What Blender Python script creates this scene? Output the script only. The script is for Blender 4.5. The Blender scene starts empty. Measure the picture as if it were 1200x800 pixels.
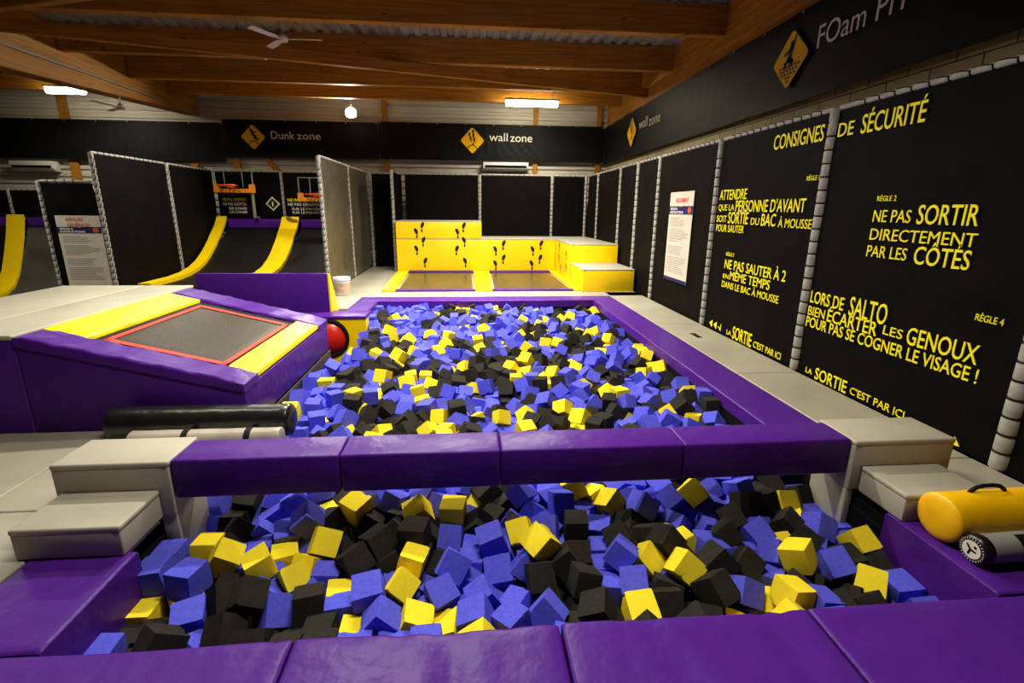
import bpy, bmesh, math, random
from mathutils import Vector, Matrix, Quaternion
PI = math.pi
random.seed(7)
SC = bpy.context.scene
COL = SC.collection

# ------------------------------------------------------------------ camera
cam_d = bpy.data.cameras.new('camera'); cam = bpy.data.objects.new('camera', cam_d); COL.objects.link(cam)
cam_d.sensor_width = 36.0; cam_d.lens = 580.85 / 1200 * 36.0; cam_d.clip_start = 0.05; cam_d.clip_end = 200
YAW, PITCH, ROLL = 0.088, 0.2598, 0.0096
_f = Vector((math.sin(YAW) * math.cos(PITCH), math.cos(YAW) * math.cos(PITCH), -math.sin(PITCH)))
_r = Vector((math.cos(YAW), -math.sin(YAW), 0)); _u = _r.cross(_f)
_r, _u = math.cos(ROLL) * _r + math.sin(ROLL) * _u, -math.sin(ROLL) * _r + math.cos(ROLL) * _u
cam.matrix_world = Matrix(((_r.x, _u.x, -_f.x, 0), (_r.y, _u.y, -_f.y, 0), (_r.z, _u.z, -_f.z, 1.7), (0, 0, 0, 1)))
SC.camera = cam

# ------------------------------------------------------------------ view, world, unseen overhead lights
SC.view_settings.view_transform = 'Standard'; SC.view_settings.look = 'None'
SC.view_settings.gamma = 1.0; SC.view_settings.use_curve_mapping = False
SC.view_settings.exposure = 0.0
W = bpy.data.worlds.new('world'); SC.world = W; W.use_nodes = True
W.node_tree.nodes['Background'].inputs[0].default_value = (1.0, 0.86, 0.66, 1)
W.node_tree.nodes['Background'].inputs[1].default_value = 0.02
WARM = (1.0, 0.94, 0.80)
def area_light(name, x, y, z, power, length=1.4, width=0.14, rot=0.0, color=WARM):
    d = bpy.data.lights.new(name, 'AREA'); d.shape = 'RECTANGLE'; d.size = length; d.size_y = width
    d.energy = power; d.color = color; d.spread = math.radians(156)
    o = bpy.data.objects.new(name, d); COL.objects.link(o); o.location = (x, y, z); o.rotation_euler = (0, 0, rot)
    return o
LIGHT_POWER = 195
for i, (x, y, k) in enumerate([(0.6, 10.1, 1.7), (-0.2, 9.0, 1.35), (-1.1, 5.6, 1.15), (-3.4, 7.6, .22), (-3.6, 4.6, .16), (-5.4, 11.6, .75), (0.2, 2.4, .6), (-10.0, 9.2, .8)]):  # unseen lights without fixtures; those over dunk lanes and near foam added to brighten
    area_light('area_light_%d' % i, x, y, 4.25, LIGHT_POWER * k)

# ------------------------------------------------------------------ materials
def mat(name, color, rough=0.6, spec=0.5, metal=0.0, noise=None, bump=None, coat=0.0, emit=None, estr=0.0, alpha=1.0):
    """noise=(scale, colour2, low, high): broad colour variation; bump=(scale, strength, distance)"""
    m = bpy.data.materials.new(name); m.use_nodes = True
    nt = m.node_tree; b = nt.nodes['Principled BSDF']
    b.inputs['Base Color'].default_value = (*color, 1); b.inputs['Roughness'].default_value = rough
    b.inputs['Specular IOR Level'].default_value = spec; b.inputs['Metallic'].default_value = metal
    b.inputs['Coat Weight'].default_value = coat
    tc = nt.nodes.new('ShaderNodeTexCoord')
    if noise:
        n = nt.nodes.new('ShaderNodeTexNoise'); n.inputs['Scale'].default_value = noise[0]; n.inputs['Detail'].default_value = 5
        nt.links.new(tc.outputs['Object'], n.inputs['Vector'])
        rp = nt.nodes.new('ShaderNodeValToRGB')
        rp.color_ramp.elements[0].position = noise[2]; rp.color_ramp.elements[1].position = noise[3]
        rp.color_ramp.elements[0].color = (*color, 1); rp.color_ramp.elements[1].color = (*noise[1], 1)
        nt.links.new(n.outputs['Fac'], rp.inputs['Fac']); nt.links.new(rp.outputs['Color'], b.inputs['Base Color'])
    if bump:
        n2 = nt.nodes.new('ShaderNodeTexNoise'); n2.inputs['Scale'].default_value = bump[0]; n2.inputs['Detail'].default_value = 3
        nt.links.new(tc.outputs['Object'], n2.inputs['Vector'])
        bp = nt.nodes.new('ShaderNodeBump'); bp.inputs['Strength'].default_value = bump[1]; bp.inputs['Distance'].default_value = bump[2]
        nt.links.new(n2.outputs['Fac'], bp.inputs['Height']); nt.links.new(bp.outputs['Normal'], b.inputs['Normal'])
    if emit:
        b.inputs['Emission Color'].default_value = (*emit, 1); b.inputs['Emission Strength'].default_value = estr
    return m
def srgb(r, g, b):
    f = lambda c: c / 255 / 12.92 if c / 255 <= 0.04045 else ((c / 255 + 0.055) / 1.055) ** 2.4
    return (f(r), f(g), f(b))
M = {}
M['purple'] = mat('purple_vinyl', srgb(78, 30, 132), 0.38, 0.13, noise=(3, srgb(74, 29, 128), .35, .7), bump=(7, .38, .03))
M['purple_side'] = M['purple']
M['yellow'] = mat('yellow_vinyl', srgb(255, 216, 4), 0.42, 0.4, noise=(2.5, srgb(250, 204, 2), .4, .75), bump=(7, .12, .015))
M['grey'] = mat('grey_vinyl', srgb(178, 172, 154), 0.5, 0.35, noise=(2, srgb(164, 158, 141), .35, .7), bump=(6, .1, .01))
M['floor'] = mat('grey_floor_vinyl', srgb(168, 162, 144), 0.45, 0.4, noise=(1.3, srgb(152, 146, 130), .35, .7), bump=(5, .12, .01))
M['tarp'] = mat('black_tarp', srgb(17, 15, 13), 0.6, 0.03, noise=(4, srgb(13, 12, 11), .4, .7), bump=(5, .25, .02))
M['banner'] = mat('black_banner_cloth', srgb(21, 21, 22), 0.5, 0.1, noise=(3, srgb(17, 17, 18), .4, .7), bump=(14, .15, .01))
M['mesh_black'] = mat('black_trampoline_cloth', srgb(70, 62, 52), 0.5, 0.2, noise=(60, srgb(50, 44, 36), .4, .6), bump=(220, .25, .002))
M['dark'] = mat('dark_void', srgb(16, 15, 15), 0.9, 0.1, noise=(4, srgb(12, 12, 12), .4, .6))
M['foam_pad'] = mat('grey_foam_sleeve', srgb(170, 166, 156), 0.6, 0.3, noise=(20, srgb(150, 146, 136), .4, .7))
M['cord'] = mat('black_cord', srgb(22, 21, 20), 0.7, 0.2, noise=(30, srgb(16, 15, 15), .4, .6))
M['yellow_print'] = mat('yellow_print', srgb(255, 240, 12), 0.55, 0.3, noise=(40, srgb(252, 234, 8), .4, .7))
M['white_print'] = mat('white_print', srgb(226, 222, 208), 0.55, 0.3, noise=(40, srgb(214, 210, 196), .4, .7))
M['black_print'] = mat('black_print', srgb(18, 16, 14), 0.55, 0.3, noise=(40, srgb(14, 13, 12), .4, .7))
M['grey_print'] = mat('grey_print', srgb(140, 134, 124), 0.6, 0.2, noise=(40, srgb(128, 122, 112), .4, .7))
M['orange_print'] = mat('orange_print', srgb(206, 92, 40), 0.6, 0.2, noise=(40, srgb(196, 84, 36), .4, .7))
M['navy_print'] = mat('navy_print', srgb(38, 32, 84), 0.6, 0.2, noise=(20, srgb(34, 28, 78), .4, .7))
M['paper'] = mat('poster_paper', srgb(206, 196, 178), 0.6, 0.3, noise=(5, srgb(198, 188, 170), .4, .7))
M['sign_yellow'] = mat('sign_yellow', srgb(238, 184, 12), 0.55, 0.1, noise=(8, srgb(230, 174, 10), .4, .7))
M['foam_blue'] = mat('blue_foam', srgb(92, 94, 222), 0.95, 0.1, noise=(9, srgb(82, 84, 208), .4, .7), bump=(38, .35, .008))
M['foam_yellow'] = mat('yellow_foam', srgb(255, 230, 52), 0.95, 0.1, noise=(9, srgb(252, 222, 42), .4, .7), bump=(38, .35, .008))
M['foam_black'] = mat('black_foam', srgb(50, 47, 42), 0.95, 0.1, noise=(9, srgb(42, 40, 36), .4, .7), bump=(38, .35, .008))
M['red'] = mat('red_vinyl', srgb(222, 40, 26), 0.3, 0.5, noise=(5, srgb(208, 34, 22), .4, .7))
M['red_line'] = mat('red_webbing', srgb(214, 62, 40), 0.55, 0.3, noise=(30, srgb(196, 54, 36), .4, .7))
M['orange'] = mat('orange_padding', srgb(246, 150, 20), 0.45, 0.4, noise=(6, srgb(236, 140, 16), .4, .7))
M['rim'] = mat('orange_red_steel', srgb(226, 78, 24), 0.4, 0.5, noise=(10, srgb(214, 70, 20), .4, .7))
M['black_vinyl'] = mat('black_vinyl', srgb(24, 23, 22), 0.28, 0.6, noise=(6, srgb(20, 19, 18), .4, .7), bump=(14, .25, .015))
M['silver_vinyl'] = mat('silver_vinyl', srgb(176, 166, 150), 0.32, 0.6, noise=(6, srgb(160, 150, 136), .4, .7), bump=(14, .2, .01))
M['grey_roll'] = mat('grey_roll_vinyl', srgb(142, 142, 138), 0.4, 0.5, noise=(6, srgb(130, 130, 126), .4, .7), bump=(12, .15, .01))
M['roll_yellow'] = mat('golden_yellow_vinyl', srgb(255, 196, 4), 0.38, 0.5, noise=(5, srgb(238, 174, 6), .4, .7), bump=(10, .2, .012))
M['white_plastic'] = mat('white_plastic', srgb(222, 216, 204), 0.4, 0.5, noise=(6, srgb(212, 206, 194), .4, .7))
M['grey_metal'] = mat('grey_painted_metal', srgb(150, 146, 136), 0.45, 0.5, 0.2, noise=(8, srgb(138, 134, 124), .4, .7))
M['lamp'] = mat('lamp_diffuser', (1, 1, 1), 0.5, 0.2, emit=(1.0, 0.9, 0.68), estr=45.0, noise=(5, (.95, .95, .95), .4, .7))
M['flood'] = mat('floodlight_lens', (1, 1, 1), 0.5, 0.2, emit=(1.0, 0.96, 0.86), estr=60.0, noise=(5, (.95, .95, .95), .4, .7))
M['bucket_print'] = mat('bucket_print', srgb(206, 168, 142), 0.5, 0.3, noise=(14, srgb(150, 150, 120), .4, .7))

def wood_mat():
    m = bpy.data.materials.new('glulam_wood'); m.use_nodes = True; nt = m.node_tree; b = nt.nodes['Principled BSDF']
    tc = nt.nodes.new('ShaderNodeTexCoord'); mp = nt.nodes.new('ShaderNodeMapping'); mp.inputs['Scale'].default_value = (.5, .5, 9)
    nt.links.new(tc.outputs['Object'], mp.inputs['Vector'])
    n = nt.nodes.new('ShaderNodeTexNoise'); n.inputs['Scale'].default_value = 2.5; n.inputs['Detail'].default_value = 6
    nt.links.new(mp.outputs['Vector'], n.inputs['Vector'])
    rp = nt.nodes.new('ShaderNodeValToRGB'); rp.color_ramp.elements[0].position = .3; rp.color_ramp.elements[1].position = .72
    rp.color_ramp.elements[0].color = (*srgb(142, 92, 26), 1); rp.color_ramp.elements[1].color = (*srgb(186, 128, 42), 1)
    nt.links.new(n.outputs['Fac'], rp.inputs['Fac'])
    # dark knots
    v = nt.nodes.new('ShaderNodeTexVoronoi'); v.inputs['Scale'].default_value = 1.0
    mp2 = nt.nodes.new('ShaderNodeMapping'); mp2.inputs['Scale'].default_value = (2.2, 2.2, 7)
    nt.links.new(tc.outputs['Object'], mp2.inputs['Vector']); nt.links.new(mp2.outputs['Vector'], v.inputs['Vector'])
    k = nt.nodes.new('ShaderNodeValToRGB'); k.color_ramp.elements[0].position = .05; k.color_ramp.elements[1].position = .13
    k.color_ramp.elements[0].color = (*srgb(120, 76, 36), 1); k.color_ramp.elements[1].color = (1, 1, 1, 1)
    nt.links.new(v.outputs['Distance'], k.inputs['Fac'])
    mx = nt.nodes.new('ShaderNodeMixRGB'); mx.blend_type = 'MULTIPLY'; mx.inputs['Fac'].default_value = .8
    nt.links.new(rp.outputs['Color'], mx.inputs['Color1']); nt.links.new(k.outputs['Color'], mx.inputs['Color2'])
    nt.links.new(mx.outputs['Color'], b.inputs['Base Color'])
    b.inputs['Roughness'].default_value = .62; b.inputs['Specular IOR Level'].default_value = .2
    return m
M['wood'] = wood_mat()
def block_mat():
    m = bpy.data.materials.new('concrete_block'); m.use_nodes = True; nt = m.node_tree; b = nt.nodes['Principled BSDF']
    tc = nt.nodes.new('ShaderNodeTexCoord'); mp = nt.nodes.new('ShaderNodeMapping')
    mp.inputs['Rotation'].default_value = (PI / 2, 0, PI / 2)
    sep = nt.nodes.new('ShaderNodeSeparateXYZ'); cb = nt.nodes.new('ShaderNodeCombineXYZ')
    nt.links.new(tc.outputs['Object'], sep.inputs[0]); nt.links.new(sep.outputs['Y'], cb.inputs['X']); nt.links.new(sep.outputs['Z'], cb.inputs['Y'])
    br = nt.nodes.new('ShaderNodeTexBrick'); br.inputs['Scale'].default_value = 1.0
    br.inputs['Brick Width'].default_value = .5; br.inputs['Row Height'].default_value = .2; br.inputs['Mortar Size'].default_value = .008
    br.inputs['Color1'].default_value = (*srgb(170, 151, 112), 1); br.inputs['Color2'].default_value = (*srgb(150, 134, 100), 1); br.inputs['Mortar'].default_value = (*srgb(72, 64, 48), 1)
    nt.links.new(cb.outputs[0], br.inputs['Vector']); nt.links.new(br.outputs['Color'], b.inputs['Base Color'])
    n = nt.nodes.new('ShaderNodeTexNoise'); n.inputs['Scale'].default_value = 60; nt.links.new(tc.outputs['Object'], n.inputs['Vector'])
    bp = nt.nodes.new('ShaderNodeBump'); bp.inputs['Strength'].default_value = .4; bp.inputs['Distance'].default_value = .01
    nt.links.new(n.outputs['Fac'], bp.inputs['Height']); nt.links.new(bp.outputs['Normal'], b.inputs['Normal'])
    b.inputs['Roughness'].default_value = .9
    return m
M['block'] = block_mat()
M['cladding'] = mat('grey_cladding', srgb(196, 190, 174), 0.45, 0.4, noise=(1.2, srgb(184, 178, 162), .4, .7))
M['deck'] = mat('steel_deck', srgb(150, 146, 132), 0.45, 0.5, 0.1, noise=(2, srgb(132, 128, 116), .4, .7))
def clear_mat():
    m = bpy.data.materials.new('clear_acrylic'); m.use_nodes = True; nt = m.node_tree
    b = nt.nodes['Principled BSDF']; b.inputs['Transmission Weight'].default_value = 1.0; b.inputs['Roughness'].default_value = .05
    b.inputs['IOR'].default_value = 1.1; b.inputs['Base Color'].default_value = (.95, .95, .95, 1)
    return m
M['clear'] = clear_mat()

# ------------------------------------------------------------------ helpers
def bm_new(): return bmesh.new()
def add_box(bm, x0, x1, y0, y1, z0, z1, bevel=0.0, seg=2, mi=0):
    vs = [bm.verts.new((x, y, z)) for x in (x0, x1) for y in (y0, y1) for z in (z0, z1)]
    fs = [bm.faces.new([vs[i] for i in q]) for q in ((0, 1, 3, 2), (4, 6, 7, 5), (0, 4, 5, 1), (2, 3, 7, 6), (0, 2, 6, 4), (1, 5, 7, 3))]
    for f in fs: f.material_index = mi
    if bevel:
        es = list({e for f in fs for e in f.edges})
        r = bmesh.ops.bevel(bm, geom=es, offset=bevel, segments=seg, affect='EDGES', profile=.5)
        for f in r['faces']: f.material_index = mi
    return vs
def add_prism(bm, pts, d, bevel=0.0, seg=2):
    """convex or concave polygon pts (3-D, planar) extruded by vector d"""
    a = [bm.verts.new(p) for p in pts]; b = [bm.verts.new(Vector(p) + Vector(d)) for p in pts]
    n = len(pts); fs = [bm.faces.new(a[::-1]), bm.faces.new(b)]
    for i in range(n): fs.append(bm.faces.new((a[i], a[(i + 1) % n], b[(i + 1) % n], b[i])))
    bmesh.ops.recalc_face_normals(bm, faces=fs)
    if bevel:
        es = list({e for f in fs for e in f.edges})
        bmesh.ops.bevel(bm, geom=es, offset=bevel, segments=seg, affect='EDGES', profile=.5)
def frame(d):
    d = Vector(d).normalized(); t = Vector((0, 0, 1)) if abs(d.z) < .9 else Vector((1, 0, 0))
    a = d.cross(t).normalized(); return a, d.cross(a).normalized(), d
def add_rings(bm, rings, close_ends=True):
    """rings: list of lists of points; skinned in order"""
    R = [[bm.verts.new(p) for p in r] for r in rings]; n = len(R[0])
    for i in range(len(R) - 1):
        for j in range(n):
            bm.faces.new((R[i][j], R[i][(j + 1) % n], R[i + 1][(j + 1) % n], R[i + 1][j]))
    if close_ends:
        bm.faces.new(R[0][::-1]); bm.faces.new(R[-1])
def add_lathe(bm, p0, d, prof, n=20):
    """prof: list of (t along d, radius)"""
    a, b, d = frame(d); p0 = Vector(p0)
    add_rings(bm, [[p0 + d * t + (a * math.cos(2 * PI * k / n) + b * math.sin(2 * PI * k / n)) * max(r, 1e-4) for k in range(n)] for t, r in prof])
def add_tube(bm, pts, r, n=10):
    pts = [Vector(p) for p in pts]; rings = []; prev = None
    for i, p in enumerate(pts):
        d = (pts[min(i + 1, len(pts) - 1)] - pts[max(i - 1, 0)]).normalized()
        if prev is None: a, b, _ = frame(d)
        else:
            a = (prev - d * prev.dot(d)).normalized(); b = d.cross(a)
        prev = a
        rings.append([p + (a * math.cos(2 * PI * k / n) + b * math.sin(2 * PI * k / n)) * r for k in range(n)])
    add_rings(bm, rings)
def add_torus(bm, c, d, R, r, n=20, m=6, a0=0.0, a1=2 * PI):
    a, b, d = frame(d); c = Vector(c); full = abs(a1 - a0 - 2 * PI) < 1e-6
    k = n if full else n + 1; rings = []
    for i in range(k):
        t = a0 + (a1 - a0) * i / n; e = a * math.cos(t) + b * math.sin(t)
        rings.append([c + e * (R + r * math.cos(2 * PI * j / m)) + d * r * math.sin(2 * PI * j / m) for j in range(m)])
    V = [[bm.verts.new(p) for p in rr] for rr in rings]
    for i in range(k if full else k - 1):
        A, B = V[i], V[(i + 1) % k]
        for j in range(m): bm.faces.new((A[j], A[(j + 1) % m], B[(j + 1) % m], B[j]))
    if not full: bm.faces.new(V[0][::-1]); bm.faces.new(V[-1])
def obj(name, bm, m, parent=None, smooth=False, recalc=True):
    if recalc: bmesh.ops.recalc_face_normals(bm, faces=bm.faces[:])
    me = bpy.data.meshes.new(name); bm.to_mesh(me); bm.free()
    if smooth:
        for p in me.polygons: p.use_smooth = True
        try: me.set_sharp_from_angle(angle=math.radians(40))
        except Exception: pass
    for k in (m if isinstance(m, (list, tuple)) else [m]): me.materials.append(k)
    o = bpy.data.objects.new(name, me); COL.objects.link(o)
    if parent is not None:
        o.parent = parent; o.matrix_parent_inverse = Matrix.Translation(-parent.location) if parent.rotation_euler[2] == 0 else parent.matrix_basis.inverted()
    return o
def thing(name, label, cat, loc=(0, 0, 0), group=None, kind=None):
    o = bpy.data.objects.new(name, None); COL.objects.link(o); o.location = loc; o.empty_display_size = .1
    return tag(o, label, cat, group, kind)
def tag(o, label, cat, group=None, kind=None):
    o['label'] = label; o['category'] = cat
    if group: o['group'] = group
    if kind: o['kind'] = kind
    return o
def setting(name, bm, m, label, cat):
    return tag(obj(name, bm, m), label, cat, kind='structure')

# text: each entry is laid to an exact box; returns a bmesh in the plane's own axes
_tc = bpy.data.curves.new('lettering_source', 'FONT')
_to = bpy.data.objects.new('lettering_source', _tc); COL.objects.link(_to)
def add_text(bm, s, origin, ax, ay, width, height, weight=0.0, depth=0.004, mi=0):
    """s with its cap height = height and total width = width; origin = left end of the baseline"""
    _tc.body = s; _tc.size = 1.0; _tc.offset = weight; _tc.extrude = 0.0; _tc.resolution_u = 3; _tc.space_character = 1.0
    dg = bpy.context.evaluated_depsgraph_get(); dg.update()
    ev = _to.evaluated_get(dg); me = ev.to_mesh()
    co = [v.co.copy() for v in me.vertices]; polys = [list(p.vertices) for p in me.polygons]
    ev.to_mesh_clear()
    if not co: return
    x0 = min(c.x for c in co); x1 = max(c.x for c in co)
    sx = width / (x1 - x0); sy = height / 0.73
    ax = Vector(ax); ay = Vector(ay); az = ax.cross(ay); o = Vector(origin)
    vs = [bm.verts.new(o + ax * ((c.x - x0) * sx) + ay * (c.y * sy) + az * depth) for c in co]
    for p in polys:
        try:
            f = bm.faces.new([vs[i] for i in p]); f.material_index = mi
        except ValueError: pass
def thicken(bm, d):
    """give flat lettering a back and sides"""
    fs = bm.faces[:]
    r = bmesh.ops.extrude_face_region(bm, geom=fs)
    bmesh.ops.translate(bm, verts=[g for g in r['geom'] if isinstance(g, bmesh.types.BMVert)], vec=d)
def flat_poly(bm, pts, origin, ax, ay, off, mi=0):
    ax = Vector(ax); ay = Vector(ay); az = ax.cross(ay); o = Vector(origin)
    f = bm.faces.new([bm.verts.new(o + ax * x + ay * y + az * off) for x, y in pts]); f.material_index = mi
    return f

# ================================================================== SETTING
# floor: grey padded mats with fine joints
bm = bm_new(); J = .004
def mats(x0, x1, y0, y1, xs=(), ys=()):
    X = [x0] + list(xs) + [x1]; Y = [y0] + list(ys) + [y1]
    for i in range(len(X) - 1):
        for j in range(len(Y) - 1):
            add_box(bm, X[i] + J, X[i + 1] - J, Y[j] + J, Y[j + 1] - J, -.06, 0, .006, 1)
mats(-7, -2.83, .3, 3.83, (-4.9,), (1.4, 2.73))
mats(-2.83, -1.76, 2.73, 3.83, (-2.3,))
mats(-2.83, -2.2, .3, 2.73)
mats(-2.2, -1.78, 2.34, 2.73)
mats(2.62, 3.6, 2.38, 2.95)
mats(2.9, 3.6, 2.95, 10.4, (), (4.9, 7.3, 9.0))
mats(-2.12, 3.6, 9.95, 10.4, (-.5, 1.2, 2.4))
mats(-2.9, -2.12, 8.75, 10.4)
mats(-2.9, 3.6, 10.4, 15.4, (-1.86, .35, 2.45), (12.5, 14.0))
setting('floor', bm, M['floor'], 'pale grey padded floor mats with fine joints around the foam pit', 'floor')
bm = bm_new()
add_box(bm, -8.3, -2.91, 6.4, 16.1, -.12, -.02); add_box(bm, -16, -8.31, 3.9, 16.1, -.85, -.75); add_box(bm, -8.3, -2.98, 3.9, 6.4, -.12, -.062); add_box(bm, -7.1, 4.3, -1, .62, -.12, -.062)
add_box(bm, -2.91, 4.3, 10.0, 16.1, -.12, -.062); add_box(bm, -7.1, -2.2, .62, 3.9, -.12, -.062); add_box(bm, 3.61, 4.3, .62, 10, -.12, -.062)
add_box(bm, 2.45, 3.61, .62, 10, -.12, -.062); add_box(bm, -2.2, 2.45, .62, 1.7, -.12, -.085)
setting('floor_base', bm, M['dark'], 'dark hall floor showing beyond the grey mats', 'floor')
bm = bm_new()   # foam pit tank
add_box(bm, -3.0, 2.46, 1.68, 9.5, -1.0, -.95)
add_box(bm, 2.435, 2.46, 1.7, 9.5, -.95, -.13); add_box(bm, -1.79, -1.765, 1.7, 6.2, -.95, -.13); add_box(bm, -3.0, -2.98, 6.2, 8.0, -.95, -.13)
add_box(bm, -1.77, 2.43, 1.69, 1.715, -.95, -.13); add_box(bm, -1.77, 2.43, 9.465, 9.49, -.95, -.13); add_box(bm, -3.0, -1.77, 6.17, 6.2, -.95, -.13)
setting('trim_1', bm, M['dark'], 'dark sunken tank of the foam pit', 'foam pit')

# walls
bm = bm_new(); add_box(bm, 4.3, 4.5, -1, 16.3, -.1, 5.2)
setting('wall_right', bm, M['block'], 'bare concrete block wall behind the lettered panels', 'wall')
bm = bm_new()   # horizontally ribbed cladding
z = -.1
while z < 5.1:
    add_prism(bm, [(-16, 16.1, z), (-16, 16.06, z + .02), (-16, 16.06, z + .11), (-16, 16.1, z + .13), (-16, 16.1, z + .2), (-16, 16.2, z + .2), (-16, 16.2, z)], (20.3, 0, 0)); z += .2
setting('wall_back', bm, M['cladding'], 'grey ribbed metal cladding wall at the far end', 'wall')
bm = bm_new(); add_box(bm, -16.2, -16.0, -1, 16.3, -.9, 5.2)
setting('wall_left', bm, M['cladding'], 'grey metal cladding wall on the far side of the dunk lanes', 'wall')
bm = bm_new()   # trapezoid steel deck, ribs along the hall
x = -16.0
while x < 4.4:
    add_prism(bm, [(x, -1, 5.0), (x + .03, -1, 4.955), (x + .13, -1, 4.955), (x + .16, -1, 5.0), (x + .25, -1, 5.0), (x + .25, -1, 5.04), (x, -1, 5.04)], (0, 17.3, 0)); x += .25
setting('ceiling', bm, M['deck'], 'corrugated steel roof deck above the timber beams', 'ceiling')
PUR = [6.75, 8.86, 11.02, 13.02, 14.56]
ordn = ['nearest', 'second', 'third', 'fourth', 'farthest']
for i, y in enumerate(PUR):
    for k, (xa, xb, where) in enumerate([(-7.58, 4.28, 'spanning over the foam pit'), (-16, -8.02, 'beyond the long girder on the dunk side')]):
        bm = bm_new(); add_box(bm, xa, xb, y, y + .16, 4.5, 4.955, .008, 1)
        setting('ceiling_beam', bm, M['wood'], '%s brown glulam roof beam %s' % (ordn[i], where), 'roof beam')
bm = bm_new(); add_prism(bm, [(-8.0, 2, 4.97), (-8.0, 2, 3.75), (-8.0, 9.9, 3.9), (-8.0, 16.05, 4.22), (-8.0, 16.05, 4.97)], (.4, 0, 0), .01, 1)
setting('ceiling_girder', bm, M['wood'], 'dark timber girder running the length of the hall over the dunk lanes', 'girder')
bm = bm_new(); add_tube(bm, [(-7.57, 2, 4.25), (-7.57, 16.0, 4.27)], .02, 8)
tag(obj('conduit_pipe', bm, M['grey_metal'], smooth=True), 'thin pale conduit pipe clipped along the long dark girder', 'pipe')
bm = bm_new(); add_box(bm, 4.27, 4.6, 1, 16.05, 4.05, 4.97, .01, 1)
setting('ceiling_girder', bm, M['wood'], 'timber girder above the long banner on the lettered wall', 'girder')
def brace(p, q, label, w=.12, z0=4.3, z1=4.49):
    bm = bm_new(); p = Vector((*p, 0)); q = Vector((*q, 0)); d = (q - p).normalized(); n = Vector((-d.y, d.x, 0)) * w / 2
    add_prism(bm, [(p + n + Vector((0, 0, z0))), (p - n + Vector((0, 0, z0))), (q - n + Vector((0, 0, z0))), (q + n + Vector((0, 0, z0)))], (0, 0, z1 - z0), .006, 1)
    setting('ceiling_brace', bm, M['wood'], label, 'roof brace')
brace((-7.58, 9.2), (4.26, 12.56), 'long diagonal timber brace crossing under the roof beams')
brace((-7.58, 8.8), (-1.0, 6.43), 'short diagonal timber brace in the near corner above the dunk lanes')
# uprights of the back wall
for nm, x, w, lab in [('wall_post', -2.4, .16, 'orange timber post on the far wall above the bright side panel'), ('wall_post', 2.07, .14, 'orange timber post on the far wall beside the air conditioner'),
                      ('wall_post', -11.2, .24, 'thick orange timber post on the far wall above the rules poster'), ('wall_post', 4.02, .16, 'timber post in the far corner under the wall banner')]:
    bm = bm_new(); add_box(bm, x - w / 2, x + w / 2, 15.99, 16.06, 0, 4.9, .006, 1); setting(nm, bm, M['wood'], lab, 'timber post')
for (xa, za, xb, zb, lab) in [(-8.25, 2.5, -7.75, 3.25, 'slanting timber strut above the dark partition'), (-6.8, 2.5, -6.85, 3.25, 'upright timber strut behind the first basketball hoop'), (-5.5, 2.5, -6.1, 3.25, 'slanting timber strut between the two basketball hoops')]:
    bm = bm_new(); add_prism(bm, [(xa, 15.97, za), (xa + .2, 15.97, za), (xb + .2, 15.97, zb), (xb, 15.97, zb)], (0, .08, 0)); setting('wall_strut', bm, M['wood'], lab, 'timber strut')

# ================================================================== PADS AROUND THE PIT
def pad(name, label, x0, x1, y0, y1, z0=-.3, z1=0.0, m='purple', wrinkle=0.0, group=None, cat='pit pad', hull=None):
    """vinyl pad: rounded box with a finely divided, softly creased top"""
    bm = bm_new(); nx = max(2, int((x1 - x0) / .05)); ny = max(2, int((y1 - y0) / .05)); nx = min(nx, 60); ny = min(ny, 80)
    r = .022; xs = [x0 + .004, x0 + .010] + [x0 + r + (x1 - x0 - 2 * r) * i / nx for i in range(nx + 1)] + [x1 - .010, x1 - .004]
    ys = [y0 + .004, y0 + .010] + [y0 + r + (y1 - y0 - 2 * r) * i / ny for i in range(ny + 1)] + [y1 - .010, y1 - .004]
    rnd = random.Random(hash((round(x0 * 100), round(y0 * 100))) & 0xffff)
    folds = [(rnd.uniform(x0, x1), rnd.uniform(-.25, .25), rnd.uniform(.02, .04), rnd.uniform(.5, 1)) for _ in range(int(3 + (x1 - x0) * 2))]
    def edge(u, a, b):
        t = min(u - a, b - u); return 0 if t > r else -r * (1 - math.sqrt(max(0, 1 - ((r - t) / r) ** 2)))
    V = []
    for x in xs:
        row = []
        for y in ys:
            z = z1 + max(edge(x, x0, x1) + edge(y, y0, y1), -.02)
            if wrinkle:
                for fx, sl, w, am in folds:
                    dd = (x - fx - sl * (y - (y0 + y1) / 2)) / w
                    z -= wrinkle * am * math.exp(-dd * dd)
                z += wrinkle * .4 * math.sin(x * 5 + y * 3)
            row.append(bm.verts.new((x, y, z)))
        V.append(row)
    for i in range(len(xs) - 1):
        for j in range(len(ys) - 1): bm.faces.new((V[i][j], V[i + 1][j], V[i + 1][j + 1], V[i][j + 1]))
    loop = [V[i][0] for i in range(len(xs))] + [V[-1][j] for j in range(1, len(ys))] + [V[i][-1] for i in range(len(xs) - 2, -1, -1)] + [V[0][j] for j in range(len(ys) - 2, 0, -1)]
    low = [bm.verts.new((v.co.x, v.co.y, z0)) for v in loop]
    n = len(loop)
    for i in range(n): bm.faces.new((loop[i], low[i], low[(i + 1) % n], loop[(i + 1) % n]))
    bm.faces.new(low)
    return tag(obj(name, bm, M[m], smooth=True), label, cat, group)
PG = 'purple vinyl pads edging the foam pit'
pad('pit_edge_pad', 'purple vinyl pad at the near corner below the two grey steps by the bare mats', -3.4, -.73, .7, 1.715, wrinkle=.014, group=PG)
pad('pit_edge_pad', 'creased glossy purple pad of the near pit edge, second from the bare-mat side', -.727, .366, .7, 1.715, wrinkle=.016, group=PG)
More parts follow.
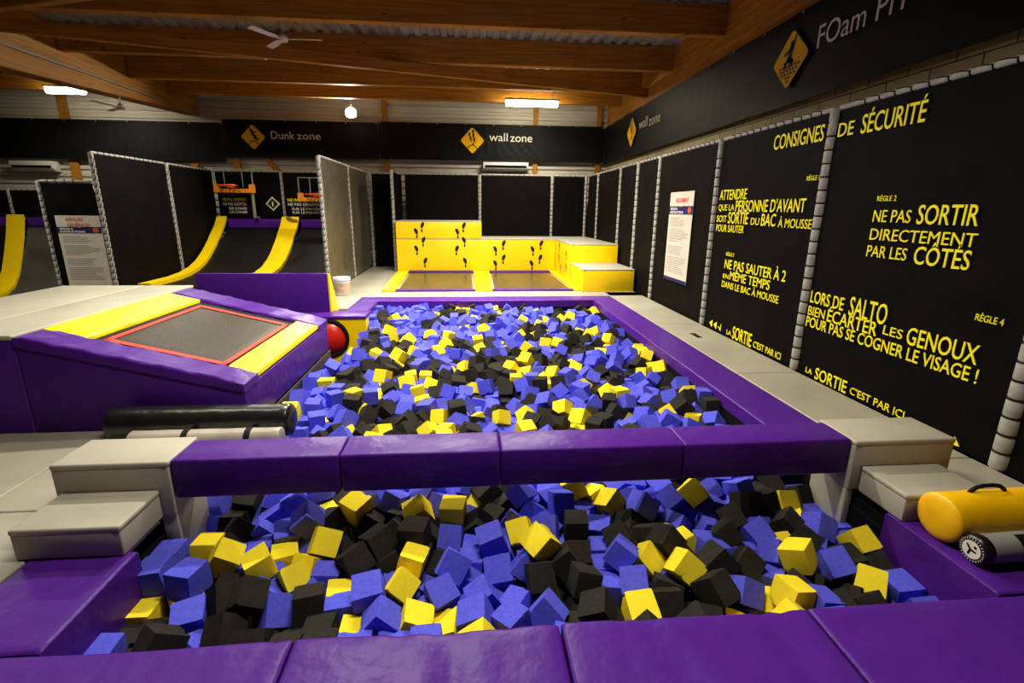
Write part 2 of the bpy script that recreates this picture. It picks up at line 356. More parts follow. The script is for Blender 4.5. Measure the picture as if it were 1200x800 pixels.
pad('pit_edge_pad', 'purple pad of the near pit edge, third from the bare-mat side', .369, 1.478, .7, 1.715, wrinkle=.014, group=PG)
pad('pit_edge_pad', 'smooth dark purple pad of the near pit edge in front of the rolls', 1.481, 3.6, .7, 1.715, wrinkle=.003, group=PG)
pad('pit_edge_pad', 'short purple pad running from the near edge to the low grey step', -2.2, -1.7, 1.72, 2.335, wrinkle=.002, group=PG)
pad('pit_edge_pad', 'purple pad that the yellow and grey rolls lie on', 2.43, 3.6, 1.72, 2.375, wrinkle=.002, group=PG)
pad('pit_edge_pad', 'long purple pad along the lettered wall side of the pit', 2.432, 2.9, 2.955, 9.46, wrinkle=.002, group=PG)
pad('pit_edge_pad', 'purple pad across the far end of the pit', -2.12, 2.9, 9.463, 9.95, wrinkle=.003, group=PG)
pad('pit_edge_pad', 'short wide purple pad at the far corner beside the bucket', -2.12, -1.72, 8.42, 9.46, wrinkle=.002, group=PG)
pad('pit_edge_pad', 'low strip of purple pit edge behind the black and silver rolls', -1.80, -1.752, 2.96, 3.82, z1=-.002, group=PG)

def rbox(name, label, cat, x0, x1, y0, y1, z0, z1, m, bevel=.012, parent=None, group=None):
    bm = bm_new(); add_box(bm, x0, x1, y0, y1, z0, z1, bevel, 3)
    o = obj(name, bm, M[m] if isinstance(m, str) else m, parent, smooth=True)
    if parent is None: tag(o, label, cat, group)
    return o
# balance beam in four padded sections
t = thing('balance_beam', 'long purple padded balance beam lying across the foam pit between grey steps', 'balance beam', (0.37, 2.77, .1))
for a, b in [(-1.672, -.755), (-.751, .172), (.176, 1.291), (1.295, 2.372)]:
    rbox('padded_section', '', '', a, b, 2.64, 2.905, .098, .335, 'purple', .014, t)
SG = 'grey vinyl step blocks'
def step(label, x0, x1, y0, y1, z0, z1):
    t = thing('step_block', label, 'step block', ((x0 + x1) / 2, (y0 + y1) / 2, max(z0, 0)), SG)
    rbox('body', '', '', x0, x1, y0, y1, z0, z1 - .03, 'grey', .008, t)
    rbox('top_panel', '', '', x0 - .004, x1 + .004, y0 - .004, y1 + .004, z1 - .034, z1, 'grey', .012, t)
step('tall grey step block under the beam end on the bare-mat side', -2.285, -1.678, 2.63, 2.95, .0, .335)
step('low grey step block on the bare-mat side, in front of the taller one', -2.25, -1.742, 2.29, 2.62, .0, .17)
step('tall grey step block under the beam end at the lettered wall', 2.378, 3.045, 2.61, 2.945, .0, .335)
step('low grey step block beside the yellow roll', 2.44, 2.95, 2.27, 2.60, .0, .17)
# corners where the tall blocks drop into the pit
rbox('pit_corner_pad', 'grey padded corner hanging into the pit under the bare-mat step', 'pit pad', -1.765, -1.68, 2.64, 2.95, -.3, -.002, 'grey', .006, group='grey corner pads under the steps')
rbox('pit_corner_pad', 'grey padded corner hanging into the pit under the wall-side step', 'pit pad', 2.38, 2.428, 2.62, 2.94, -.3, -.002, 'grey', .006, group='grey corner pads under the steps')

# ================================================================== TILTED TRAMPOLINE MODULE
def zs(x): return .773 - .25 * (x + 3.35)
M['ramp_cover'] = mat('black_cover_cloth', srgb(18, 17, 16), 0.6, 0.15, noise=(9, srgb(14, 13, 12), .4, .7))
t = thing('tilted_trampoline', 'tilted trampoline in a purple padded box sloping down to the foam pit', 'trampoline', (-2.55, 5.0, 0))
bm = bm_new(); add_prism(bm, [(-3.35, 3.83, -.02), (-1.77, 3.83, -.02), (-1.77, 3.83, zs(-1.77) - .07), (-3.35, 3.83, zs(-3.35) - .07)], (0, 2.37, 0), .01, 2)
obj('box_body', bm, M['purple'], t, smooth=True)
def slope_pad(name, x0, x1, y0, y1, m, th=.07, wr=0.0, lift=0.0, par=None):
    bm = bm_new(); nx = 24; ny = 30; V = []
    for i in range(nx + 1):
        row = []
        for j in range(ny + 1):
            x = x0 + (x1 - x0) * i / nx; y = y0 + (y1 - y0) * j / ny
            e = min(i, nx - i, j, ny - j); z = zs(x) + lift - (.018 if e == 0 else (.005 if e == 1 else 0))
            if wr and e > 0: z += wr * (math.sin(x * 21 + math.sin(y * 9) * 1.2) * .5 + math.sin(x * 47 + y * 13) * .35)
            row.append(bm.verts.new((x, y, z)))
        V.append(row)
    for i in range(nx):
        for j in range(ny): bm.faces.new((V[i][j], V[i + 1][j], V[i + 1][j + 1], V[i][j + 1]))
    loop = [V[i][0] for i in range(nx + 1)] + [V[-1][j] for j in range(1, ny + 1)] + [V[i][-1] for i in range(nx - 1, -1, -1)] + [V[0][j] for j in range(ny - 1, 0, -1)]
    low = [bm.verts.new((v.co.x, v.co.y, zs(v.co.x) + lift - th)) for v in loop]; n = len(loop)
    for i in range(n): bm.faces.new((loop[i], low[i], low[(i + 1) % n], loop[(i + 1) % n]))
    bm.faces.new(low)
    return obj(name, bm, M[m], par or t, smooth=True)
slope_pad('edge_pad', -3.35, -1.765, 3.82, 4.10, 'purple', .085, .010)
slope_pad('edge_pad', -3.35, -1.765, 5.83, 6.21, 'purple', .085, .010)
slope_pad('frame_pad', -3.345, -3.04, 4.10, 5.83, 'yellow', .05, .002, .004)
slope_pad('frame_pad', -2.0, -1.77, 4.10, 5.83, 'yellow', .05, .002, .004)
bed = slope_pad('spring_cover', -3.06, -1.98, 4.06, 5.86, 'ramp_cover', .03, 0, -.03)
slope_pad('jump_bed', -2.94, -2.05, 4.17, 5.63, 'mesh_black', .004, 0, -.025, bed)
bm = bm_new()
def sbar(x0, x1, y0, y1, l=-.024):
    add_prism(bm, [(x0, y0, zs(x0) + l), (x1, y0, zs(x1) + l), (x1, y1, zs(x1) + l), (x0, y1, zs(x0) + l)], (0, 0, .004))
sbar(-2.955, -2.915, 4.14, 5.66); sbar(-2.075, -2.035, 4.14, 5.66); sbar(-2.955, -2.035, 4.14, 4.2); sbar(-2.955, -2.035, 5.59, 5.66)
o = obj('border_line', bm, M['red_line'], bed); o['label'] = 'red border line'
rbox('box_foot', '', '', -1.772, -1.752, 3.85, 6.19, -.34, -.03, 'mesh_black', .004, t)
t2 = thing('raised_deck', 'raised deck with grey vinyl top beside the tilted trampoline', 'deck', (-4.05, 5.0, 0))
rbox('body', '', '', -4.85, -3.356, 3.83, 6.3, -.02, .735, 'purple', .01, t2)
for a, b in [(-4.85, -3.92), (-3.916, -3.356)]:
    rbox('top_panel', '', '', a, b, 3.825, 6.35, .733, .773, 'grey', .014, t2)
# side panel seams

# purple barrier with sloped back
t = thing('padded_barrier', 'low purple padded barrier behind the tilted trampoline', 'barrier', (-3.3, 8.5, 0))
bm = bm_new(); add_prism(bm, [(-4.35, 8.3, -.02), (-4.35, 8.74, -.02), (-4.35, 8.36, .67), (-4.35, 8.3, .67)], (2.05, 0, 0), .01, 2); obj('body', bm, M['purple'], t, smooth=True)
bm = bm_new(); add_prism(bm, [(-2.3, 8.3, -.02), (-2.3, 8.75, -.02), (-2.3, 8.36, .665), (-2.3, 8.3, .665)], (.03, 0, 0), .004, 1); o = obj('end_panel', bm, M['yellow'], t); o['label'] = 'yellow end panel'
# yellow panel with round hole
t = thing('tunnel_panel', 'yellow padded wall panel with a black rimmed round hole at the pit corner', 'pit panel', (-2.25, 8.0, -.4))
cx, cz, rr = -2.26, -.33, .285
bm = bm_new(); x0, x1, z0, z1 = -2.97, -1.66, -.93, -.01
N = 40; inner = [(cx + rr * math.cos(2 * PI * k / N), cz + rr * math.sin(2 * PI * k / N)) for k in range(N)]
def onrect(a):
    c, s = math.cos(a), math.sin(a); ts = []
    if c > 1e-9: ts.append((x1 - cx) / c)
    if c < -1e-9: ts.append((x0 - cx) / c)
    if s > 1e-9: ts.append((z1 - cz) / s)
    if s < -1e-9: ts.append((z0 - cz) / s)
    q = min(ts); return (cx + c * q, cz + s * q)
angs = [2 * PI * k / N for k in range(N)]
outer = [onrect(a) for a in angs]
for corner in ((x0, z0), (x0, z1), (x1, z0), (x1, z1)):
    a = math.atan2(corner[1] - cz, corner[0] - cx) % (2 * PI); k = min(range(N), key=lambda i: abs(angs[i] - a)); outer[k] = corner
for y in (7.95, 8.2):
    I = [bm.verts.new((p[0], y, p[1])) for p in inner]; O = [bm.verts.new((p[0], y, p[1])) for p in outer]
    for k in range(N): bm.faces.new((I[k], I[(k + 1) % N], O[(k + 1) % N], O[k]))
    if y > 8:
        for k in range(N): bm.faces.new((I0[k], I0[(k + 1) % N], I[(k + 1) % N], I[k])); bm.faces.new((O0[k], O0[(k + 1) % N], O[(k + 1) % N], O[k]))
    I0, O0 = I, O
obj('panel', bm, M['yellow'], t)
bm = bm_new(); add_torus(bm, (cx, 7.95, cz), (0, 1, 0), rr + .01, .03, 40, 8); o = obj('hole_rim', bm, M['cord'], t, smooth=True)
rbox('cap_pad', '', '', -2.98, -1.65, 7.93, 8.41, -.012, .035, 'purple', .012, t)['label'] = 'purple cap pad'
bm = bm_new()
prof = [(i, j) for i in range(9) for j in range(24)]
rings = []
for i in range(9):
    a = PI / 2 * i / 8.2; rings.append([(cx + .32 * math.cos(a) * math.cos(2 * PI * j / 24), 8.10 - .24 * math.sin(a), cz + .32 * math.cos(a) * math.sin(2 * PI * j / 24)) for j in range(24)])
add_rings(bm, rings); tag(obj('red_ball', bm, M['red'], smooth=True), 'shiny red ball bulging out of the round hole in the yellow panel', 'ball')

# ================================================================== ROLLS
def roll(t, p0, p1, R, m, dome=.35, n=28, name='body', pucker=0.0):
    bm = bm_new(); p0 = Vector(p0); p1 = Vector(p1); L = (p1 - p0).length; a, b, d = frame(p1 - p0); prof = []
    e = R * dome
    for i in range(6): q = PI / 2 * i / 5; prof.append((e * (1 - math.sin(q)) if i else e * (1 - 0), None))
    prof = []
    for i in range(7):
        q = PI / 2 * i / 6; prof.append((e - e * math.cos(q), R * (.15 + .85 * math.sin(q))))
    nseg = 24
    mid = [(e + (L - 2 * e) * k / nseg, R) for k in range(1, nseg)]
    prof = prof + mid + [(L - tt, r) for tt, r in prof[::-1]]
    rings = []
    for tt, r in prof:
        ring = []
        for k in range(n):
            th = 2 * PI * k / n; rad = r
            if pucker and (tt < e * 1.8 or tt > L - e * 1.8) and r > .3 * R: rad *= 1 + pucker * math.sin(th * n / 2)
            rad *= 1 + .012 * math.sin(tt * 23 + th * 2) * (r >= R)
            ring.append(p0 + d * tt + (a * math.cos(th) + b * math.sin(th)) * rad)
        rings.append(ring)
    add_rings(bm, rings); return obj(name, bm, M[m], t, smooth=True)
t = thing('padded_roll', 'thick black vinyl roll lying at the foot of the tilted trampoline box', 'padded roll', (-2.0, 3.68, 0))
roll(t, (-2.68, 3.665, .125), (-1.35, 3.665, .125), .125, 'black_vinyl', .3, 28, pucker=.012)
t = thing('padded_roll', 'thin silver grey roll with two black straps in front of the black roll', 'padded roll', (-1.9, 3.46, 0))
roll(t, (-2.42, 3.455, .077), (-1.37, 3.455, .077), .075, 'silver_vinyl', .2, 24)
for x in (-2.03, -1.60):
    bm = bm_new(); add_lathe(bm, (x - .022, 3.455, .077), (1, 0, 0), [(0, .0755), (.001, .0785), (.043, .0785), (.044, .0755)], 24); o = obj('strap', bm, M['cord'], t, smooth=True); o['label'] = 'black strap'
t = thing('padded_roll', 'fat golden yellow roll with black handles beside the low grey step', 'padded roll', (3.1, 2.14, 0))
d = Vector((1, .02, 0)).normalized(); p = Vector((2.47, 2.122, .130))
roll(t, p, p + d * 1.35, .128, 'roll_yellow', .24, 44, pucker=.02)
for q in (.30, .78):
    c = p + d * q + Vector((0, 0, .128)); bm = bm_new()
    add_tube(bm, [c + d * s + Vector((0, .02, h)) for s, h in ((-.11, -.012), (-.10, .006), (-.07, .026), (-.03, .034), (.03, .034), (.07, .026), (.10, .006), (.11, -.012))], .011, 10)
    o = obj('handle', bm, M['cord'], t, smooth=True); o['label'] = 'black webbing handle'
t = thing('padded_roll', 'slim grey roll with a round logo on its black end, before the yellow roll', 'padded roll', (3.1, 1.95, 0))
p = Vector((2.50, 1.928, .076)); d = Vector((1, .02, 0)).normalized()
roll(t, p, p + d * 1.3, .072, 'grey_roll', .18, 28)
bm = bm_new(); add_lathe(bm, p - d * .006, d, [(0, .001), (0, .052), (.006, .066), (.02, .0735), (.05, .0745), (.055, .072)], 28); cap = obj('end_cap', bm, M['black_vinyl'], t, smooth=True); cap['label'] = 'black end cap'
bm = bm_new(); n_ = -d; ax = Vector((0, 0, 1)).cross(n_).normalized(); ay = Vector((0, 0, 1))
oc = p - d * .008
flat_poly(bm, [(.046 * math.cos(2 * PI * k / 32), .046 * math.sin(2 * PI * k / 32)) for k in range(32)], oc, ax, ay, .001, 0)
def capsule(bm, x0, y0, x1, y1, w, off, mi, o, ax, ay):
    dx, dy = x1 - x0, y1 - y0; L = math.hypot(dx, dy); dx /= L; dy /= L; pts = []
    for k in range(9): a = PI / 2 + PI * k / 8; pts.append((x0 + w * (dx * math.cos(a) - dy * math.sin(a)), y0 + w * (dy * math.cos(a) + dx * math.sin(a))))
    for k in range(9): a = -PI / 2 + PI * k / 8; pts.append((x1 + w * (dx * math.cos(a) - dy * math.sin(a)), y1 + w * (dy * math.cos(a) + dx * math.sin(a))))
    flat_poly(bm, pts, o, ax, ay, off, mi)
for (a_, b_, c_, d_) in ((-.022, .018, -.004, -.002), (-.004, -.002, .020, -.004), (-.004, -.002, -.010, -.026)): capsule(bm, a_, b_, c_, d_, .0055, .002, 1, oc, ax, ay)
flat_poly(bm, [(.016 + .008 * math.cos(2 * PI * k / 16), .020 + .008 * math.sin(2 * PI * k / 16)) for k in range(16)], oc, ax, ay, .002, 1)
o = obj('logo_disc', bm, [M['white_print'], M['black_print']], cap, recalc=False); o['label'] = 'white disc with a black stick figure'
bm = bm_new(); # lettering ring marks on the cap
for k in range(26):
    a = 2 * PI * k / 26
    capsule(bm, .0535 * math.cos(a), .0535 * math.sin(a), .060 * math.cos(a), .060 * math.sin(a), .0018, -.0005, 0, oc, ax, ay)
obj('ring_marks', bm, M['white_print'], cap, recalc=False)
bm = bm_new(); L0, L1, R_ = .20, .62, .0735
a, b, dd = frame(d); grid = []
for i in range(2):
    grid.append([bm.verts.new(p + d * (L0 + (L1 - L0) * i) + (Vector((0, 0, 1)) * math.sin(q) + Vector((0, -1, 0)) * math.cos(q)) * R_) for q in [math.radians(8 + 80 * k / 8) for k in range(9)]])
for k in range(8): bm.faces.new((grid[0][k], grid[1][k], grid[1][k + 1], grid[0][k + 1]))
o = obj('label_patch', bm, M['black_print'], t, recalc=False); o['label'] = 'black label patch'
# ================================================================== WALL PANELS, POSTS
PH = 2.66
def padded_post(label, x, y, h=PH, r=.043, step=.125, group='grey padded posts of the wall panels', z0=0.0):
    t = thing('padded_post', label, 'padded post', (x, y, z0), group)
    bm = bm_new(); n = int((h - z0) / step); prof = [(0, r * .8)]
    for k in range(n):
        a = k * (h - z0) / n; b = (k + 1) * (h - z0) / n; prof += [(a + .004, r * .86), (a + .018, r), (b - .018, r), (b - .004, r * .86)]
    prof.append((h - z0, r * .8)); add_lathe(bm, (x, y, z0), (0, 0, 1), prof, 14); obj('sleeve', bm, M['foam_pad'], t, smooth=True)
    bm = bm_new(); turns = n - 2; m_ = turns * 12
    add_tube(bm, [(x + r * .93 * math.cos(2 * PI * q / 12), y + r * .93 * math.sin(2 * PI * q / 12), z0 + (h - z0) / n * (1 + q // 12 + max(0, q % 12 - 10) / 2 * (q % 12 > 10))) for q in range(m_ + 1)], .008, 5)
    obj('lacing', bm, M['cord'], t, smooth=True)
    return t
def panel(label, p, q, z0, z1, th=.03, rail=True, group='black laced wall panels', m='tarp', name='wall_panel', bulge=.012, normal=None):
    """black tarp between two plan points p and q, with a grey padded rail on top"""
    p = Vector((*p, 0)); q = Vector((*q, 0)); d = (q - p); L = d.length; d.normalize(); n = Vector((-d.y, d.x, 0))
    t = thing(name, label, 'wall panel', ((p.x + q.x) / 2, (p.y + q.y) / 2, z0), group)
    bm = bm_new(); nx, nz = 30, 24; rnd = random.Random(int(p.x * 77 + p.y * 131 + q.y * 31)); ph = [rnd.uniform(0, 6) for _ in range(4)]
    F = [];
    for s in (1, -1):
        g = []
        for i in range(nx + 1):
            row = []
            for j in range(nz + 1):
                u = i / nx; w = j / nz; e = min(u, 1 - u) * min(w, 1 - w)
                amp = bulge * min(1, e * 30)
                off = amp * (.35 * math.sin(u * 9 + ph[0] + w * 3) + .25 * math.sin(w * 17 + ph[1] + u * 4) + .2 * math.sin(u * 27 - w * 11 + ph[2]))
                if min(u, 1 - u) < .08: off += .006 * math.sin(w * 130) * (1 - min(u, 1 - u) / .08)
                row.append(bm.verts.new(p + d * (u * L) + n * (s * th / 2 + off * .8) + Vector((0, 0, z0 + w * (z1 - z0)))))
            g.append(row)
        F.append(g)
        for i in range(nx):
            for j in range(nz): bm.faces.new((g[i][j], g[i + 1][j], g[i + 1][j + 1], g[i][j + 1]))
    A, B = F
    for i in range(nx): bm.faces.new((A[i][0], A[i + 1][0], B[i + 1][0], B[i][0])); bm.faces.new((A[i][nz], A[i + 1][nz], B[i + 1][nz], B[i][nz]))
    for j in range(nz): bm.faces.new((A[0][j], A[0][j + 1], B[0][j + 1], B[0][j])); bm.faces.new((A[nx][j], A[nx][j + 1], B[nx][j + 1], B[nx][j]))
    obj('tarp', bm, M[m], t, smooth=True)
    if rail:
        bm = bm_new(); k = max(3, int(L / .155)); prof = [(.0, .020)]
        for i in range(k): a = i * L / k; b = (i + 1) * L / k; prof += [(a + .004, .023), (a + .014, .027), (b - .014, .027), (b - .004, .023)]
        prof.append((L, .020)); add_lathe(bm, p + Vector((0, 0, z1 + .03)), d, prof, 10); rl = obj('top_rail', bm, M['foam_pad'], t, smooth=True); rl['label'] = 'grey padded top rail'
        bm = bm_new()
        a_, b_, _d = frame(d); c_ = p + Vector((0, 0, z1 + .03)); a_, b_ = -b_, a_
        add_tube(bm, [c_ + d * (L / k * (1 + q // 10 + (.5 if q % 10 == 9 else 0))) + (a_ * math.cos(2 * PI * q / 10) + b_ * math.sin(2 * PI * q / 10)) * .027 for q in range((k - 2) * 10 + 1)], .006, 5)
        obj('lacing', bm, M['cord'], rl, smooth=True)
    return t
XW = 3.64   # face of the lettered wall panels
PY = [.45, 2.79, 5.01, 7.28, 9.6, 10.85, 12.1, 14.2, 15.4]
wl = ['black wall panel behind the yellow roll at the near end of the lettered wall', 'black wall panel lettered with rules two and four in yellow', 'black wall panel lettered with rules one and three in yellow',
      'black wall panel with the white rules poster on it', 'narrow black wall panel next after the white poster panel', 'black wall panel beside the yellow steps', 'black wall panel above the yellow side block', 'last narrow black panel of the lettered wall, in the far corner']
WP = []
for i in range(8): WP.append(panel(wl[i], (XW, PY[i] + .05), (XW, PY[i + 1] - .05), .0, PH))
pl = ['grey padded post rising beside the yellow roll on the lettered wall', 'grey padded post crossing the heading between the two lettered panels', 'grey padded post between the poster panel and the lettered panels',
      'grey padded post beyond the white poster panel', 'grey padded post in front of the yellow steps', 'grey padded post behind the yellow steps', 'grey padded post near the far end of the lettered wall']
for i in range(7): padded_post(pl[i], XW - .01, PY[i + 1], PH + .03, r=(.056, .052, .05, .047, .045, .043, .043)[i])
YBK = 15.44
bx = [-2.91, -1.88, .355, 2.53, 3.6]
bl = ['black back panel at the foot of the bright side partition', 'black back panel above the tall yellow block', 'black back panel above the lower yellow wall', 'black back panel in the far corner by the lettered wall']
for i in range(4): panel(bl[i], (bx[i] + (.13 if i == 0 else .05), YBK), (bx[i + 1] - .05, YBK), 0, PH)
for x, l in [(bx[0] + .06, 'grey padded post in the back corner of the bright side partition'), (bx[2], 'grey padded post above the edge of the tall yellow block'), (bx[3], 'grey padded post above the end of the lower yellow wall'), (3.56, 'grey padded post in the far corner of the lettered wall')]:
    padded_post(l, x, YBK - .01, PH + .03)
panel('short black partition edge-on beside the tall yellow block', (-2.03, 14.25), (-2.03, 15.38), 0, PH)
padded_post('grey padded post at the front of the short edge-on partition', -2.03, 14.2, PH + .03)
# partition beside the bucket
M['painted_sheen'] = mat('black_net_painted_sheen', srgb(88, 80, 66), 0.32, 0.6, noise=(3, srgb(72, 66, 54), .4, .7), bump=(5, .25, .015))  # lamp reflection on the black net put into a lighter base colour
for a, b, l in [(10.70, 13.04, 'shiny black partition panel beside the bucket, nearer half'), (13.12, 15.35, 'shiny black partition panel, farther half at the back wall')]: panel(l, (-2.93, a), (-2.93, b), 0, PH, m='painted_sheen')
padded_post('grey padded post at the free end of the shiny partition', -2.93, 10.66, PH + .03)
padded_post('grey padded post in the middle of the shiny partition', -2.93, 13.08, PH + .03)
# tall dark partition beside the poster
for a, b, l in [(10.78, 13.15, 'dark partition panel next to the rules poster, nearer half'), (13.25, 15.38, 'dark partition panel along the dunk lane, farther half')]: panel(l, (-7.2, a), (-7.2, b), 0, PH)
padded_post('grey padded post at the free end of the dark partition', -7.18, 10.73, PH + .03)
padded_post('grey padded post in the middle of the dark partition', -7.18, 13.2, PH + .03)
PP = panel('low black panel carrying the general rules poster', (-8.2, 10.73), (-7.26, 10.73), 0, 2.12)
padded_post('grey padded post at the side of the low poster panel', -8.22, 10.73, 2.16)
# back panels over the dunk ramps
DW = []
for a, b, l in [(-7.12, -5.36, 'black back panel behind the first basketball hoop'), (-5.28, -3.0, 'black back panel behind the second basketball hoop')]: DW.append(panel(l, (a, YBK), (b, YBK), 1.0, PH))
padded_post('grey padded post between the two basketball hoops', -5.32, YBK - .01, PH + .03, z0=1.35)
DL = []
for a, b, l in [(-15.5, -12.7, 'low black back panel with white lettering at the edge of the hall'), (-12.6, -7.3, 'low black back panel behind the poster panel')]: DL.append(panel(l, (a, YBK), (b, YBK), 1.0, 2.08))
padded_post('grey padded post above the outermost yellow ramp strip', -12.65, YBK - .01, 2.12, z0=1.33)

# lettering on the wall panels: (text, y of left end, y of right end, baseline z, cap height)
TEXT_A = [
    ('CONSIGNES', 5.971, 5.071, 2.409, 0.168),
    ('RÈGLE 1', 5.276, 5.070, 2.028, 0.050),
    ('ATTENDRE', 7.142, 6.392, 1.863, 0.140),
    ('QUE LA', 7.142, 6.688, 1.717, 0.088),
    ("PERSONNE D'AVANT", 6.671, 5.151, 1.703, 0.152),
    ('SOIT', 7.158, 6.861, 1.557, 0.097),
    ('SORTIE', 6.834, 6.297, 1.545, 0.161),
    ('DU', 6.253, 6.056, 1.541, 0.093),
    ('BAC', 6.022, 5.711, 1.537, 0.151),
    ('À MOUSSE', 5.669, 5.053, 1.531, 0.105),
    ('POUR SAUTER', 7.145, 6.357, 1.426, 0.102),
    ('RÈGLE 3', 6.770, 6.554, 1.104, 0.051),
    ('NE PAS SAUTER À 2', 6.779, 5.309, 0.928, 0.133),
    ('EN', 6.789, 6.629, 0.791, 0.063),
    ('MÊME TEMPS', 6.604, 5.610, 0.790, 0.120),
    ('DANS LE BAC À MOUSSE', 6.793, 5.381, 0.662, 0.093),
    ('LA', 6.506, 6.382, 0.035, 0.067),
    ('SORTIE', 6.352, 5.854, 0.012, 0.182),
    ("C'EST PAR ICI", 5.831, 5.226, 0.030, 0.086),
]
TEXT_B = [
    ('DE', 4.912, 4.700, 2.415, 0.131),
    ('SÉCURITÉ', 4.617, 3.913, 2.406, 0.172),
    ('RÈGLE 2', 4.273, 4.058, 1.803, 0.046),
    ('NE PAS', 4.280, 3.869, 1.625, 0.109),
    ('SORTIR', 3.830, 3.300, 1.619, 0.157),
    ('DIRECTEMENT', 4.276, 3.252, 1.470, 0.103),
    ('PAR LES', 4.277, 3.832, 1.321, 0.106),
    ('CÔTÉS', 3.782, 3.289, 1.305, 0.148),
    ('LORS DE', 4.913, 4.411, 0.782, 0.130),
    ('SALTO', 4.359, 3.898, 0.756, 0.189),
    ('BIEN', 4.918, 4.653, 0.645, 0.102),
    ('ÉCARTER', 4.626, 3.962, 0.638, 0.128),
    ('LES', 3.929, 3.720, 0.677, 0.084),
    ('GENOUX', 3.688, 3.060, 0.655, 0.150),
    ('RÈGLE 4', 3.179, 2.974, 0.966, 0.051),
    ('POUR PAS SE COGNER LE VISAGE !', 4.922, 2.961, 0.523, 0.112),
    ('LA', 4.804, 4.702, 0.035, 0.062),
    ('SORTIE', 4.657, 4.187, 0.012, 0.129),
    ("C'EST PAR ICI", 4.161, 3.520, 0.030, 0.074),
]

def wall_text(parent, rows, marks=()):
    bm = bm_new()
    for s, ya, yb, z, h in rows:
        add_text(bm, s, (XW - .030, ya, z), (0, -1, 0), (0, 0, 1), abs(ya - yb) * .95, h, .006 if h > .11 else 0.0, 0)
    for tri in marks: flat_poly(bm, tri, (XW - .030, 0, 0), (0, -1, 0), (0, 0, 1), 0)
    thicken(bm, Vector((.006, 0, 0)))
    o = obj('lettering', bm, M['yellow_print'], parent); o['label'] = 'yellow lettering'
wall_text(WP[2], TEXT_A, [[(-7.03, .085), (-6.94, .03), (-6.94, .14)], [(-6.9, .085), (-6.81, .03), (-6.81, .14)], [(-6.77, .085), (-6.68, .03), (-6.68, .14), (-6.695, .115), (-6.695, .055), (-6.74, .085)]])
wall_text(WP[1], TEXT_B, [[(-3.12, .02), (-3.06, .03), (-3.11, .09)]])
# posters
def poster(parent, o, ax, ay, w, h, title, curl=True):
    ax = Vector(ax); ay = Vector(ay); az = ax.cross(ay); o = Vector(o)
    bm = bm_new(); pts = [o, o + ax * w, o + ax * w + ay * h, o + ay * h]
    add_prism(bm, [tuple(p_) for p_ in pts], az * .006); s = obj('poster', bm, M['paper'], parent); s['label'] = 'white printed poster'
    bm = bm_new()
    for k, line in enumerate(title):
        hh = .055 * h; add_text(bm, line, o + ax * (w * (.24 if len(title) > 1 else .28)) + ay * (h * (.925 - .075 * k if len(title) > 1 else .885)), ax, ay, w * (.52 if len(line) > 6 else .38), hh * .85, .02, .009, 0)
    y = .66
    flat_poly(bm, [(0, h * .755), (w, h * .755), (w, h * .845), (w * .53, h * .845), (w * .5, h * .835), (w * .47, h * .845), (0, h * .845)], o, ax, ay, .008, 1)
    add_text(bm, 'RÈGLES &', o + ax * w * .06 + ay * h * .805, ax, ay, w * .3, h * .026, .03, .0095, 2)
    add_text(bm, 'INSTRUCTIONS', o + ax * w * .06 + ay * h * .766, ax, ay, w * .56, h * .026, .03, .0095, 2)
    flat_poly(bm, [(w * .87 + w * .07 * math.cos(2 * PI * k / 20), h * .80 + h * .035 * math.sin(2 * PI * k / 20)) for k in range(20)], o, ax, ay, .0095, 0)
    rnd = random.Random(4)
    for k in range(30):
        yy = h * (.71 - k * .021)
        if k in (5, 13, 14, 20): continue
        mi = 0 if k in (0, 12) else 3
        x1 = w * (.5 if mi == 0 else rnd.uniform(.6, .92))
        flat_poly(bm, [(w * .07, yy), (x1, yy), (x1, yy + h * .006), (w * .07, yy + h * .006)], o, ax, ay, .008, mi)
    obj('print', bm, [M['orange_print'], M['navy_print'], M['white_print'], M['grey_print']], s, recalc=False)
    return s
poster(PP, (-8.03, 10.69, .12), (1, 0, 0), (0, 0, 1), .81, 1.39, ['RÈGLES', 'GÉNÉRALES'])
s = poster(WP[3], (XW - .03, 8.93, .50), (0, -1, 0), (0, 0, 1), .96, 1.52, ['RÈGLEMENT'])
bm = bm_new(); flat_poly(bm, [(0, .0), (.96, .0), (.96, .06), (0, .06)], (XW - .03, 8.93, .50), (0, -1, 0), (0, 0, 1), .008); o = obj('footer_band', bm, M['navy_print'], s, recalc=False); o['label'] = 'violet footer band'
# lettering behind the hoops
def small_text(parent, rows, y, mats_=('yellow_print', 'white_print')):
    bm = bm_new()
    for s, x0, x1, z, h, mi in rows: add_text(bm, s, (x0, y, z), (1, 0, 0), (0, 0, 1), x1 - x0, h, .02, .0, mi)
    o = obj('lettering', bm, [M[k] for k in mats_], parent, recalc=False); o['label'] = 'yellow and white lettering'
yt = YBK - .032
small_text(DW[0], [('NE PAS GRIMPER', -7.0, -6.35, 1.87, .085, 0), ('NE PAS GRIMPER', -7.0, -6.35, 1.75, .085, 1), ('SUR LE PANIER', -6.85, -6.35, 1.63, .07, 1), ('SUR LE PANIER', -6.85, -6.35, 1.53, .07, 1)], yt)
small_text(DW[1], [('NE PAS GRIMPER', -5.2, -4.3, 1.87, .085, 0), ('NE PAS GRIMPER', -5.2, -4.3, 1.75, .085, 1), ('SUR LE PANIER', -5.1, -4.3, 1.63, .07, 1), ('SUR LE PANIER', -5.1, -4.3, 1.53, .07, 1)], yt)
bm = bm_new()
def diamond(bm, o, ax, ay, r, off, mi): flat_poly(bm, [(r, 0), (0, r), (-r, 0), (0, -r)], o, ax, ay, off, mi)
o_ = (-5.62, yt, 1.80); X_, Z_ = (1, 0, 0), (0, 0, 1)
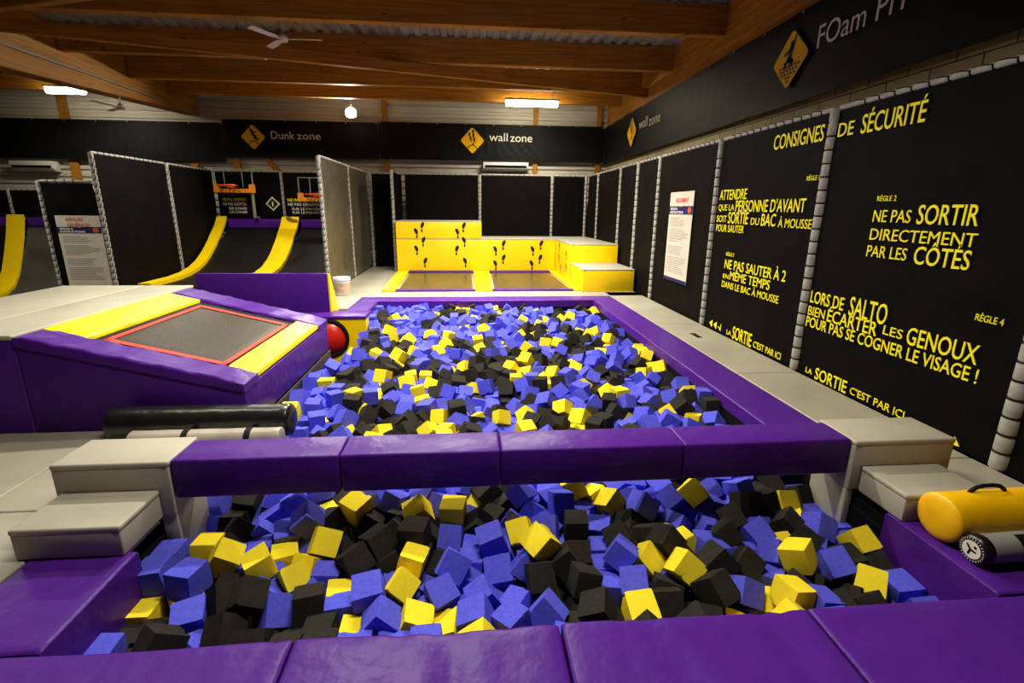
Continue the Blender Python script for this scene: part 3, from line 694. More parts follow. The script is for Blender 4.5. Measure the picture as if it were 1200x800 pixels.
diamond(bm, o_, X_, Z_, .20, .0, 0); diamond(bm, o_, X_, Z_, .155, .004, 1); flat_poly(bm, [(-.015, -.07), (.015, -.07), (.02, .02), (.0, .08), (-.02, .02)], o_, X_, Z_, .008, 2)
obj('warning_sign', bm, [M['white_print'], M['black_print'], M['yellow_print']], DW[0], recalc=False)['label'] = 'white outlined diamond sign'
small_text(DL[0], [('NE PAS GRIMPER', -14.6, -13.0, 1.72, .10, 1), ('INSTRUCTIONS', -14.3, -13.05, 1.52, .08, 1)], yt)

# ================================================================== DUNK RAMPS
RP = [(15.2, 1.30), (14.98, 1.12), (14.72, .92), (14.42, .68), (14.1, .46), (13.75, .27), (13.35, .13), (12.9, .05), (12.4, .01), (11.3, 0.0)]
RL = [(15.2, 1.25), (15.05, .85), (14.85, .35), (14.65, -.1), (14.4, -.45), (14.1, -.62), (13.4, -.68)]   # the outer lane drops lower
def ramp_strip(bm, x0, x1, lift, th, pts=None):
    pts = pts or RP; n = len(pts); V = []
    for y, z in pts: V.append([bm.verts.new((x0, y, z + lift)), bm.verts.new((x1, y, z + lift)), bm.verts.new((x1, y + .01, z + lift - th)), bm.verts.new((x0, y + .01, z + lift - th))])
    for i in range(n - 1):
        for k in range(4): bm.faces.new((V[i][k], V[i][(k + 1) % 4], V[i + 1][(k + 1) % 4], V[i + 1][k]))
    bm.faces.new(V[0]); bm.faces.new(V[-1][::-1])
M['scuff'] = mat('scuffed_vinyl', srgb(96, 74, 14), 0.6, 0.2, noise=(12, srgb(150, 118, 10), .4, .7))
M['ramp_black'] = mat('black_ramp_cloth', srgb(21, 20, 19), 0.5, 0.2, noise=(3, srgb(17, 16, 15), .4, .7), bump=(60, .15, .002))
M['ramp_grey'] = mat('grey_sheened_ramp_cloth', srgb(74, 72, 66), 0.4, 0.5, noise=(2, srgb(58, 56, 52), .4, .7), bump=(90, .2, .002))
def ramp(x0, x1, label, m='ramp_black', pts=None):
    bm = bm_new(); ramp_strip(bm, x0, x1, .0, .03, [(15.2, 1.1), (15.0, .97)] + RP[3:] if pts is None else [(15.2, 1.1), (15.08, .8)] + pts[2:]); return tag(obj('dunk_ramp', bm, M[m], smooth=True), label, 'ramp', 'curved black dunk ramps')
ramp(-6.85, -5.35, 'curved black ramp between the two yellow strips under the first hoop')
ramp(-4.84, -3.0, 'curved black ramp beside the shiny partition under the second hoop')
ramp(-12.18, -8.6, 'grey sheened ramp beyond the rules poster panel', 'ramp_grey', RL)
ramp(-15.6, -12.67, 'curved black ramp at the very edge of the hall', 'ramp_black', RL)
def ystrip(x0, x1, label, pts=None):
    bm = bm_new(); ramp_strip(bm, x0, x1, .085, .09, [(15.2, 1.36)] + (pts or RP)[1:]); return tag(obj('ramp_pad_strip', bm, M['yellow'], smooth=True), label, 'ramp pad', 'yellow padded strips on the dunk ramps')
ystrip(-7.12, -6.86, 'curving yellow pad strip along the dark partition')
ys = ystrip(-5.33, -4.86, 'yellow pad strip between the two hoops with a dark scuff at its top')
bm = bm_new()
e_ = (Vector((0, 14.98, 1.205)) - Vector((0, 15.2, 1.445))).normalized()
flat_poly(bm, [(.02, .02), (.16, .0), (.22, .07), (.36, .10), (.40, .19), (.30, .22), (.16, .17), (.08, .13)], (-5.25, 15.19, 1.438), (1, 0, 0), e_, -.004)
obj('scuff', bm, M['scuff'], ys, recalc=False)['label'] = 'dark scuff mark'
ystrip(-12.65, -12.2, 'yellow pad strip on the outermost ramp', RL)
for a, b, l in [(-6.85, -5.35, 'purple pad along the ramp top under the first hoop'), (-4.84, -3.0, 'purple pad along the ramp top under the second hoop'), (-12.18, -8.3, 'purple pad along the ramp top behind the poster panel'), (-15.6, -12.67, 'purple pad along the ramp top at the edge of the hall')]:
    rbox('ramp_top_pad', l, 'ramp pad', a, b, 15.215, 15.41, 1.12, 1.37, 'purple', .02, group='purple ramp top pads')
bm = bm_new(); add_prism(bm, [(-13.2, 12.9, -.75), (-11.9, 12.9, -.75), (-12.25, 12.9, -.45), (-13.2, 12.9, -.22)], (0, .35, 0), .01, 1); tag(obj('corner_pad', bm, M['purple'], smooth=True), 'purple wedge pad at the foot of the outermost yellow strip', 'pad')

# basketball hoops
def hoop(label, x0, x1, z0, z1, y=14.95, pole=True):
    t = thing('basketball_hoop', label, 'basketball hoop', ((x0 + x1) / 2, y, 1.36), 'basketball hoops over the dunk ramps')
    bm = bm_new(); add_box(bm, x0, x1, y, y + .012, z0, z1, .003, 1); obj('backboard', bm, M['clear'], t)['label'] = 'clear backboard'
    bm = bm_new(); w = .022
    add_box(bm, x0, x1, y - .006, y + .018, z1 - w, z1); add_box(bm, x0, x0 + w, y - .006, y + .018, z0, z1 - w); add_box(bm, x1 - w, x1, y - .006, y + .018, z0, z1 - w)
    c = (x0 + x1) / 2
    add_box(bm, c - .25, c - .23, y - .006, y + .018, z0 + .12, z1 - w); add_box(bm, c + .23, c + .25, y - .006, y + .018, z0 + .12, z1 - w)
    obj('board_frame', bm, M['grey_metal'], t)
    bm = bm_new(); h = .2
    add_prism(bm, [(x0 - .03, y - .03, z0 - .03), (x1 + .03, y - .03, z0 - .03), (x1 + .03, y - .03, z0 + h), (x1 - .12, y - .03, z0 + h), (x1 - .12, y - .03, z0 + .08), (x0 + .12, y - .03, z0 + .08), (x0 + .12, y - .03, z0 + h), (x0 - .03, y - .03, z0 + h)], (0, .07, 0), .008, 1)
    obj('edge_padding', bm, M['orange'], t)['label'] = 'orange edge padding'
    bm = bm_new(); add_torus(bm, (c - .05, y - .30, z0 + .155), (0, 0, 1), .235, .016, 28, 8); add_box(bm, c - .15, c + .05, y - .09, y - .03, z0 + .09, z0 + .20, .01, 1)
    obj('rim', bm, M['rim'], t, smooth=True)['label'] = 'orange rim'
    bm = bm_new()
    for k in range(12):
        a = 2 * PI * k / 12; b = a + PI / 12
        add_tube(bm, [(c - .05 + .23 * math.cos(a), y - .30 + .23 * math.sin(a), z0 + .15), (c - .05 + .17 * math.cos(b), y - .30 + .17 * math.sin(b), z0 + .0), (c - .05 + .13 * math.cos(a), y - .30 + .13 * math.sin(a), z0 - .12)], .005, 5)
    obj('net', bm, M['cord'], t)
    if pole:
        bm = bm_new(); add_tube(bm, [(x1 - .1, y + .36, 1.373), (x1 - .1, y + .36, 1.40), (x1 - .1, y + .12, 1.42), (x1 - .1, y + .12, z1 - .2)], .045, 12); add_box(bm, x1 - .16, x1 - .04, y + .012, y + .12, z0 + .2, z0 + .4); obj('pole', bm, M['grey_metal'], t, smooth=True)
hoop('basketball hoop with clear backboard and orange padding beside the dark partition', -6.95, -5.92, 2.11, 2.72)
hoop('basketball hoop half hidden behind the shiny partition', -4.72, -3.6, 1.90, 2.52, pole=True)

# ================================================================== YELLOW WALL-RUN BLOCKS
def yblock(name, label, x0, x1, y0, y1, z0, z1, top=True, prints=None, side=None):
    t = thing(name, label, 'yellow block', ((x0 + x1) / 2, (y0 + y1) / 2, z0), 'yellow blocks of the wall run')
    rbox('body', '', '', x0, x1, y0, y1, z0, z1 - (.025 if top else 0), 'yellow', .012, t)
    if top: rbox('top_panel', '', '', x0 - .004, x1 + .004, y0 - .006, y1 + .002, z1 - .027, z1, 'grey', .01, t)['label'] = 'grey top panel'
    return t
def shoe(bm, c, ax, ay, s, flip, tilt):
    """dark shoe sole and heel"""
    ax = Vector(ax); ay = Vector(ay); ca, sa = math.cos(tilt), math.sin(tilt); a = ax * ca + ay * sa; b = ay * ca - ax * sa; f = -1 if flip else 1
    sole = [(-.26, .0), (-.30, .22), (-.20, .44), (.02, .52), (.22, .42), (.28, .2), (.16, .02), (.06, -.14), (-.1, -.14)]
    heel = [(-.12, -.2), (.08, -.2), (.13, -.38), (.04, -.5), (-.1, -.48), (-.16, -.34)]
    for poly in (sole, heel): flat_poly(bm, [((x + (y * y) * .5 - .05) * .62 * s * f, y * s) for x, y in (poly if f > 0 else poly[::-1])], c, a, b, .006)
def prints(parent, pts, y):
    for k, (x, z) in enumerate(pts):
        bm = bm_new(); shoe(bm, (x, y - .006, z), X_, Z_, .27, k % 2, (.15 if k % 2 else -.15))
        obj('shoe_print', bm, M['black_print'], parent, recalc=False)['label'] = 'black shoe print'
low = yblock('wall_run_block', 'long yellow block with black shoe prints behind the two floor trampolines', -1.955, 2.418, 13.93, 15.38, 0, .92)
up = yblock('wall_run_block', 'upper yellow block with shoe prints, stacked to make the taller part', -1.955, .36, 13.935, 15.38, .922, 1.385)
prints(up, [(-1.24, 1.22), (-1.41, 1.06), (.0 - .12, 1.22), (-.30, 1.06)], 13.935)
prints(low, [(-1.22, .83), (-1.42, .60), (-1.19, .27), (-.12, .83), (-.32, .60), (-.10, .27), (.97, .75), (.74, .59), (.97, .36), (.74, .20), (2.02, .75), (1.78, .59), (2.0, .36), (1.76, .20)], 13.93)
side = yblock('wall_run_block', 'yellow side block with grey top, upper step beside the lettered wall', 2.425, 3.585, 11.83, 15.38, 0, .92)
stp = yblock('wall_run_block', 'yellow lower step with grey top nearest the foam pit', 2.425, 3.56, 10.44, 11.825, 0, .485)
for k, (y, z) in enumerate([(13.3, .75), (12.3, .62), (13.3, .45), (12.3, .30), (13.0, .2)]):
    bm = bm_new(); shoe(bm, (2.419, y, z), (0, -1, 0), Z_, .24, k % 2, .1)
    obj('shoe_print', bm, M['black_print'], side, recalc=False)['label'] = 'black shoe print'
def floor_tramp(label, x0, x1, xb0, xb1):
    t = thing('floor_trampoline', label, 'trampoline', ((x0 + x1) / 2, 12.3, 0), 'floor trampolines of the wall run')
    bm = bm_new(); add_prism(bm, [(x0, 10.72, .012), (x1, 10.72, .012), (xb1, 13.72, .012), (xb0, 13.72, .012)], (0, 0, .012)); obj('bed', bm, M['mesh_brown'], t)
    rbox('back_pad', '', '', xb0 - .05, xb1 + .05, 13.68, 13.915, .0, .06, 'purple', .012, t)['label'] = 'purple back pad'
    rbox('front_pad', '', '', x0 - .05, x1 + .05, 10.56, 10.74, .0, .035, 'purple', .01, t)['label'] = 'purple front edge'
M['mesh_brown'] = mat('dark_trampoline_cloth', srgb(70, 60, 46), 0.3, 0.6, noise=(6, srgb(54, 47, 38), .4, .6), bump=(150, .2, .002))
floor_tramp('floor trampoline under the tall yellow block', -1.5, .08, -1.58, .07)
floor_tramp('floor trampoline under the lower yellow wall', .56, 2.22, .62, 2.2)
def wedge(label, pts):
    bm = bm_new(); add_prism(bm, [(x, y, .002) for x, y in pts], (0, 0, .05), .008, 2); tag(obj('floor_pad', bm, M['yellow'], smooth=True), label, 'floor pad', 'yellow pads between the floor trampolines')
wedge('yellow floor pad at the outer side of the first floor trampoline', [(-1.83, 10.56), (-1.56, 10.56), (-1.64, 13.9), (-1.95, 13.9)])
wedge('yellow floor pad between the two floor trampolines', [(.135, 10.56), (.505, 10.56), (.565, 13.9), (.125, 13.9)])
wedge('yellow floor pad beside the yellow steps', [(2.275, 10.56), (2.415, 10.56), (2.415, 13.9), (2.255, 13.9)])

# bucket
t = thing('bucket', 'white plastic bucket with a printed label standing by the shiny partition', 'bucket', (-2.55, 10.2, 0))
bm = bm_new(); add_lathe(bm, (-2.55, 10.2, 0), (0, 0, 1), [(0, .13), (.01, .138), (.30, .16), (.31, .172), (.335, .172), (.34, .168), (.36, .168), (.365, .16), (.365, .02)], 28); obj('body', bm, M['white_plastic'], t, smooth=True)
bm = bm_new(); add_lathe(bm, (-2.55, 10.2, .06), (0, 0, 1), [(0, .1435), (.0, .1445), (.2, .1575), (.2, .156)], 28); obj('label_print', bm, M['bucket_print'], t, smooth=True)
bm = bm_new(); add_box(bm, 3.16, 3.24, 6.44, 6.70, .0, .002); tag(obj('floor_sticker', bm, M['black_print']), 'small dark sticker on the grey mat beside the first lettered panel', 'sticker')

# ================================================================== BANNERS
def banner(label, p, q, z0, z1, amp, seed, cat='banner'):
    p = Vector((*p, 0)); q = Vector((*q, 0)); d = q - p; L = d.length; d.normalize(); n = Vector((d.y, -d.x, 0))
    t = thing('banner', label, cat, ((p.x + q.x) / 2, (p.y + q.y) / 2, z0), 'black zone banners')
    rnd = random.Random(seed); W_ = [(rnd.uniform(0, L), rnd.uniform(.5, 1.6), rnd.uniform(-1.5, 1.5), rnd.uniform(.3, 1)) for _ in range(int(L * 1.2))]
    bm = bm_new(); nx = int(L * 14); nz = 14; S = []
    for s in (0, .012):
        g = []
        for i in range(nx + 1):
            row = []
            for j in range(nz + 1):
                u = L * i / nx; w = j / nz; off = 0
                for c, wid, sl, am in W_:
                    if abs(u - c) < wid: off += am * math.cos((u - c) / wid * PI / 2) ** 2 * math.sin((u - c + sl * w) * 22) * .5
                row.append(bm.verts.new(p + d * u + n * (amp * off * (.25 + .75 * (1 - abs(2 * w - .9))) - s) + Vector((0, 0, z0 + (z1 - z0) * w))))
            g.append(row)
        S.append(g)
        for i in range(nx):
            for j in range(nz): bm.faces.new((g[i][j], g[i + 1][j], g[i + 1][j + 1], g[i][j + 1]))
    A, B = S
    for i in range(nx):
        bm.faces.new((A[i][0], A[i + 1][0], B[i + 1][0], B[i][0])); bm.faces.new((A[i][nz], A[i + 1][nz], B[i + 1][nz], B[i][nz]))
    obj('cloth', bm, M['banner'], t, smooth=True)
    k = int(L / .8)
    for i in range(k + 1):
        bm = bm_new(); add_torus(bm, p + d * (.05 + (L - .1) * i / k) + Vector((0, 0, z1 - .03)) + n * .014, n, .014, .006, 10, 5)
        obj('eyelet', bm, M['grey_metal'], t)
    return t
B1 = banner('long black banner at the far end with the dunk zone diamond sign', (-6.95, 15.9), (-2.6, 15.9), 3.1, 4.12, .012, 3)
B2 = banner('black banner at the far end with the wall zone diamond sign', (-2.58, 15.9), (4.17, 15.9), 3.12, 4.15, .03, 5)
B0 = banner('plain black banner at the far end above the rules poster', (-14.5, 15.9), (-6.97, 15.9), 2.97, 4.02, .02, 9)
B3 = banner('long black banner above the lettered wall with foam pit zone lettering', (4.19, 15.88), (4.19, 1.6), 3.06, 4.13, .01, 11)
def rdiamond(rx, ry, c=.1):
    P_ = [(rx, 0), (0, ry), (-rx, 0), (0, -ry)]; out = []
    for k in range(4):
        a, b, n = P_[k - 1], P_[k], P_[(k + 1) % 4]
        out += [(b[0] + (a[0] - b[0]) * c, b[1] + (a[1] - b[1]) * c), (b[0] + (a[0] - b[0]) * c * .3 + (n[0] - b[0]) * c * .3, b[1] + (a[1] - b[1]) * c * .3 + (n[1] - b[1]) * c * .3), (b[0] + (n[0] - b[0]) * c, b[1] + (n[1] - b[1]) * c)]
    return out
def zone_sign(parent, o, ax, ay, rx, ry, icon):
    bm = bm_new(); o = Vector(o)
    flat_poly(bm, rdiamond(rx * 1.06, ry * 1.06), o, ax, ay, .03, 1); flat_poly(bm, rdiamond(rx, ry), o, ax, ay, .034, 0)
    C = lambda x0, y0, x1, y1, w: capsule(bm, x0 * rx, y0 * ry, x1 * rx, y1 * ry, w * rx, .038, 1, o, ax, ay)
    D = lambda x, y, r: flat_poly(bm, [(x * rx + r * rx * math.cos(2 * PI * k / 14), y * ry + r * rx * math.sin(2 * PI * k / 14)) for k in range(14)], o, ax, ay, .038, 1)
    def arc(cx_, cy_, R_, a0, a1, w):
        for k in range(10):
            a = a0 + (a1 - a0) * k / 10; b = a0 + (a1 - a0) * (k + 1) / 10
            C(cx_ + R_ * math.cos(a), cy_ + R_ * math.sin(a), cx_ + R_ * math.cos(b), cy_ + R_ * math.sin(b), w)
    if icon == 'dunk':
        D(-.02, .42, .09); C(-.1, .55, -.24, .74, .05); D(-.28, .80, .08); C(-.1, .55, .02, .18, .1); C(.02, .18, .22, .02, .08); C(.22, .02, .1, -.12, .06); C(.02, .18, .3, -.2, .07); C(.3, -.2, .44, -.14, .05); C(.0, .4, .25, .38, .05); arc(0, -.66, .36, .35, PI - .35, .035)
    elif icon == 'wall':
        for x, y in ((.05, .62), (-.25, .42), (.08, .32), (-.15, .1), (.15, .02)): C(x, y, x + .03, y + .12, .075); C(x + .05, y - .1, x + .06, y - .13, .055)
        C(.08, -.28, .06, -.2, .05); arc(0, -.72, .38, .3, PI - .3, .035)
    else:
        D(.03, .52, .1); C(.1, .36, .2, .72, .05); C(.05, .36, -.32, .22, .055); C(.02, .36, -.04, .02, .12); C(-.04, .02, .14, -.1, .085); C(.14, -.1, .02, -.24, .06); C(-.06, .0, -.24, -.1, .075); C(-.24, -.1, -.2, -.26, .05)
        for r_ in range(5):
            for c_ in range(-4, 5):
                y = -.22 - r_ * .13; x = c_ * .17 + (.085 if r_ % 2 else 0)
                if abs(x) + abs(y) < .86: flat_poly(bm, [((x - .06) * rx, (y - .045) * ry), ((x + .05) * rx, (y - .045) * ry), ((x + .06) * rx, (y + .045) * ry), ((x - .05) * rx, (y + .045) * ry)], o, ax, ay, .038, 1)
    obj('zone_sign', bm, [M['sign_yellow'], M['black_print']], parent, recalc=False)['label'] = 'yellow diamond sign with black pictogram'
def btext(parent, rows, ax, m='white_print', w=.0):
    bm = bm_new()
    for s, o, wd, h in rows: add_text(bm, s, o, ax, Z_, wd, h, w, .036, 0)
    obj('lettering', bm, M[m], parent, recalc=False)['label'] = 'white lettering'
zone_sign(B1, (-6.13, 15.9, 3.65), X_, Z_, .345, .345, 'dunk'); btext(B1, [('Dunk', (-5.63, 15.9, 3.61), .66, .22), ('zone', (-4.90, 15.9, 3.61), .66, .22)], X_)
zone_sign(B2, (.155, 15.9, 3.68), X_, Z_, .36, .375, 'wall'); btext(B2, [('wall', (.66, 15.9, 3.68), .55, .24), ('zone', (1.29, 15.9, 3.67), .66, .24)], X_)
AX = (0, -1, 0)
zone_sign(B3, (4.19, 13.2, 3.62), AX, Z_, .37, .36, 'wall'); btext(B3, [('wall', (4.19, 12.64, 3.61), .58, .23), ('zone', (4.19, 11.95, 3.58), .70, .23)], AX)
zone_sign(B3, (4.19, 6.77, 3.60), AX, Z_, .37, .35, 'foam'); btext(B3, [('FOam', (4.19, 6.26, 3.585), .74, .255), ('PiT', (4.19, 5.38, 3.585), .42, .255), ('Zone', (4.19, 4.80, 3.585), .74, .255)], AX)

# ================================================================== LAMPS, FANS, AIR CONDITIONERS
def ceiling_lamp(label, x0, x1, y, z, power):
    t = thing('ceiling_lamp', label, 'ceiling lamp', ((x0 + x1) / 2, y, z), 'glowing tube lamps under the roof')
    rbox('housing', '', '', x0 - .03, x1 + .03, y - .09, y + .09, z + .06, z + .11, 'grey_metal', .01, t)
    bm = bm_new(); add_lathe(bm, (x0, y, z), (1, 0, 0), [(0, .04), (.02, .08), (x1 - x0 - .02, .08), (x1 - x0, .04)], 14); obj('diffuser', bm, M['lamp'], t, smooth=True)['label'] = 'glowing tube'
    bm = bm_new()
    for xx in (x0 + .15, x1 - .15): add_tube(bm, [(xx, y, z + .06), (xx, y, z + .5)], .008, 6)
    obj('hanger', bm, M['grey_metal'], t)
    area_light('lamp_glow', (x0 + x1) / 2, y, z - .07, power, x1 - x0, .14)
ceiling_lamp('bright tube lamp under the far roof beam above the wall zone banner', 1.03, 2.42, 14.2, 4.42, 220)
ceiling_lamp('smaller glowing tube lamp far off beyond the long dark girder', -10.3, -9.4, 14.3, 4.44, 120)
t = thing('floodlight', 'dazzling floodlight on the far roof beam between the two far banner signs', 'floodlight', (-3.25, 15.5, 4.3))
rbox('housing', '', '', -3.42, -3.08, 15.48, 15.62, 4.16, 4.42, 'grey_metal', .02, t)
bm = bm_new(); add_lathe(bm, (-3.25, 15.48, 4.29), (0, -1, 0), [(0, .13), (.03, .14), (.05, .09), (.055, .001)], 20); obj('lens', bm, M['flood'], t, smooth=True)['label'] = 'glowing lens'
bm = bm_new(); add_tube(bm, [(-3.25, 15.56, 4.42), (-3.25, 15.56, 4.96)], .02, 8); obj('bracket', bm, M['grey_metal'], t)
d_ = bpy.data.lights.new('flood_glow', 'SPOT'); d_.energy = 900; d_.spot_size = math.radians(120); d_.spot_blend = .6; d_.color = (1, .93, .8); d_.shadow_soft_size = .12
o = bpy.data.objects.new('flood_glow', d_); COL.objects.link(o); o.location = (-3.25, 15.40, 4.29); o.rotation_euler = (math.radians(62), 0, PI - math.radians(20))
def fan(label, c, top, angs, R=.62):
    t = thing('ceiling_fan', label, 'ceiling fan', c, 'white ceiling fans'); c = Vector(c)
    bm = bm_new(); add_tube(bm, [c + Vector((0, 0, .05)), (c.x, c.y, top)], .014, 8); add_lathe(bm, (c.x, c.y, top - .06), (0, 0, 1), [(0, .02), (.02, .05), (.06, .055)], 14); obj('rod', bm, M['white_plastic'], t, smooth=True)
    bm = bm_new(); add_lathe(bm, c - Vector((0, 0, .06)), (0, 0, 1), [(0, .03), (.01, .07), (.05, .09), (.09, .08), (.12, .03)], 18); obj('motor', bm, M['white_plastic'], t, smooth=True)
    for a in angs:
        u = Vector((math.cos(a), math.sin(a), 0)); v = Vector((-math.sin(a), math.cos(a), .18)); bm = bm_new()
        pts = [c + u * .07 - v * .025, c + u * .2 - v * .05, c + u * R - v * .06, c + u * (R + .02), c + u * R + v * .06, c + u * .2 + v * .05, c + u * .07 + v * .025]
        add_prism(bm, [tuple(p_ + Vector((0, 0, -.02))) for p_ in pts], (0, 0, .008)); obj('blade', bm, M['white_plastic'], t)
fan('white three-bladed ceiling fan hanging over the pit side', (-3.03, 9.55, 4.42), 4.95, (-.05, 2.25, 4.2))
fan('white ceiling fan hanging below the long dark girder', (-7.72, 12.8, 3.85), 4.38, (.35, 2.44, 4.54), .75)
def aircon(label, x0, x1, z0, z1):
    t = thing('air_conditioner', label, 'air conditioner', ((x0 + x1) / 2, 16.0, z0), 'wall air conditioners')
    bm = bm_new(); add_prism(bm, [(x0, 16.05, z0), (x0, 15.86, z0), (x0, 15.78, z0 + .08), (x0, 15.78, z1), (x0, 16.05, z1)], (x1 - x0, 0, 0), .02, 2); obj('body', bm, M['white_plastic'], t, smooth=True)
    bm = bm_new(); add_prism(bm, [(x0 + .06, 15.775, z0 + .09), (x0 + .06, 15.772, z0 + .16), (x1 - .06, 15.772, z0 + .16), (x1 - .06, 15.775, z0 + .09)], (0, .004, 0)); obj('air_slot', bm, M['dark'], t)['label'] = 'dark air slot'
aircon('white wall air conditioner on the cladding above the yellow blocks', .47, 1.85, 2.83, 3.08)
aircon('white wall air conditioner at the edge of the hall beside the thick timber post', -12.75, -11.6, 2.62, 2.9)

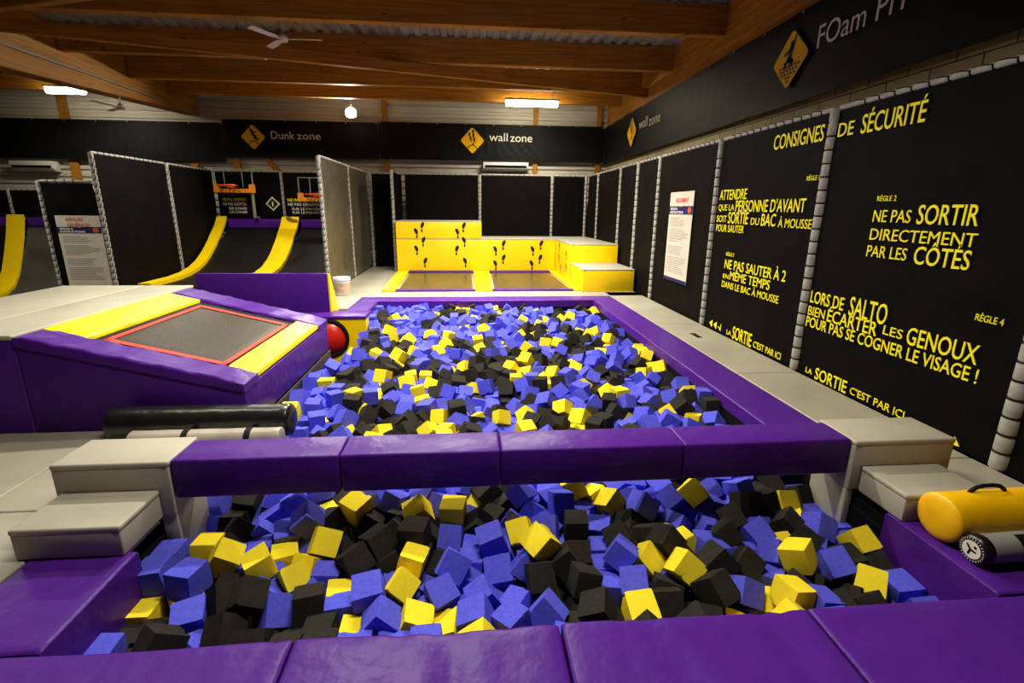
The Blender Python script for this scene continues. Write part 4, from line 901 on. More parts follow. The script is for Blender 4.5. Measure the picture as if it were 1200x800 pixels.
# ================================================================== FOAM CUBES
# one row per cube: x, y, z in mm; quaternion x, y, z in 1/127; size in mm; colour + 4 * lie; row; rank
FOAM = [
(-1475,2312,-172,-14,-89,-13,147,2,2,16),
(1245,2042,-184,-31,113,-47,152,9,1,5),
(-1668,2364,-187,68,62,-59,152,2,3,24),
(-1091,2119,-129,105,37,-23,134,9,1,17),
(1812,2220,-151,12,-90,49,141,4,2,1),
(-514,2096,-149,-85,-2,-93,153,2,1,15),
(1612,1966,-172,-67,-63,-48,141,4,1,2),
(-429,1938,-157,38,-36,-81,138,6,1,13),
(-803,2105,-187,2,-18,-125,140,5,1,14),
(-1153,1992,-209,45,-37,-10,138,9,1,18),
(-1393,1907,-192,-33,-28,-112,152,5,0,7),
(381,2365,-93,-26,114,22,147,8,3,5),
(-1375,2118,-249,-86,-6,-90,147,6,1,19),
(599,1932,-167,-32,-5,121,140,5,1,9),
(1150,2199,-171,47,-30,-113,143,8,2,3),
(2022,2211,-217,77,-81,50,148,6,2,1),
(-1672,2231,-331,63,64,64,153,0,2,7),
(-991,2715,-122,40,33,93,144,6,4,15),
(-970,2116,-233,-39,42,-112,147,10,1,17),
(-646,2402,-188,-32,-26,40,150,5,3,15),
(-156,2104,-172,27,24,-62,137,6,1,11),
(-330,2509,-109,-11,-89,-11,151,1,3,12),
(-1366,2466,-183,59,11,-112,143,4,3,10),
(-1146,2376,-157,-112,58,-7,138,4,3,9),
(583,2155,-184,-77,-65,-42,134,5,2,8),
(15,1952,-198,-73,52,48,151,6,1,9),
(359,1979,-210,-101,-29,-42,144,6,1,6),
(115,2464,-145,21,5,-125,144,6,3,16),
(354,2185,-169,87,-27,-82,141,5,2,12),
(-538,2490,-134,81,-56,-18,141,5,3,14),
(1340,2215,-156,49,15,116,148,9,2,6),
(2353,2112,-326,-90,-90,-4,153,2,1,2),
(-367,2201,-195,-57,-8,103,132,8,2,4),
(824,1959,-216,13,86,14,149,4,1,5),
(147,2339,-266,-64,-8,-5,151,6,3,15),
(829,2313,-153,-9,33,-32,137,6,2,7),
(1113,2385,-143,115,31,39,140,5,3,4),
(1410,2049,-216,89,-77,8,136,6,1,5),
(-105,2281,-148,58,-24,60,141,10,2,11),
(-275,1947,-195,-76,73,-51,146,4,1,7),
(-327,2351,-170,-6,15,-14,139,4,3,6),
(-860,2586,-193,-81,-78,-15,144,8,4,3),
(-743,2880,-159,89,41,45,147,4,5,5),
(2150,2090,-248,-63,-63,8,142,4,1,1),
(181,1907,-184,92,30,-75,134,6,0,1),
(2205,2578,-241,-16,-108,-57,149,10,4,2),
(2312,2381,-207,-76,-93,-31,139,4,3,1),
(627,2576,-156,-90,4,-4,142,1,4,4),
(-956,2334,-215,17,-41,-113,130,4,3,8),
(-117,2752,-140,-10,-127,0,148,0,5,3),
(982,2006,-221,-87,-41,68,142,5,1,7),
(1122,2799,-179,38,-59,104,146,10,5,7),
(855,2133,-200,-60,-4,-22,143,6,2,6),
(1824,2771,-177,25,61,-70,152,5,5,2),
(1546,2272,-225,-104,44,17,134,9,2,4),
(-1219,2168,-187,0,-47,-108,149,5,2,14),
(985,2337,-230,111,37,33,142,8,3,4),
(515,2306,-184,28,-71,89,142,5,2,10),
(928,2875,-207,37,-17,-115,150,4,5,2),
(-1669,1942,-264,-127,0,4,134,2,1,20),
(2007,2605,-223,29,-45,-109,135,5,4,1),
(49,2115,-211,-36,73,97,131,6,1,8),
(1736,2510,-226,-64,-103,-31,152,6,3,4),
(1530,2470,-172,50,11,113,130,9,3,2),
(575,2806,-132,-66,-55,82,137,6,5,11),
(-1519,2596,-208,-93,2,2,131,0,4,5),
(-127,2593,-199,79,-92,25,135,6,4,13),
(1491,2862,-130,-19,49,-34,151,8,5,1),
(-1406,2725,-208,-1,67,-81,143,9,5,9),
(-659,2097,-241,1,-11,-126,139,6,1,16),
(-1681,2522,-195,-90,0,0,136,2,4,19),
(-336,2770,-139,82,63,-28,142,4,5,4),
(1746,2329,-218,12,67,-81,133,10,3,3),
(-712,1955,-227,85,7,94,135,5,1,13),
(-991,1880,-208,-118,-7,-1,152,5,0,6),
(-1679,3032,-193,-6,-63,110,132,6,64,18),
(334,2952,-147,0,-77,80,136,6,6,5),
(289,2565,-170,-117,-4,-20,136,8,4,2),
(-803,2371,-274,66,-52,67,141,2,3,20),
(1337,2845,-169,-92,70,-8,131,10,5,5),
(-509,2959,-180,-98,36,-7,136,6,6,7),
(36,2697,-199,16,116,14,137,9,4,5),
(-1085,2565,-286,-73,-104,2,149,0,4,4),
(2358,2945,-250,-81,-81,-39,142,5,6,1),
(871,2475,-179,-110,-24,56,142,9,3,6),
(227,2107,-273,-80,14,-47,134,6,1,7),
(714,2194,-291,2,-84,95,149,2,2,8),
(1627,2611,-162,-57,26,-103,139,9,4,2),
(-1117,2714,-225,-124,-21,4,146,6,4,16),
(304,2330,-216,-53,-19,85,140,10,3,12),
(-1493,3092,-203,1,-111,61,145,5,64,7),
(-893,2816,-213,-57,110,-19,133,5,5,8),
(1752,1938,-212,-4,-89,-89,131,6,1,3),
(1981,2396,-192,46,-111,-10,149,5,3,1),
(798,2641,-244,93,-28,-11,145,6,4,6),
(1885,2967,-198,20,-107,-65,142,6,6,1),
(2340,2275,-297,-24,-52,-88,138,5,2,1),
(1306,2694,-267,17,48,100,140,6,4,5),
(-1680,2947,-302,63,0,0,138,6,6,10),
(2214,2933,-288,85,35,81,135,4,6,1),
(100,3089,-212,90,-4,46,141,5,64,4),
(1003,2702,-248,99,61,48,139,9,4,3),
(2178,2292,-277,5,-12,1,149,5,2,2),
(1506,2644,-259,73,-56,50,137,6,4,4),
(-781,2694,-287,-22,-55,-90,141,9,4,10),
(-629,2818,-261,-18,30,-20,140,5,5,7),
(-1539,2960,-292,80,-1,1,137,5,6,7),
(616,2440,-242,-37,41,78,132,5,3,7),
(2026,4289,-100,42,21,89,146,5,69,2),
(-1300,2772,-245,-50,79,84,131,6,5,16),
(-124,1950,-259,75,-74,-53,146,4,1,6),
(-1154,2989,-179,-20,-28,27,141,6,6,8),
(433,2532,-126,-30,23,73,147,6,4,9),
(1060,2520,-212,37,-97,-55,143,5,3,5),
(-560,1941,-256,-9,0,-127,147,0,1,8),
(-474,2446,-251,-91,45,54,133,5,3,13),
(-10,2415,-276,-96,6,-4,150,2,3,17),
(1023,2135,-271,-34,-6,-99,147,5,2,7),
(-1143,4326,-184,35,-110,39,151,10,69,8),
(1624,2855,-247,-106,-13,-68,132,6,5,3),
(-1678,2082,-358,64,-63,64,142,1,1,20),
(1669,2223,-306,62,-111,0,134,2,2,2),
(-934,2486,-292,-13,-54,112,148,4,3,7),
(-693,2235,-285,61,70,64,141,0,2,5),
(404,2856,-234,-27,32,-32,130,6,5,13),
(-1263,2936,-255,58,-54,92,135,6,6,9),
(998,4152,-151,74,-67,-79,151,4,68,2),
(-673,1801,-184,-90,90,0,149,1,0,4),
(1703,3021,-233,-83,72,0,151,10,64,4),
(2020,1937,-251,70,30,93,131,9,1,2),
(1797,4036,-145,69,-52,39,148,6,68,2),
(-1155,4649,-151,1,9,-4,147,1,71,4),
(2358,4393,-151,-93,0,0,142,1,69,1),
(2186,3084,-217,14,-62,83,143,9,64,1),
(700,3987,-127,-114,-36,39,143,5,67,3),
(283,4219,-156,59,-18,84,131,4,69,5),
(1553,4519,-161,9,-114,-49,143,6,70,4),
(-1004,4792,-132,72,-54,-54,144,2,71,12),
(1963,2806,-236,-12,-75,50,149,5,5,1),
(-1343,4759,-133,39,81,-39,139,2,71,13),
(2237,4085,-194,-19,-104,-46,151,6,68,1),
(698,3014,-150,44,-67,84,146,4,64,2),
(2046,2067,-330,11,72,-82,144,9,1,1),
(-1392,4301,-164,0,0,-125,136,2,69,10),
(-1504,4600,-156,5,8,-90,138,2,70,19),
(1393,2354,-217,52,-63,-60,142,6,3,7),
(736,4506,-122,42,-5,-103,144,6,70,6),
(-125,4311,-96,-4,96,-82,149,1,69,11),
(-795,4547,-190,-81,-14,-62,139,5,70,5),
(-16,2270,-273,-8,-122,6,131,6,2,10),
(753,2489,-279,-4,-127,1,132,2,3,8),
(384,4915,-153,46,-11,-11,151,5,72,3),
(878,4349,-134,47,106,-50,140,8,69,3),
(-205,2897,-182,-38,-13,-110,137,6,5,15),
(751,2347,-291,63,-64,63,142,2,3,9),
(135,2843,-274,22,80,91,141,1,5,4),
(-279,4348,-194,79,8,87,142,4,69,6),
(1266,2491,-260,-22,96,79,148,4,3,3),
(1870,2144,-297,-104,50,-36,141,9,2,3),
(1377,4287,-160,-16,39,4,140,5,69,5),
(171,5049,-150,-56,50,-88,149,6,73,8),
(1588,3983,-169,-89,16,-82,150,6,67,3),
(1193,4068,-156,-47,118,-6,149,1,68,1),
(557,2955,-195,-55,-90,56,149,6,6,4),
(-1313,3091,-191,26,75,-78,143,6,64,16),
(-983,4507,-212,29,-111,44,136,9,70,6),
(-1247,2640,-284,-15,126,0,135,2,4,17),
(1051,1795,-170,0,49,0,147,9,0,2),
(-112,4171,-182,-73,80,-16,148,6,68,8),
(-170,2393,-228,26,38,118,136,5,3,10),
(10,2565,-276,-7,-127,0,136,2,4,12),
(1438,2804,-289,33,-112,50,134,10,5,4),
(-1277,2314,-253,30,-68,-35,149,9,2,15),
(232,2986,-285,106,10,-61,153,5,6,4),
(739,2895,-283,-28,85,28,146,2,5,9),
(-416,4475,-152,-6,-8,73,148,2,70,13),
(-580,4041,-181,-64,96,-52,137,9,68,6),
(474,3924,-154,11,-78,-98,142,4,67,2),
(851,3006,-247,-97,41,57,152,4,64,1),
(-979,5386,-127,6,29,121,148,4,74,5),
(1616,4180,-163,-42,-34,-110,149,10,68,3),
(-4,3876,-138,59,-40,-70,148,5,67,4),
(-232,4813,-121,-24,100,-28,144,6,72,11),
(760,5060,-135,71,51,-73,146,1,73,5),
(-575,4197,-159,88,32,-41,140,5,68,5),
(1888,1969,-285,64,-81,61,141,5,1,3),
(1085,3956,-148,2,-2,-34,132,1,67,2),
(-1030,3122,-141,4,-99,8,149,6,64,14),
(-890,6109,-99,-100,50,-8,151,4,78,2),
(-1602,5614,-96,89,62,51,152,6,76,7),
(1337,3077,-203,-121,-20,-22,141,6,64,5),
(690,5881,-117,34,-11,-39,150,4,77,3),
(-1674,5106,-97,-22,-3,0,145,6,73,11),
(970,4934,-185,109,-36,-47,146,10,72,5),
(257,2720,-226,31,57,-99,143,10,4,10),
(-1432,3953,-152,-15,88,-9,133,6,67,8),
(-371,4041,-188,57,-96,60,132,8,68,4),
(-469,2641,-184,-36,99,66,131,9,4,9),
(-622,4429,-161,-81,90,30,146,6,70,14),
(1807,4574,-186,72,96,25,142,6,70,3),
(2050,2987,-279,-77,46,-46,152,1,6,2),
(1381,4534,-144,64,-64,-78,135,5,70,3),
(-848,5053,-167,-30,-71,-80,148,5,73,10),
(1160,4871,-143,0,-7,115,149,2,72,4),
(-1065,3883,-151,50,-28,26,144,10,67,7),
(2039,4594,-155,55,-102,45,153,10,70,2),
(2361,2788,-326,-63,-64,63,137,2,5,1),
(-1083,2242,-253,-113,-26,-52,135,6,2,15),
(2352,5069,-190,-81,85,35,149,10,73,1),
(-3,5434,-149,10,68,-29,151,5,75,8),
(-947,4063,-206,-26,76,84,145,5,68,7),
(1122,5394,-161,57,112,8,144,6,74,6),
(-1533,2094,-338,-64,61,65,140,1,1,19),
(-299,3008,-138,-50,22,-40,151,6,64,12),
(203,5386,-157,21,47,-44,148,5,74,5),
(-824,1802,-186,-90,6,90,136,1,0,5),
(-607,5637,-96,19,76,95,133,6,76,5),
(-274,2639,-203,71,-93,-37,130,9,4,7),
(-1385,5387,-140,4,0,-105,143,1,74,8),
(-657,3035,-178,-8,-38,-98,149,6,64,13),
(-471,2781,-221,-74,61,-75,137,5,5,6),
(2210,4571,-145,-49,6,8,142,9,70,1),
(-1290,1967,-313,68,-100,-3,150,6,1,18),
(-762,4028,-189,108,43,4,135,8,68,5),
(556,5023,-147,31,72,40,150,10,73,6),
(617,4813,-165,11,-119,41,152,6,72,6),
(-1372,5986,-48,68,22,7,149,6,77,7),
(1777,5730,-172,-117,7,41,135,10,76,2),
(537,4075,-146,87,42,51,141,5,68,3),
(-1246,4484,-190,-2,-106,-49,140,10,70,17),
(-704,5293,-168,46,-95,-37,138,4,74,4),
(560,2096,-330,19,101,28,137,5,1,10),
(1397,5293,-177,61,-47,-96,145,6,74,4),
(-1228,5843,-151,-69,-91,-32,152,5,77,11),
(2110,5794,-175,23,56,89,141,5,76,1),
(1102,4700,-168,44,-12,108,142,6,71,3),
(1521,5832,-165,107,-32,-14,151,6,77,3),
(-211,1799,-201,88,3,92,149,2,0,2),
(84,5861,-131,37,-115,32,150,5,77,7),
(-133,5095,-133,72,65,65,148,5,73,8),
(-541,4916,-147,49,63,64,135,4,72,3),
(1523,4680,-130,0,0,18,146,0,71,1),
(2354,2642,-321,64,-63,63,151,2,4,1),
(-70,4528,-159,-54,43,37,148,6,70,11),
(1266,4668,-228,-100,-38,-26,151,10,71,2),
(1516,1803,-192,9,-53,4,150,4,0,1),
(-1669,4721,-110,39,74,32,143,6,71,16),
(-226,3972,-179,112,58,13,145,4,67,3),
(2090,5252,-188,-54,106,43,132,6,74,1),
(2336,5655,-187,112,-33,14,151,8,76,1),
(1651,6012,-137,-107,4,-57,151,6,78,4),
(2107,6123,-139,-105,18,-62,151,6,78,1),
(-465,4330,-204,87,24,-47,153,5,69,12),
(-3,3078,-318,-106,56,0,131,4,64,3),
(-55,4948,-206,-9,-74,-103,151,6,72,9),
(1945,3941,-187,33,-60,-50,150,6,67,1),
(442,4429,-179,-106,31,-47,133,6,70,8),
(986,3056,-193,-78,-9,-90,136,6,64,7),
(2358,4560,-116,-93,4,3,135,2,70,1),
(976,5130,-154,75,-97,30,152,5,73,4),
(-359,4961,-205,38,-6,-4,152,5,72,5),
(-1522,5141,-135,63,61,-63,152,0,73,7),
(-179,6257,-126,-20,-88,1,133,6,79,9),
(897,6047,-182,52,-38,-16,150,5,78,3),
(605,4585,-169,50,41,-109,140,9,70,4),
(-1536,4902,-149,-91,86,-2,131,6,72,16),
(1536,2051,-291,-11,59,96,131,8,1,3),
(2335,6141,-173,-85,56,-75,148,8,78,1),
(25,1796,-198,0,-113,0,150,4,0,2),
(517,4261,-165,-17,51,-61,133,8,69,4),
(-945,2680,-302,-11,47,116,142,10,4,14),
(977,5476,-172,-46,-106,52,152,4,75,2),
(-625,4606,-155,3,-76,-101,144,6,71,10),
(-84,3122,-160,-4,80,-57,135,6,64,11),
(1164,3153,-220,-83,-13,93,152,6,64,6),
(2055,6966,-152,-97,-1,53,144,4,82,1),
(1240,2158,-288,34,-32,113,149,6,2,3),
(1976,5407,-224,-103,-25,-23,144,6,75,2),
(1429,2501,-293,-5,3,-127,146,2,3,6),
(-240,4545,-160,105,60,-23,134,6,70,12),
(1391,3906,-147,-73,-77,56,143,6,67,4),
(1748,2081,-246,-71,-47,-28,134,5,1,4),
(1590,5585,-195,-60,17,-105,136,9,75,5),
(-522,1793,-197,-3,0,127,145,2,0,4),
(475,5549,-118,41,-107,26,142,4,75,5),
(-302,5498,-188,61,91,-60,139,9,75,10),
(708,4229,-167,-47,104,15,147,5,69,8),
(-1375,4949,-137,-61,67,-68,149,2,72,15),
(-1196,7352,-75,6,35,106,149,4,84,3),
(292,6178,-113,-14,20,107,142,6,78,5),
(1080,2942,-234,25,-121,-29,136,6,6,3),
(1152,5846,-181,105,37,59,132,9,77,2),
(1196,6239,-118,-62,100,43,149,10,79,5),
(-1175,4814,-136,-31,-84,84,137,0,72,4),
(2094,4168,-210,53,-115,8,135,0,68,1),
(-435,5118,-151,67,-27,-96,131,8,73,5),
(1381,5922,-158,-104,-65,-33,149,6,77,4),
(-1535,4469,-276,0,0,-92,150,2,70,20),
(-934,5576,-126,-4,24,31,135,5,75,13),
(-1065,5908,-153,-56,-101,-5,153,9,77,10),
(-248,2328,-321,102,-59,-6,131,6,3,18),
(413,2277,-320,-46,32,105,141,5,2,11),
(1405,5539,-191,38,86,-78,150,6,75,4),
(1873,5958,-152,-100,44,-54,133,6,77,2),
(1862,6113,-92,23,-97,-40,139,10,78,2),
(1499,6939,-135,-71,-45,75,148,5,82,1),
(-460,5528,-152,-78,-40,-35,142,5,75,11),
(261,4373,-174,66,-16,68,132,5,69,9),
(581,6841,-187,-34,63,-19,151,6,82,7),
(-338,6771,-148,55,47,-104,139,4,81,2),
(1489,4935,-207,-77,82,-15,144,8,72,2),
(1143,1920,-262,-34,87,-51,135,5,0,1),
(1797,6680,-149,-110,37,36,146,9,81,1),
(132,5627,-154,16,-101,-41,133,9,76,5),
(-1199,5301,-186,36,52,-104,145,9,74,7),
(-651,5056,-202,-18,93,-34,151,6,73,10),
(-502,5381,-153,-90,90,5,136,0,74,3),
(690,5244,-150,-2,-4,-17,141,2,74,8),
(-419,6346,-130,-5,45,-116,150,4,79,3),
(1382,7815,-213,37,-33,-24,151,10,87,2),
(72,4730,-225,62,-49,64,130,6,71,7),
(1159,4237,-155,6,37,111,135,5,69,6),
(1107,6947,-184,104,70,-18,152,4,82,4),
(169,2511,-282,-103,-3,74,153,6,3,14),
(-57,5907,-220,-104,26,-48,152,4,77,4),
(1295,5812,-220,-120,18,20,145,4,77,2),
(-724,4741,-166,-55,11,-110,131,10,71,11),
(-882,6943,-120,35,58,-5,147,4,82,6),
(396,2105,-292,-44,-9,-15,138,5,1,12),
(-1346,5531,-139,4,-14,-24,143,5,75,14),
(796,4091,-199,-64,-73,-1,152,5,68,2),
(32,4233,-216,-9,28,103,149,5,69,10),
(499,1946,-299,-76,-63,-74,137,5,1,11),
(1909,2505,-327,-43,72,-52,142,4,3,2),
(-31,6154,-155,4,109,-5,149,6,78,6),
(440,5337,-141,-88,16,88,143,1,74,4),
(1737,7037,-176,63,11,94,137,9,83,1),
(-1227,6350,-159,121,-28,-27,143,4,79,4),
(1605,2401,-281,123,-27,-1,133,6,3,5),
(455,2661,-206,-28,42,-30,153,10,4,8),
(118,6866,-127,68,-69,65,141,4,82,5),
(651,7453,-115,-42,-16,-59,131,6,85,5),
(1840,4838,-217,-25,-52,61,141,10,72,2),
(-938,2973,-282,0,0,45,142,0,6,2),
(-99,7927,-97,91,-25,34,152,6,87,6),
(2216,5209,-274,42,-82,-36,146,5,74,2),
(175,3856,-166,-49,34,-69,149,6,67,6),
(855,6280,-149,78,44,-78,143,1,79,2),
(1875,4236,-161,-36,49,109,130,8,69,1),
(1147,6101,-198,-53,82,79,144,9,78,2),
(-1257,3913,-194,30,61,-105,143,9,67,6),
(794,6659,-180,8,44,72,149,4,81,1),
(354,5192,-187,-82,58,-77,139,5,73,6),
(201,4522,-232,-1,-124,4,151,6,70,9),
(-1169,4059,-189,50,61,-99,131,9,68,8),
(1248,6837,-176,117,-9,-21,152,8,82,3),
(830,5578,-178,80,-2,95,150,6,75,6),
(-309,7202,-129,46,-117,3,135,4,84,1),
(322,7160,-127,114,-24,17,145,10,83,6),
(718,7190,-183,114,25,48,146,10,83,4),
(1318,6601,-161,94,-68,-2,152,9,81,3),
(-326,6079,-217,17,11,70,149,6,78,8),
(-1382,7063,-152,-89,76,36,149,5,83,5),
(-309,2486,-254,-89,10,89,135,1,3,11),
(-1121,5476,-183,-89,51,-73,147,10,75,7),
(-451,5953,-205,28,-117,-37,144,5,77,8),
(1238,2839,-285,-90,-5,1,136,2,5,6),
(-1087,2400,-293,-80,40,-41,134,2,3,21),
(-407,2307,-299,-11,90,11,133,2,2,13),
(-182,2217,-279,-19,75,-94,138,6,2,12),
(221,7410,-92,60,12,-79,147,8,85,3),
(-468,6117,-144,-81,-13,-54,139,6,78,9),
(-844,1948,-276,85,-88,29,133,5,1,15),
(-594,6355,-145,-32,-83,-39,141,2,79,11),
(1064,4348,-172,-44,16,-50,146,6,69,4),
(2019,7995,-171,42,-81,87,144,6,87,1),
(25,5109,-210,100,-49,-61,133,4,73,4),
(-1355,3059,-334,18,-76,-71,149,6,64,17),
(-691,6177,-133,-10,-114,-33,130,10,78,11),
(-288,5103,-159,112,15,-10,133,5,73,9),
(1977,5167,-252,-77,-80,47,139,6,73,2),
(-583,7218,-119,110,-40,10,132,8,84,2),
(1833,2654,-280,79,-8,-92,137,6,4,3),
(-462,4641,-165,-91,-20,-9,146,4,71,2),
(2209,7573,-156,-111,-20,38,148,10,85,2),
(575,7812,-113,-76,-18,-64,147,6,87,4),
(378,4791,-271,-59,68,61,152,1,71,2),
(-677,5519,-190,-98,80,-1,135,0,75,6),
(-500,6852,-102,68,62,53,150,2,82,10),
(-1219,4990,-152,-2,90,-90,142,1,72,7),
(-814,3067,-226,-19,-92,-55,148,5,64,5),
(1340,3738,-125,0,0,-55,143,1,66,1),
(-1334,4080,-237,-121,5,37,146,6,68,9),
(370,4125,-286,-126,-11,1,150,6,68,5),
(816,1795,-207,0,-117,0,149,9,0,3),
(-1038,4386,-276,36,-109,42,147,9,69,16),
(2106,5595,-225,18,-101,-59,134,4,75,1),
(-1391,7231,-96,66,63,-55,151,1,84,5),
(504,5182,-133,-1,127,0,132,0,73,3),
(-516,6607,-137,-65,35,-102,150,6,81,6),
(-1556,6216,-194,91,63,62,130,10,79,13),
(-712,5761,-164,-89,-28,-59,141,5,76,6),
(336,5461,-147,35,-84,33,144,1,75,7),
(352,9085,-96,86,-33,-65,148,6,93,3),
(51,8134,-123,88,78,-33,137,10,88,9),
(1063,7324,-191,-80,83,26,146,5,84,3),
(1786,8565,-148,24,49,-88,144,8,90,1),
(241,4951,-281,-60,56,-70,153,6,72,7),
(1037,4526,-179,-25,-85,79,133,6,70,5),
(1223,2995,-272,117,2,20,137,10,6,2),
(1689,5303,-242,-73,-51,73,150,5,74,3),
(-640,3836,-164,-64,-89,3,133,9,67,5),
(609,4409,-197,26,111,46,140,6,70,7),
(867,7637,-169,95,-7,56,148,9,86,4),
(-952,7095,-79,100,-5,17,140,6,83,11),
(224,5961,-166,113,-44,-5,135,5,77,6),
(-1461,6881,-145,-81,-95,19,136,5,82,6),
(-43,6526,-135,82,72,39,147,5,80,4),
(-1089,7132,-124,62,50,-58,135,4,83,2),
(-1388,5922,-175,3,28,123,133,6,77,8),
(2161,4307,-193,-17,93,69,144,10,69,1),
(-1666,5466,-160,105,-17,11,141,6,75,8),
(2300,6807,-202,42,46,-108,142,10,82,1),
(2210,7333,-173,-18,-83,44,145,5,84,2),
(1931,8372,-149,46,-78,-75,149,2,89,2),
(-257,8130,-137,-14,-115,22,150,10,88,10),
(396,6854,-185,58,-87,-19,131,10,82,8),
(648,6629,-246,-45,9,-94,136,5,81,4),
(-1677,5266,-121,-3,70,106,138,6,74,14),
(-1230,2494,-277,-70,56,70,152,2,3,22),
(-220,3795,-146,68,-59,68,132,0,66,1),
(368,6052,-190,91,70,-18,141,9,78,5),
(1592,7919,-216,-49,107,24,141,9,87,1),
(-659,4312,-242,-7,61,-72,139,9,69,13),
(1988,4992,-280,13,13,-108,146,6,72,1),
(-1134,7955,-150,29,84,85,143,2,87,9),
(-691,7333,-140,-31,41,67,136,6,84,6),
(-1542,7253,-132,55,47,-65,145,6,84,12),
(-437,8147,-124,8,28,-20,151,6,88,11),
(1514,9139,-169,-84,81,28,144,6,93,1),
(1855,3145,-169,-37,40,46,149,6,64,3),
(-292,5706,-208,93,65,-51,144,6,76,4),
(364,7727,-133,120,41,0,152,2,86,3),
(1083,2269,-315,-41,31,-97,138,10,2,4),
(285,7017,-200,79,45,78,152,5,83,4),
(1481,3122,-301,-97,16,-60,151,5,64,3),
(-131,2997,-256,104,-49,-48,145,10,6,6),
(1765,5600,-278,-10,-89,-10,148,1,75,3),
(2354,7424,-180,-36,-1,-3,145,6,85,1),
(-845,2227,-271,76,90,29,131,6,2,14),
(-1297,8553,-152,6,84,78,153,4,90,6),
(909,7157,-191,-19,-41,-11,136,5,83,3),
(1804,7180,-139,66,75,-69,146,4,83,1),
(-1532,7987,-157,-21,56,105,138,10,87,11),
(396,6300,-154,-68,-96,-27,143,10,79,7),
(2321,8983,-144,-109,-41,29,152,8,92,1),
(1415,6104,-139,19,-23,59,139,5,78,1),
(-799,4366,-285,-92,3,-49,151,5,69,14),
(1674,4745,-211,88,44,42,142,6,71,1),
(1564,5156,-224,-26,116,-28,136,5,73,2),
(-1070,5205,-213,48,-109,-16,138,6,74,13),
(-147,7101,-140,8,-108,63,137,6,83,9),
(36,4576,-275,-90,-89,-8,141,6,70,10),
(2357,1947,-340,29,0,0,144,6,1,1),
(1516,6515,-169,-60,95,-55,148,5,80,2),
(-638,8434,-103,-73,-86,-55,133,10,90,6),
(-1682,8602,-157,101,0,0,134,6,91,17),
(2356,5531,-277,83,-34,-83,146,9,75,1),
(146,6460,-145,-19,121,28,138,4,80,2),
(210,4111,-258,15,25,15,138,6,68,6),
(1110,8997,-136,-48,24,82,145,6,92,2),
(1966,7442,-175,-107,-15,60,153,4,85,1),
(-500,7816,-144,104,-59,-34,143,6,87,7),
(72,8924,-146,68,78,59,144,6,92,3),
(1186,8440,-179,10,-106,-64,138,6,90,3),
(1912,4392,-196,112,48,-32,137,5,69,3),
(-1232,7115,-181,5,-10,-126,149,6,83,12),
(-575,5871,-144,78,-45,-45,146,2,77,6),
(457,4619,-225,-16,42,-60,140,6,71,5),
(-737,6450,-159,2,39,100,149,4,80,3),
(519,8131,-127,23,2,120,149,6,88,8),
(2360,4883,-217,-34,34,83,138,8,72,1),
(-1355,5119,-162,14,-53,75,144,9,73,11),
(-900,5807,-170,15,40,76,132,5,77,9),
(209,4670,-240,-92,9,8,143,6,71,6),
(-1678,2796,-344,-92,0,0,130,2,5,17),
(645,3830,-181,13,53,-6,146,6,67,5),
(213,6325,-171,105,21,13,153,5,79,4),
(1731,4387,-211,-47,18,-31,135,5,69,4),
(-1324,8968,-126,54,56,-10,146,6,92,7),
(-1089,6469,-155,47,70,64,144,5,80,7),
(1227,8794,-161,-30,18,33,148,6,91,6),
(1776,2870,-276,3,-95,42,131,6,5,2),
(2092,5968,-195,-55,17,103,137,6,77,1),
(-799,4908,-233,17,-24,33,150,6,72,13),
(1822,8041,-231,5,-115,38,147,10,88,2),
(498,7414,-182,4,70,48,150,6,85,6),
(-1156,2100,-340,69,16,87,142,8,1,9),
(-1539,8824,-142,-76,92,7,148,5,92,3),
(336,8391,-139,-101,60,-25,142,9,89,2),
(608,5428,-171,116,-19,48,142,8,75,4),
(-278,2080,-290,-4,-37,-73,148,6,1,12),
(-817,7435,-125,-86,-61,-65,148,6,85,13),
(245,8052,-150,99,11,55,153,5,88,2),
(-179,6818,-154,17,-86,-78,137,5,82,3),
(64,4403,-258,99,4,-71,137,4,70,1),
(231,3219,-218,4,63,73,148,9,65,1),
(-806,3757,-147,-126,5,12,140,4,66,2),
(-129,8800,-127,3,125,20,150,5,91,2),
(1433,5113,-276,121,31,23,141,5,73,3),
(-1516,4763,-201,-28,35,-86,141,6,71,15),
(-1179,6824,-180,52,-100,-57,130,6,82,13),
(-850,4732,-252,-16,58,107,142,9,71,3),
(1703,7435,-194,14,79,-57,141,5,85,1),
(-1086,5695,-171,-11,-113,-51,143,9,76,8),
(527,7122,-195,-42,-68,-98,145,6,83,5),
(-713,8159,-172,-73,-77,-57,150,5,88,3),
(1600,8735,-162,-29,44,-113,140,9,91,1),
(1003,6374,-241,88,-21,-70,149,6,79,6),
(1166,7906,-188,35,-119,20,135,5,87,2),
(-903,8671,-167,-2,50,110,142,10,91,15),
(96,4044,-204,116,24,-15,137,6,68,7),
(895,8256,-144,-42,-51,58,141,4,89,2),
(2357,6366,-191,6,0,0,144,0,79,1),
(-73,7440,-119,-94,36,16,150,6,85,9),
(-72,6693,-146,-42,44,109,137,9,81,6),
(-26,2894,-310,40,-105,-15,149,10,5,14),
(1427,2188,-276,-96,68,-44,142,9,2,5),
(2208,8468,-208,-110,7,3,152,6,90,2),
(-391,7579,-156,-41,51,76,138,6,85,11),
(-1092,6151,-168,45,-30,115,151,10,78,12),
(2198,5030,-279,74,-50,-50,144,1,73,1),
(261,6629,-177,42,50,106,137,5,81,5),
(769,8625,-153,98,29,4,140,6,91,8),
(-1325,6692,-174,-95,-66,-29,138,9,81,8),
(-901,6801,-186,74,-79,28,152,5,82,4),
(-246,7570,-168,-2,-108,66,151,6,85,10),
(-432,8432,-98,-11,-115,24,149,9,90,4),
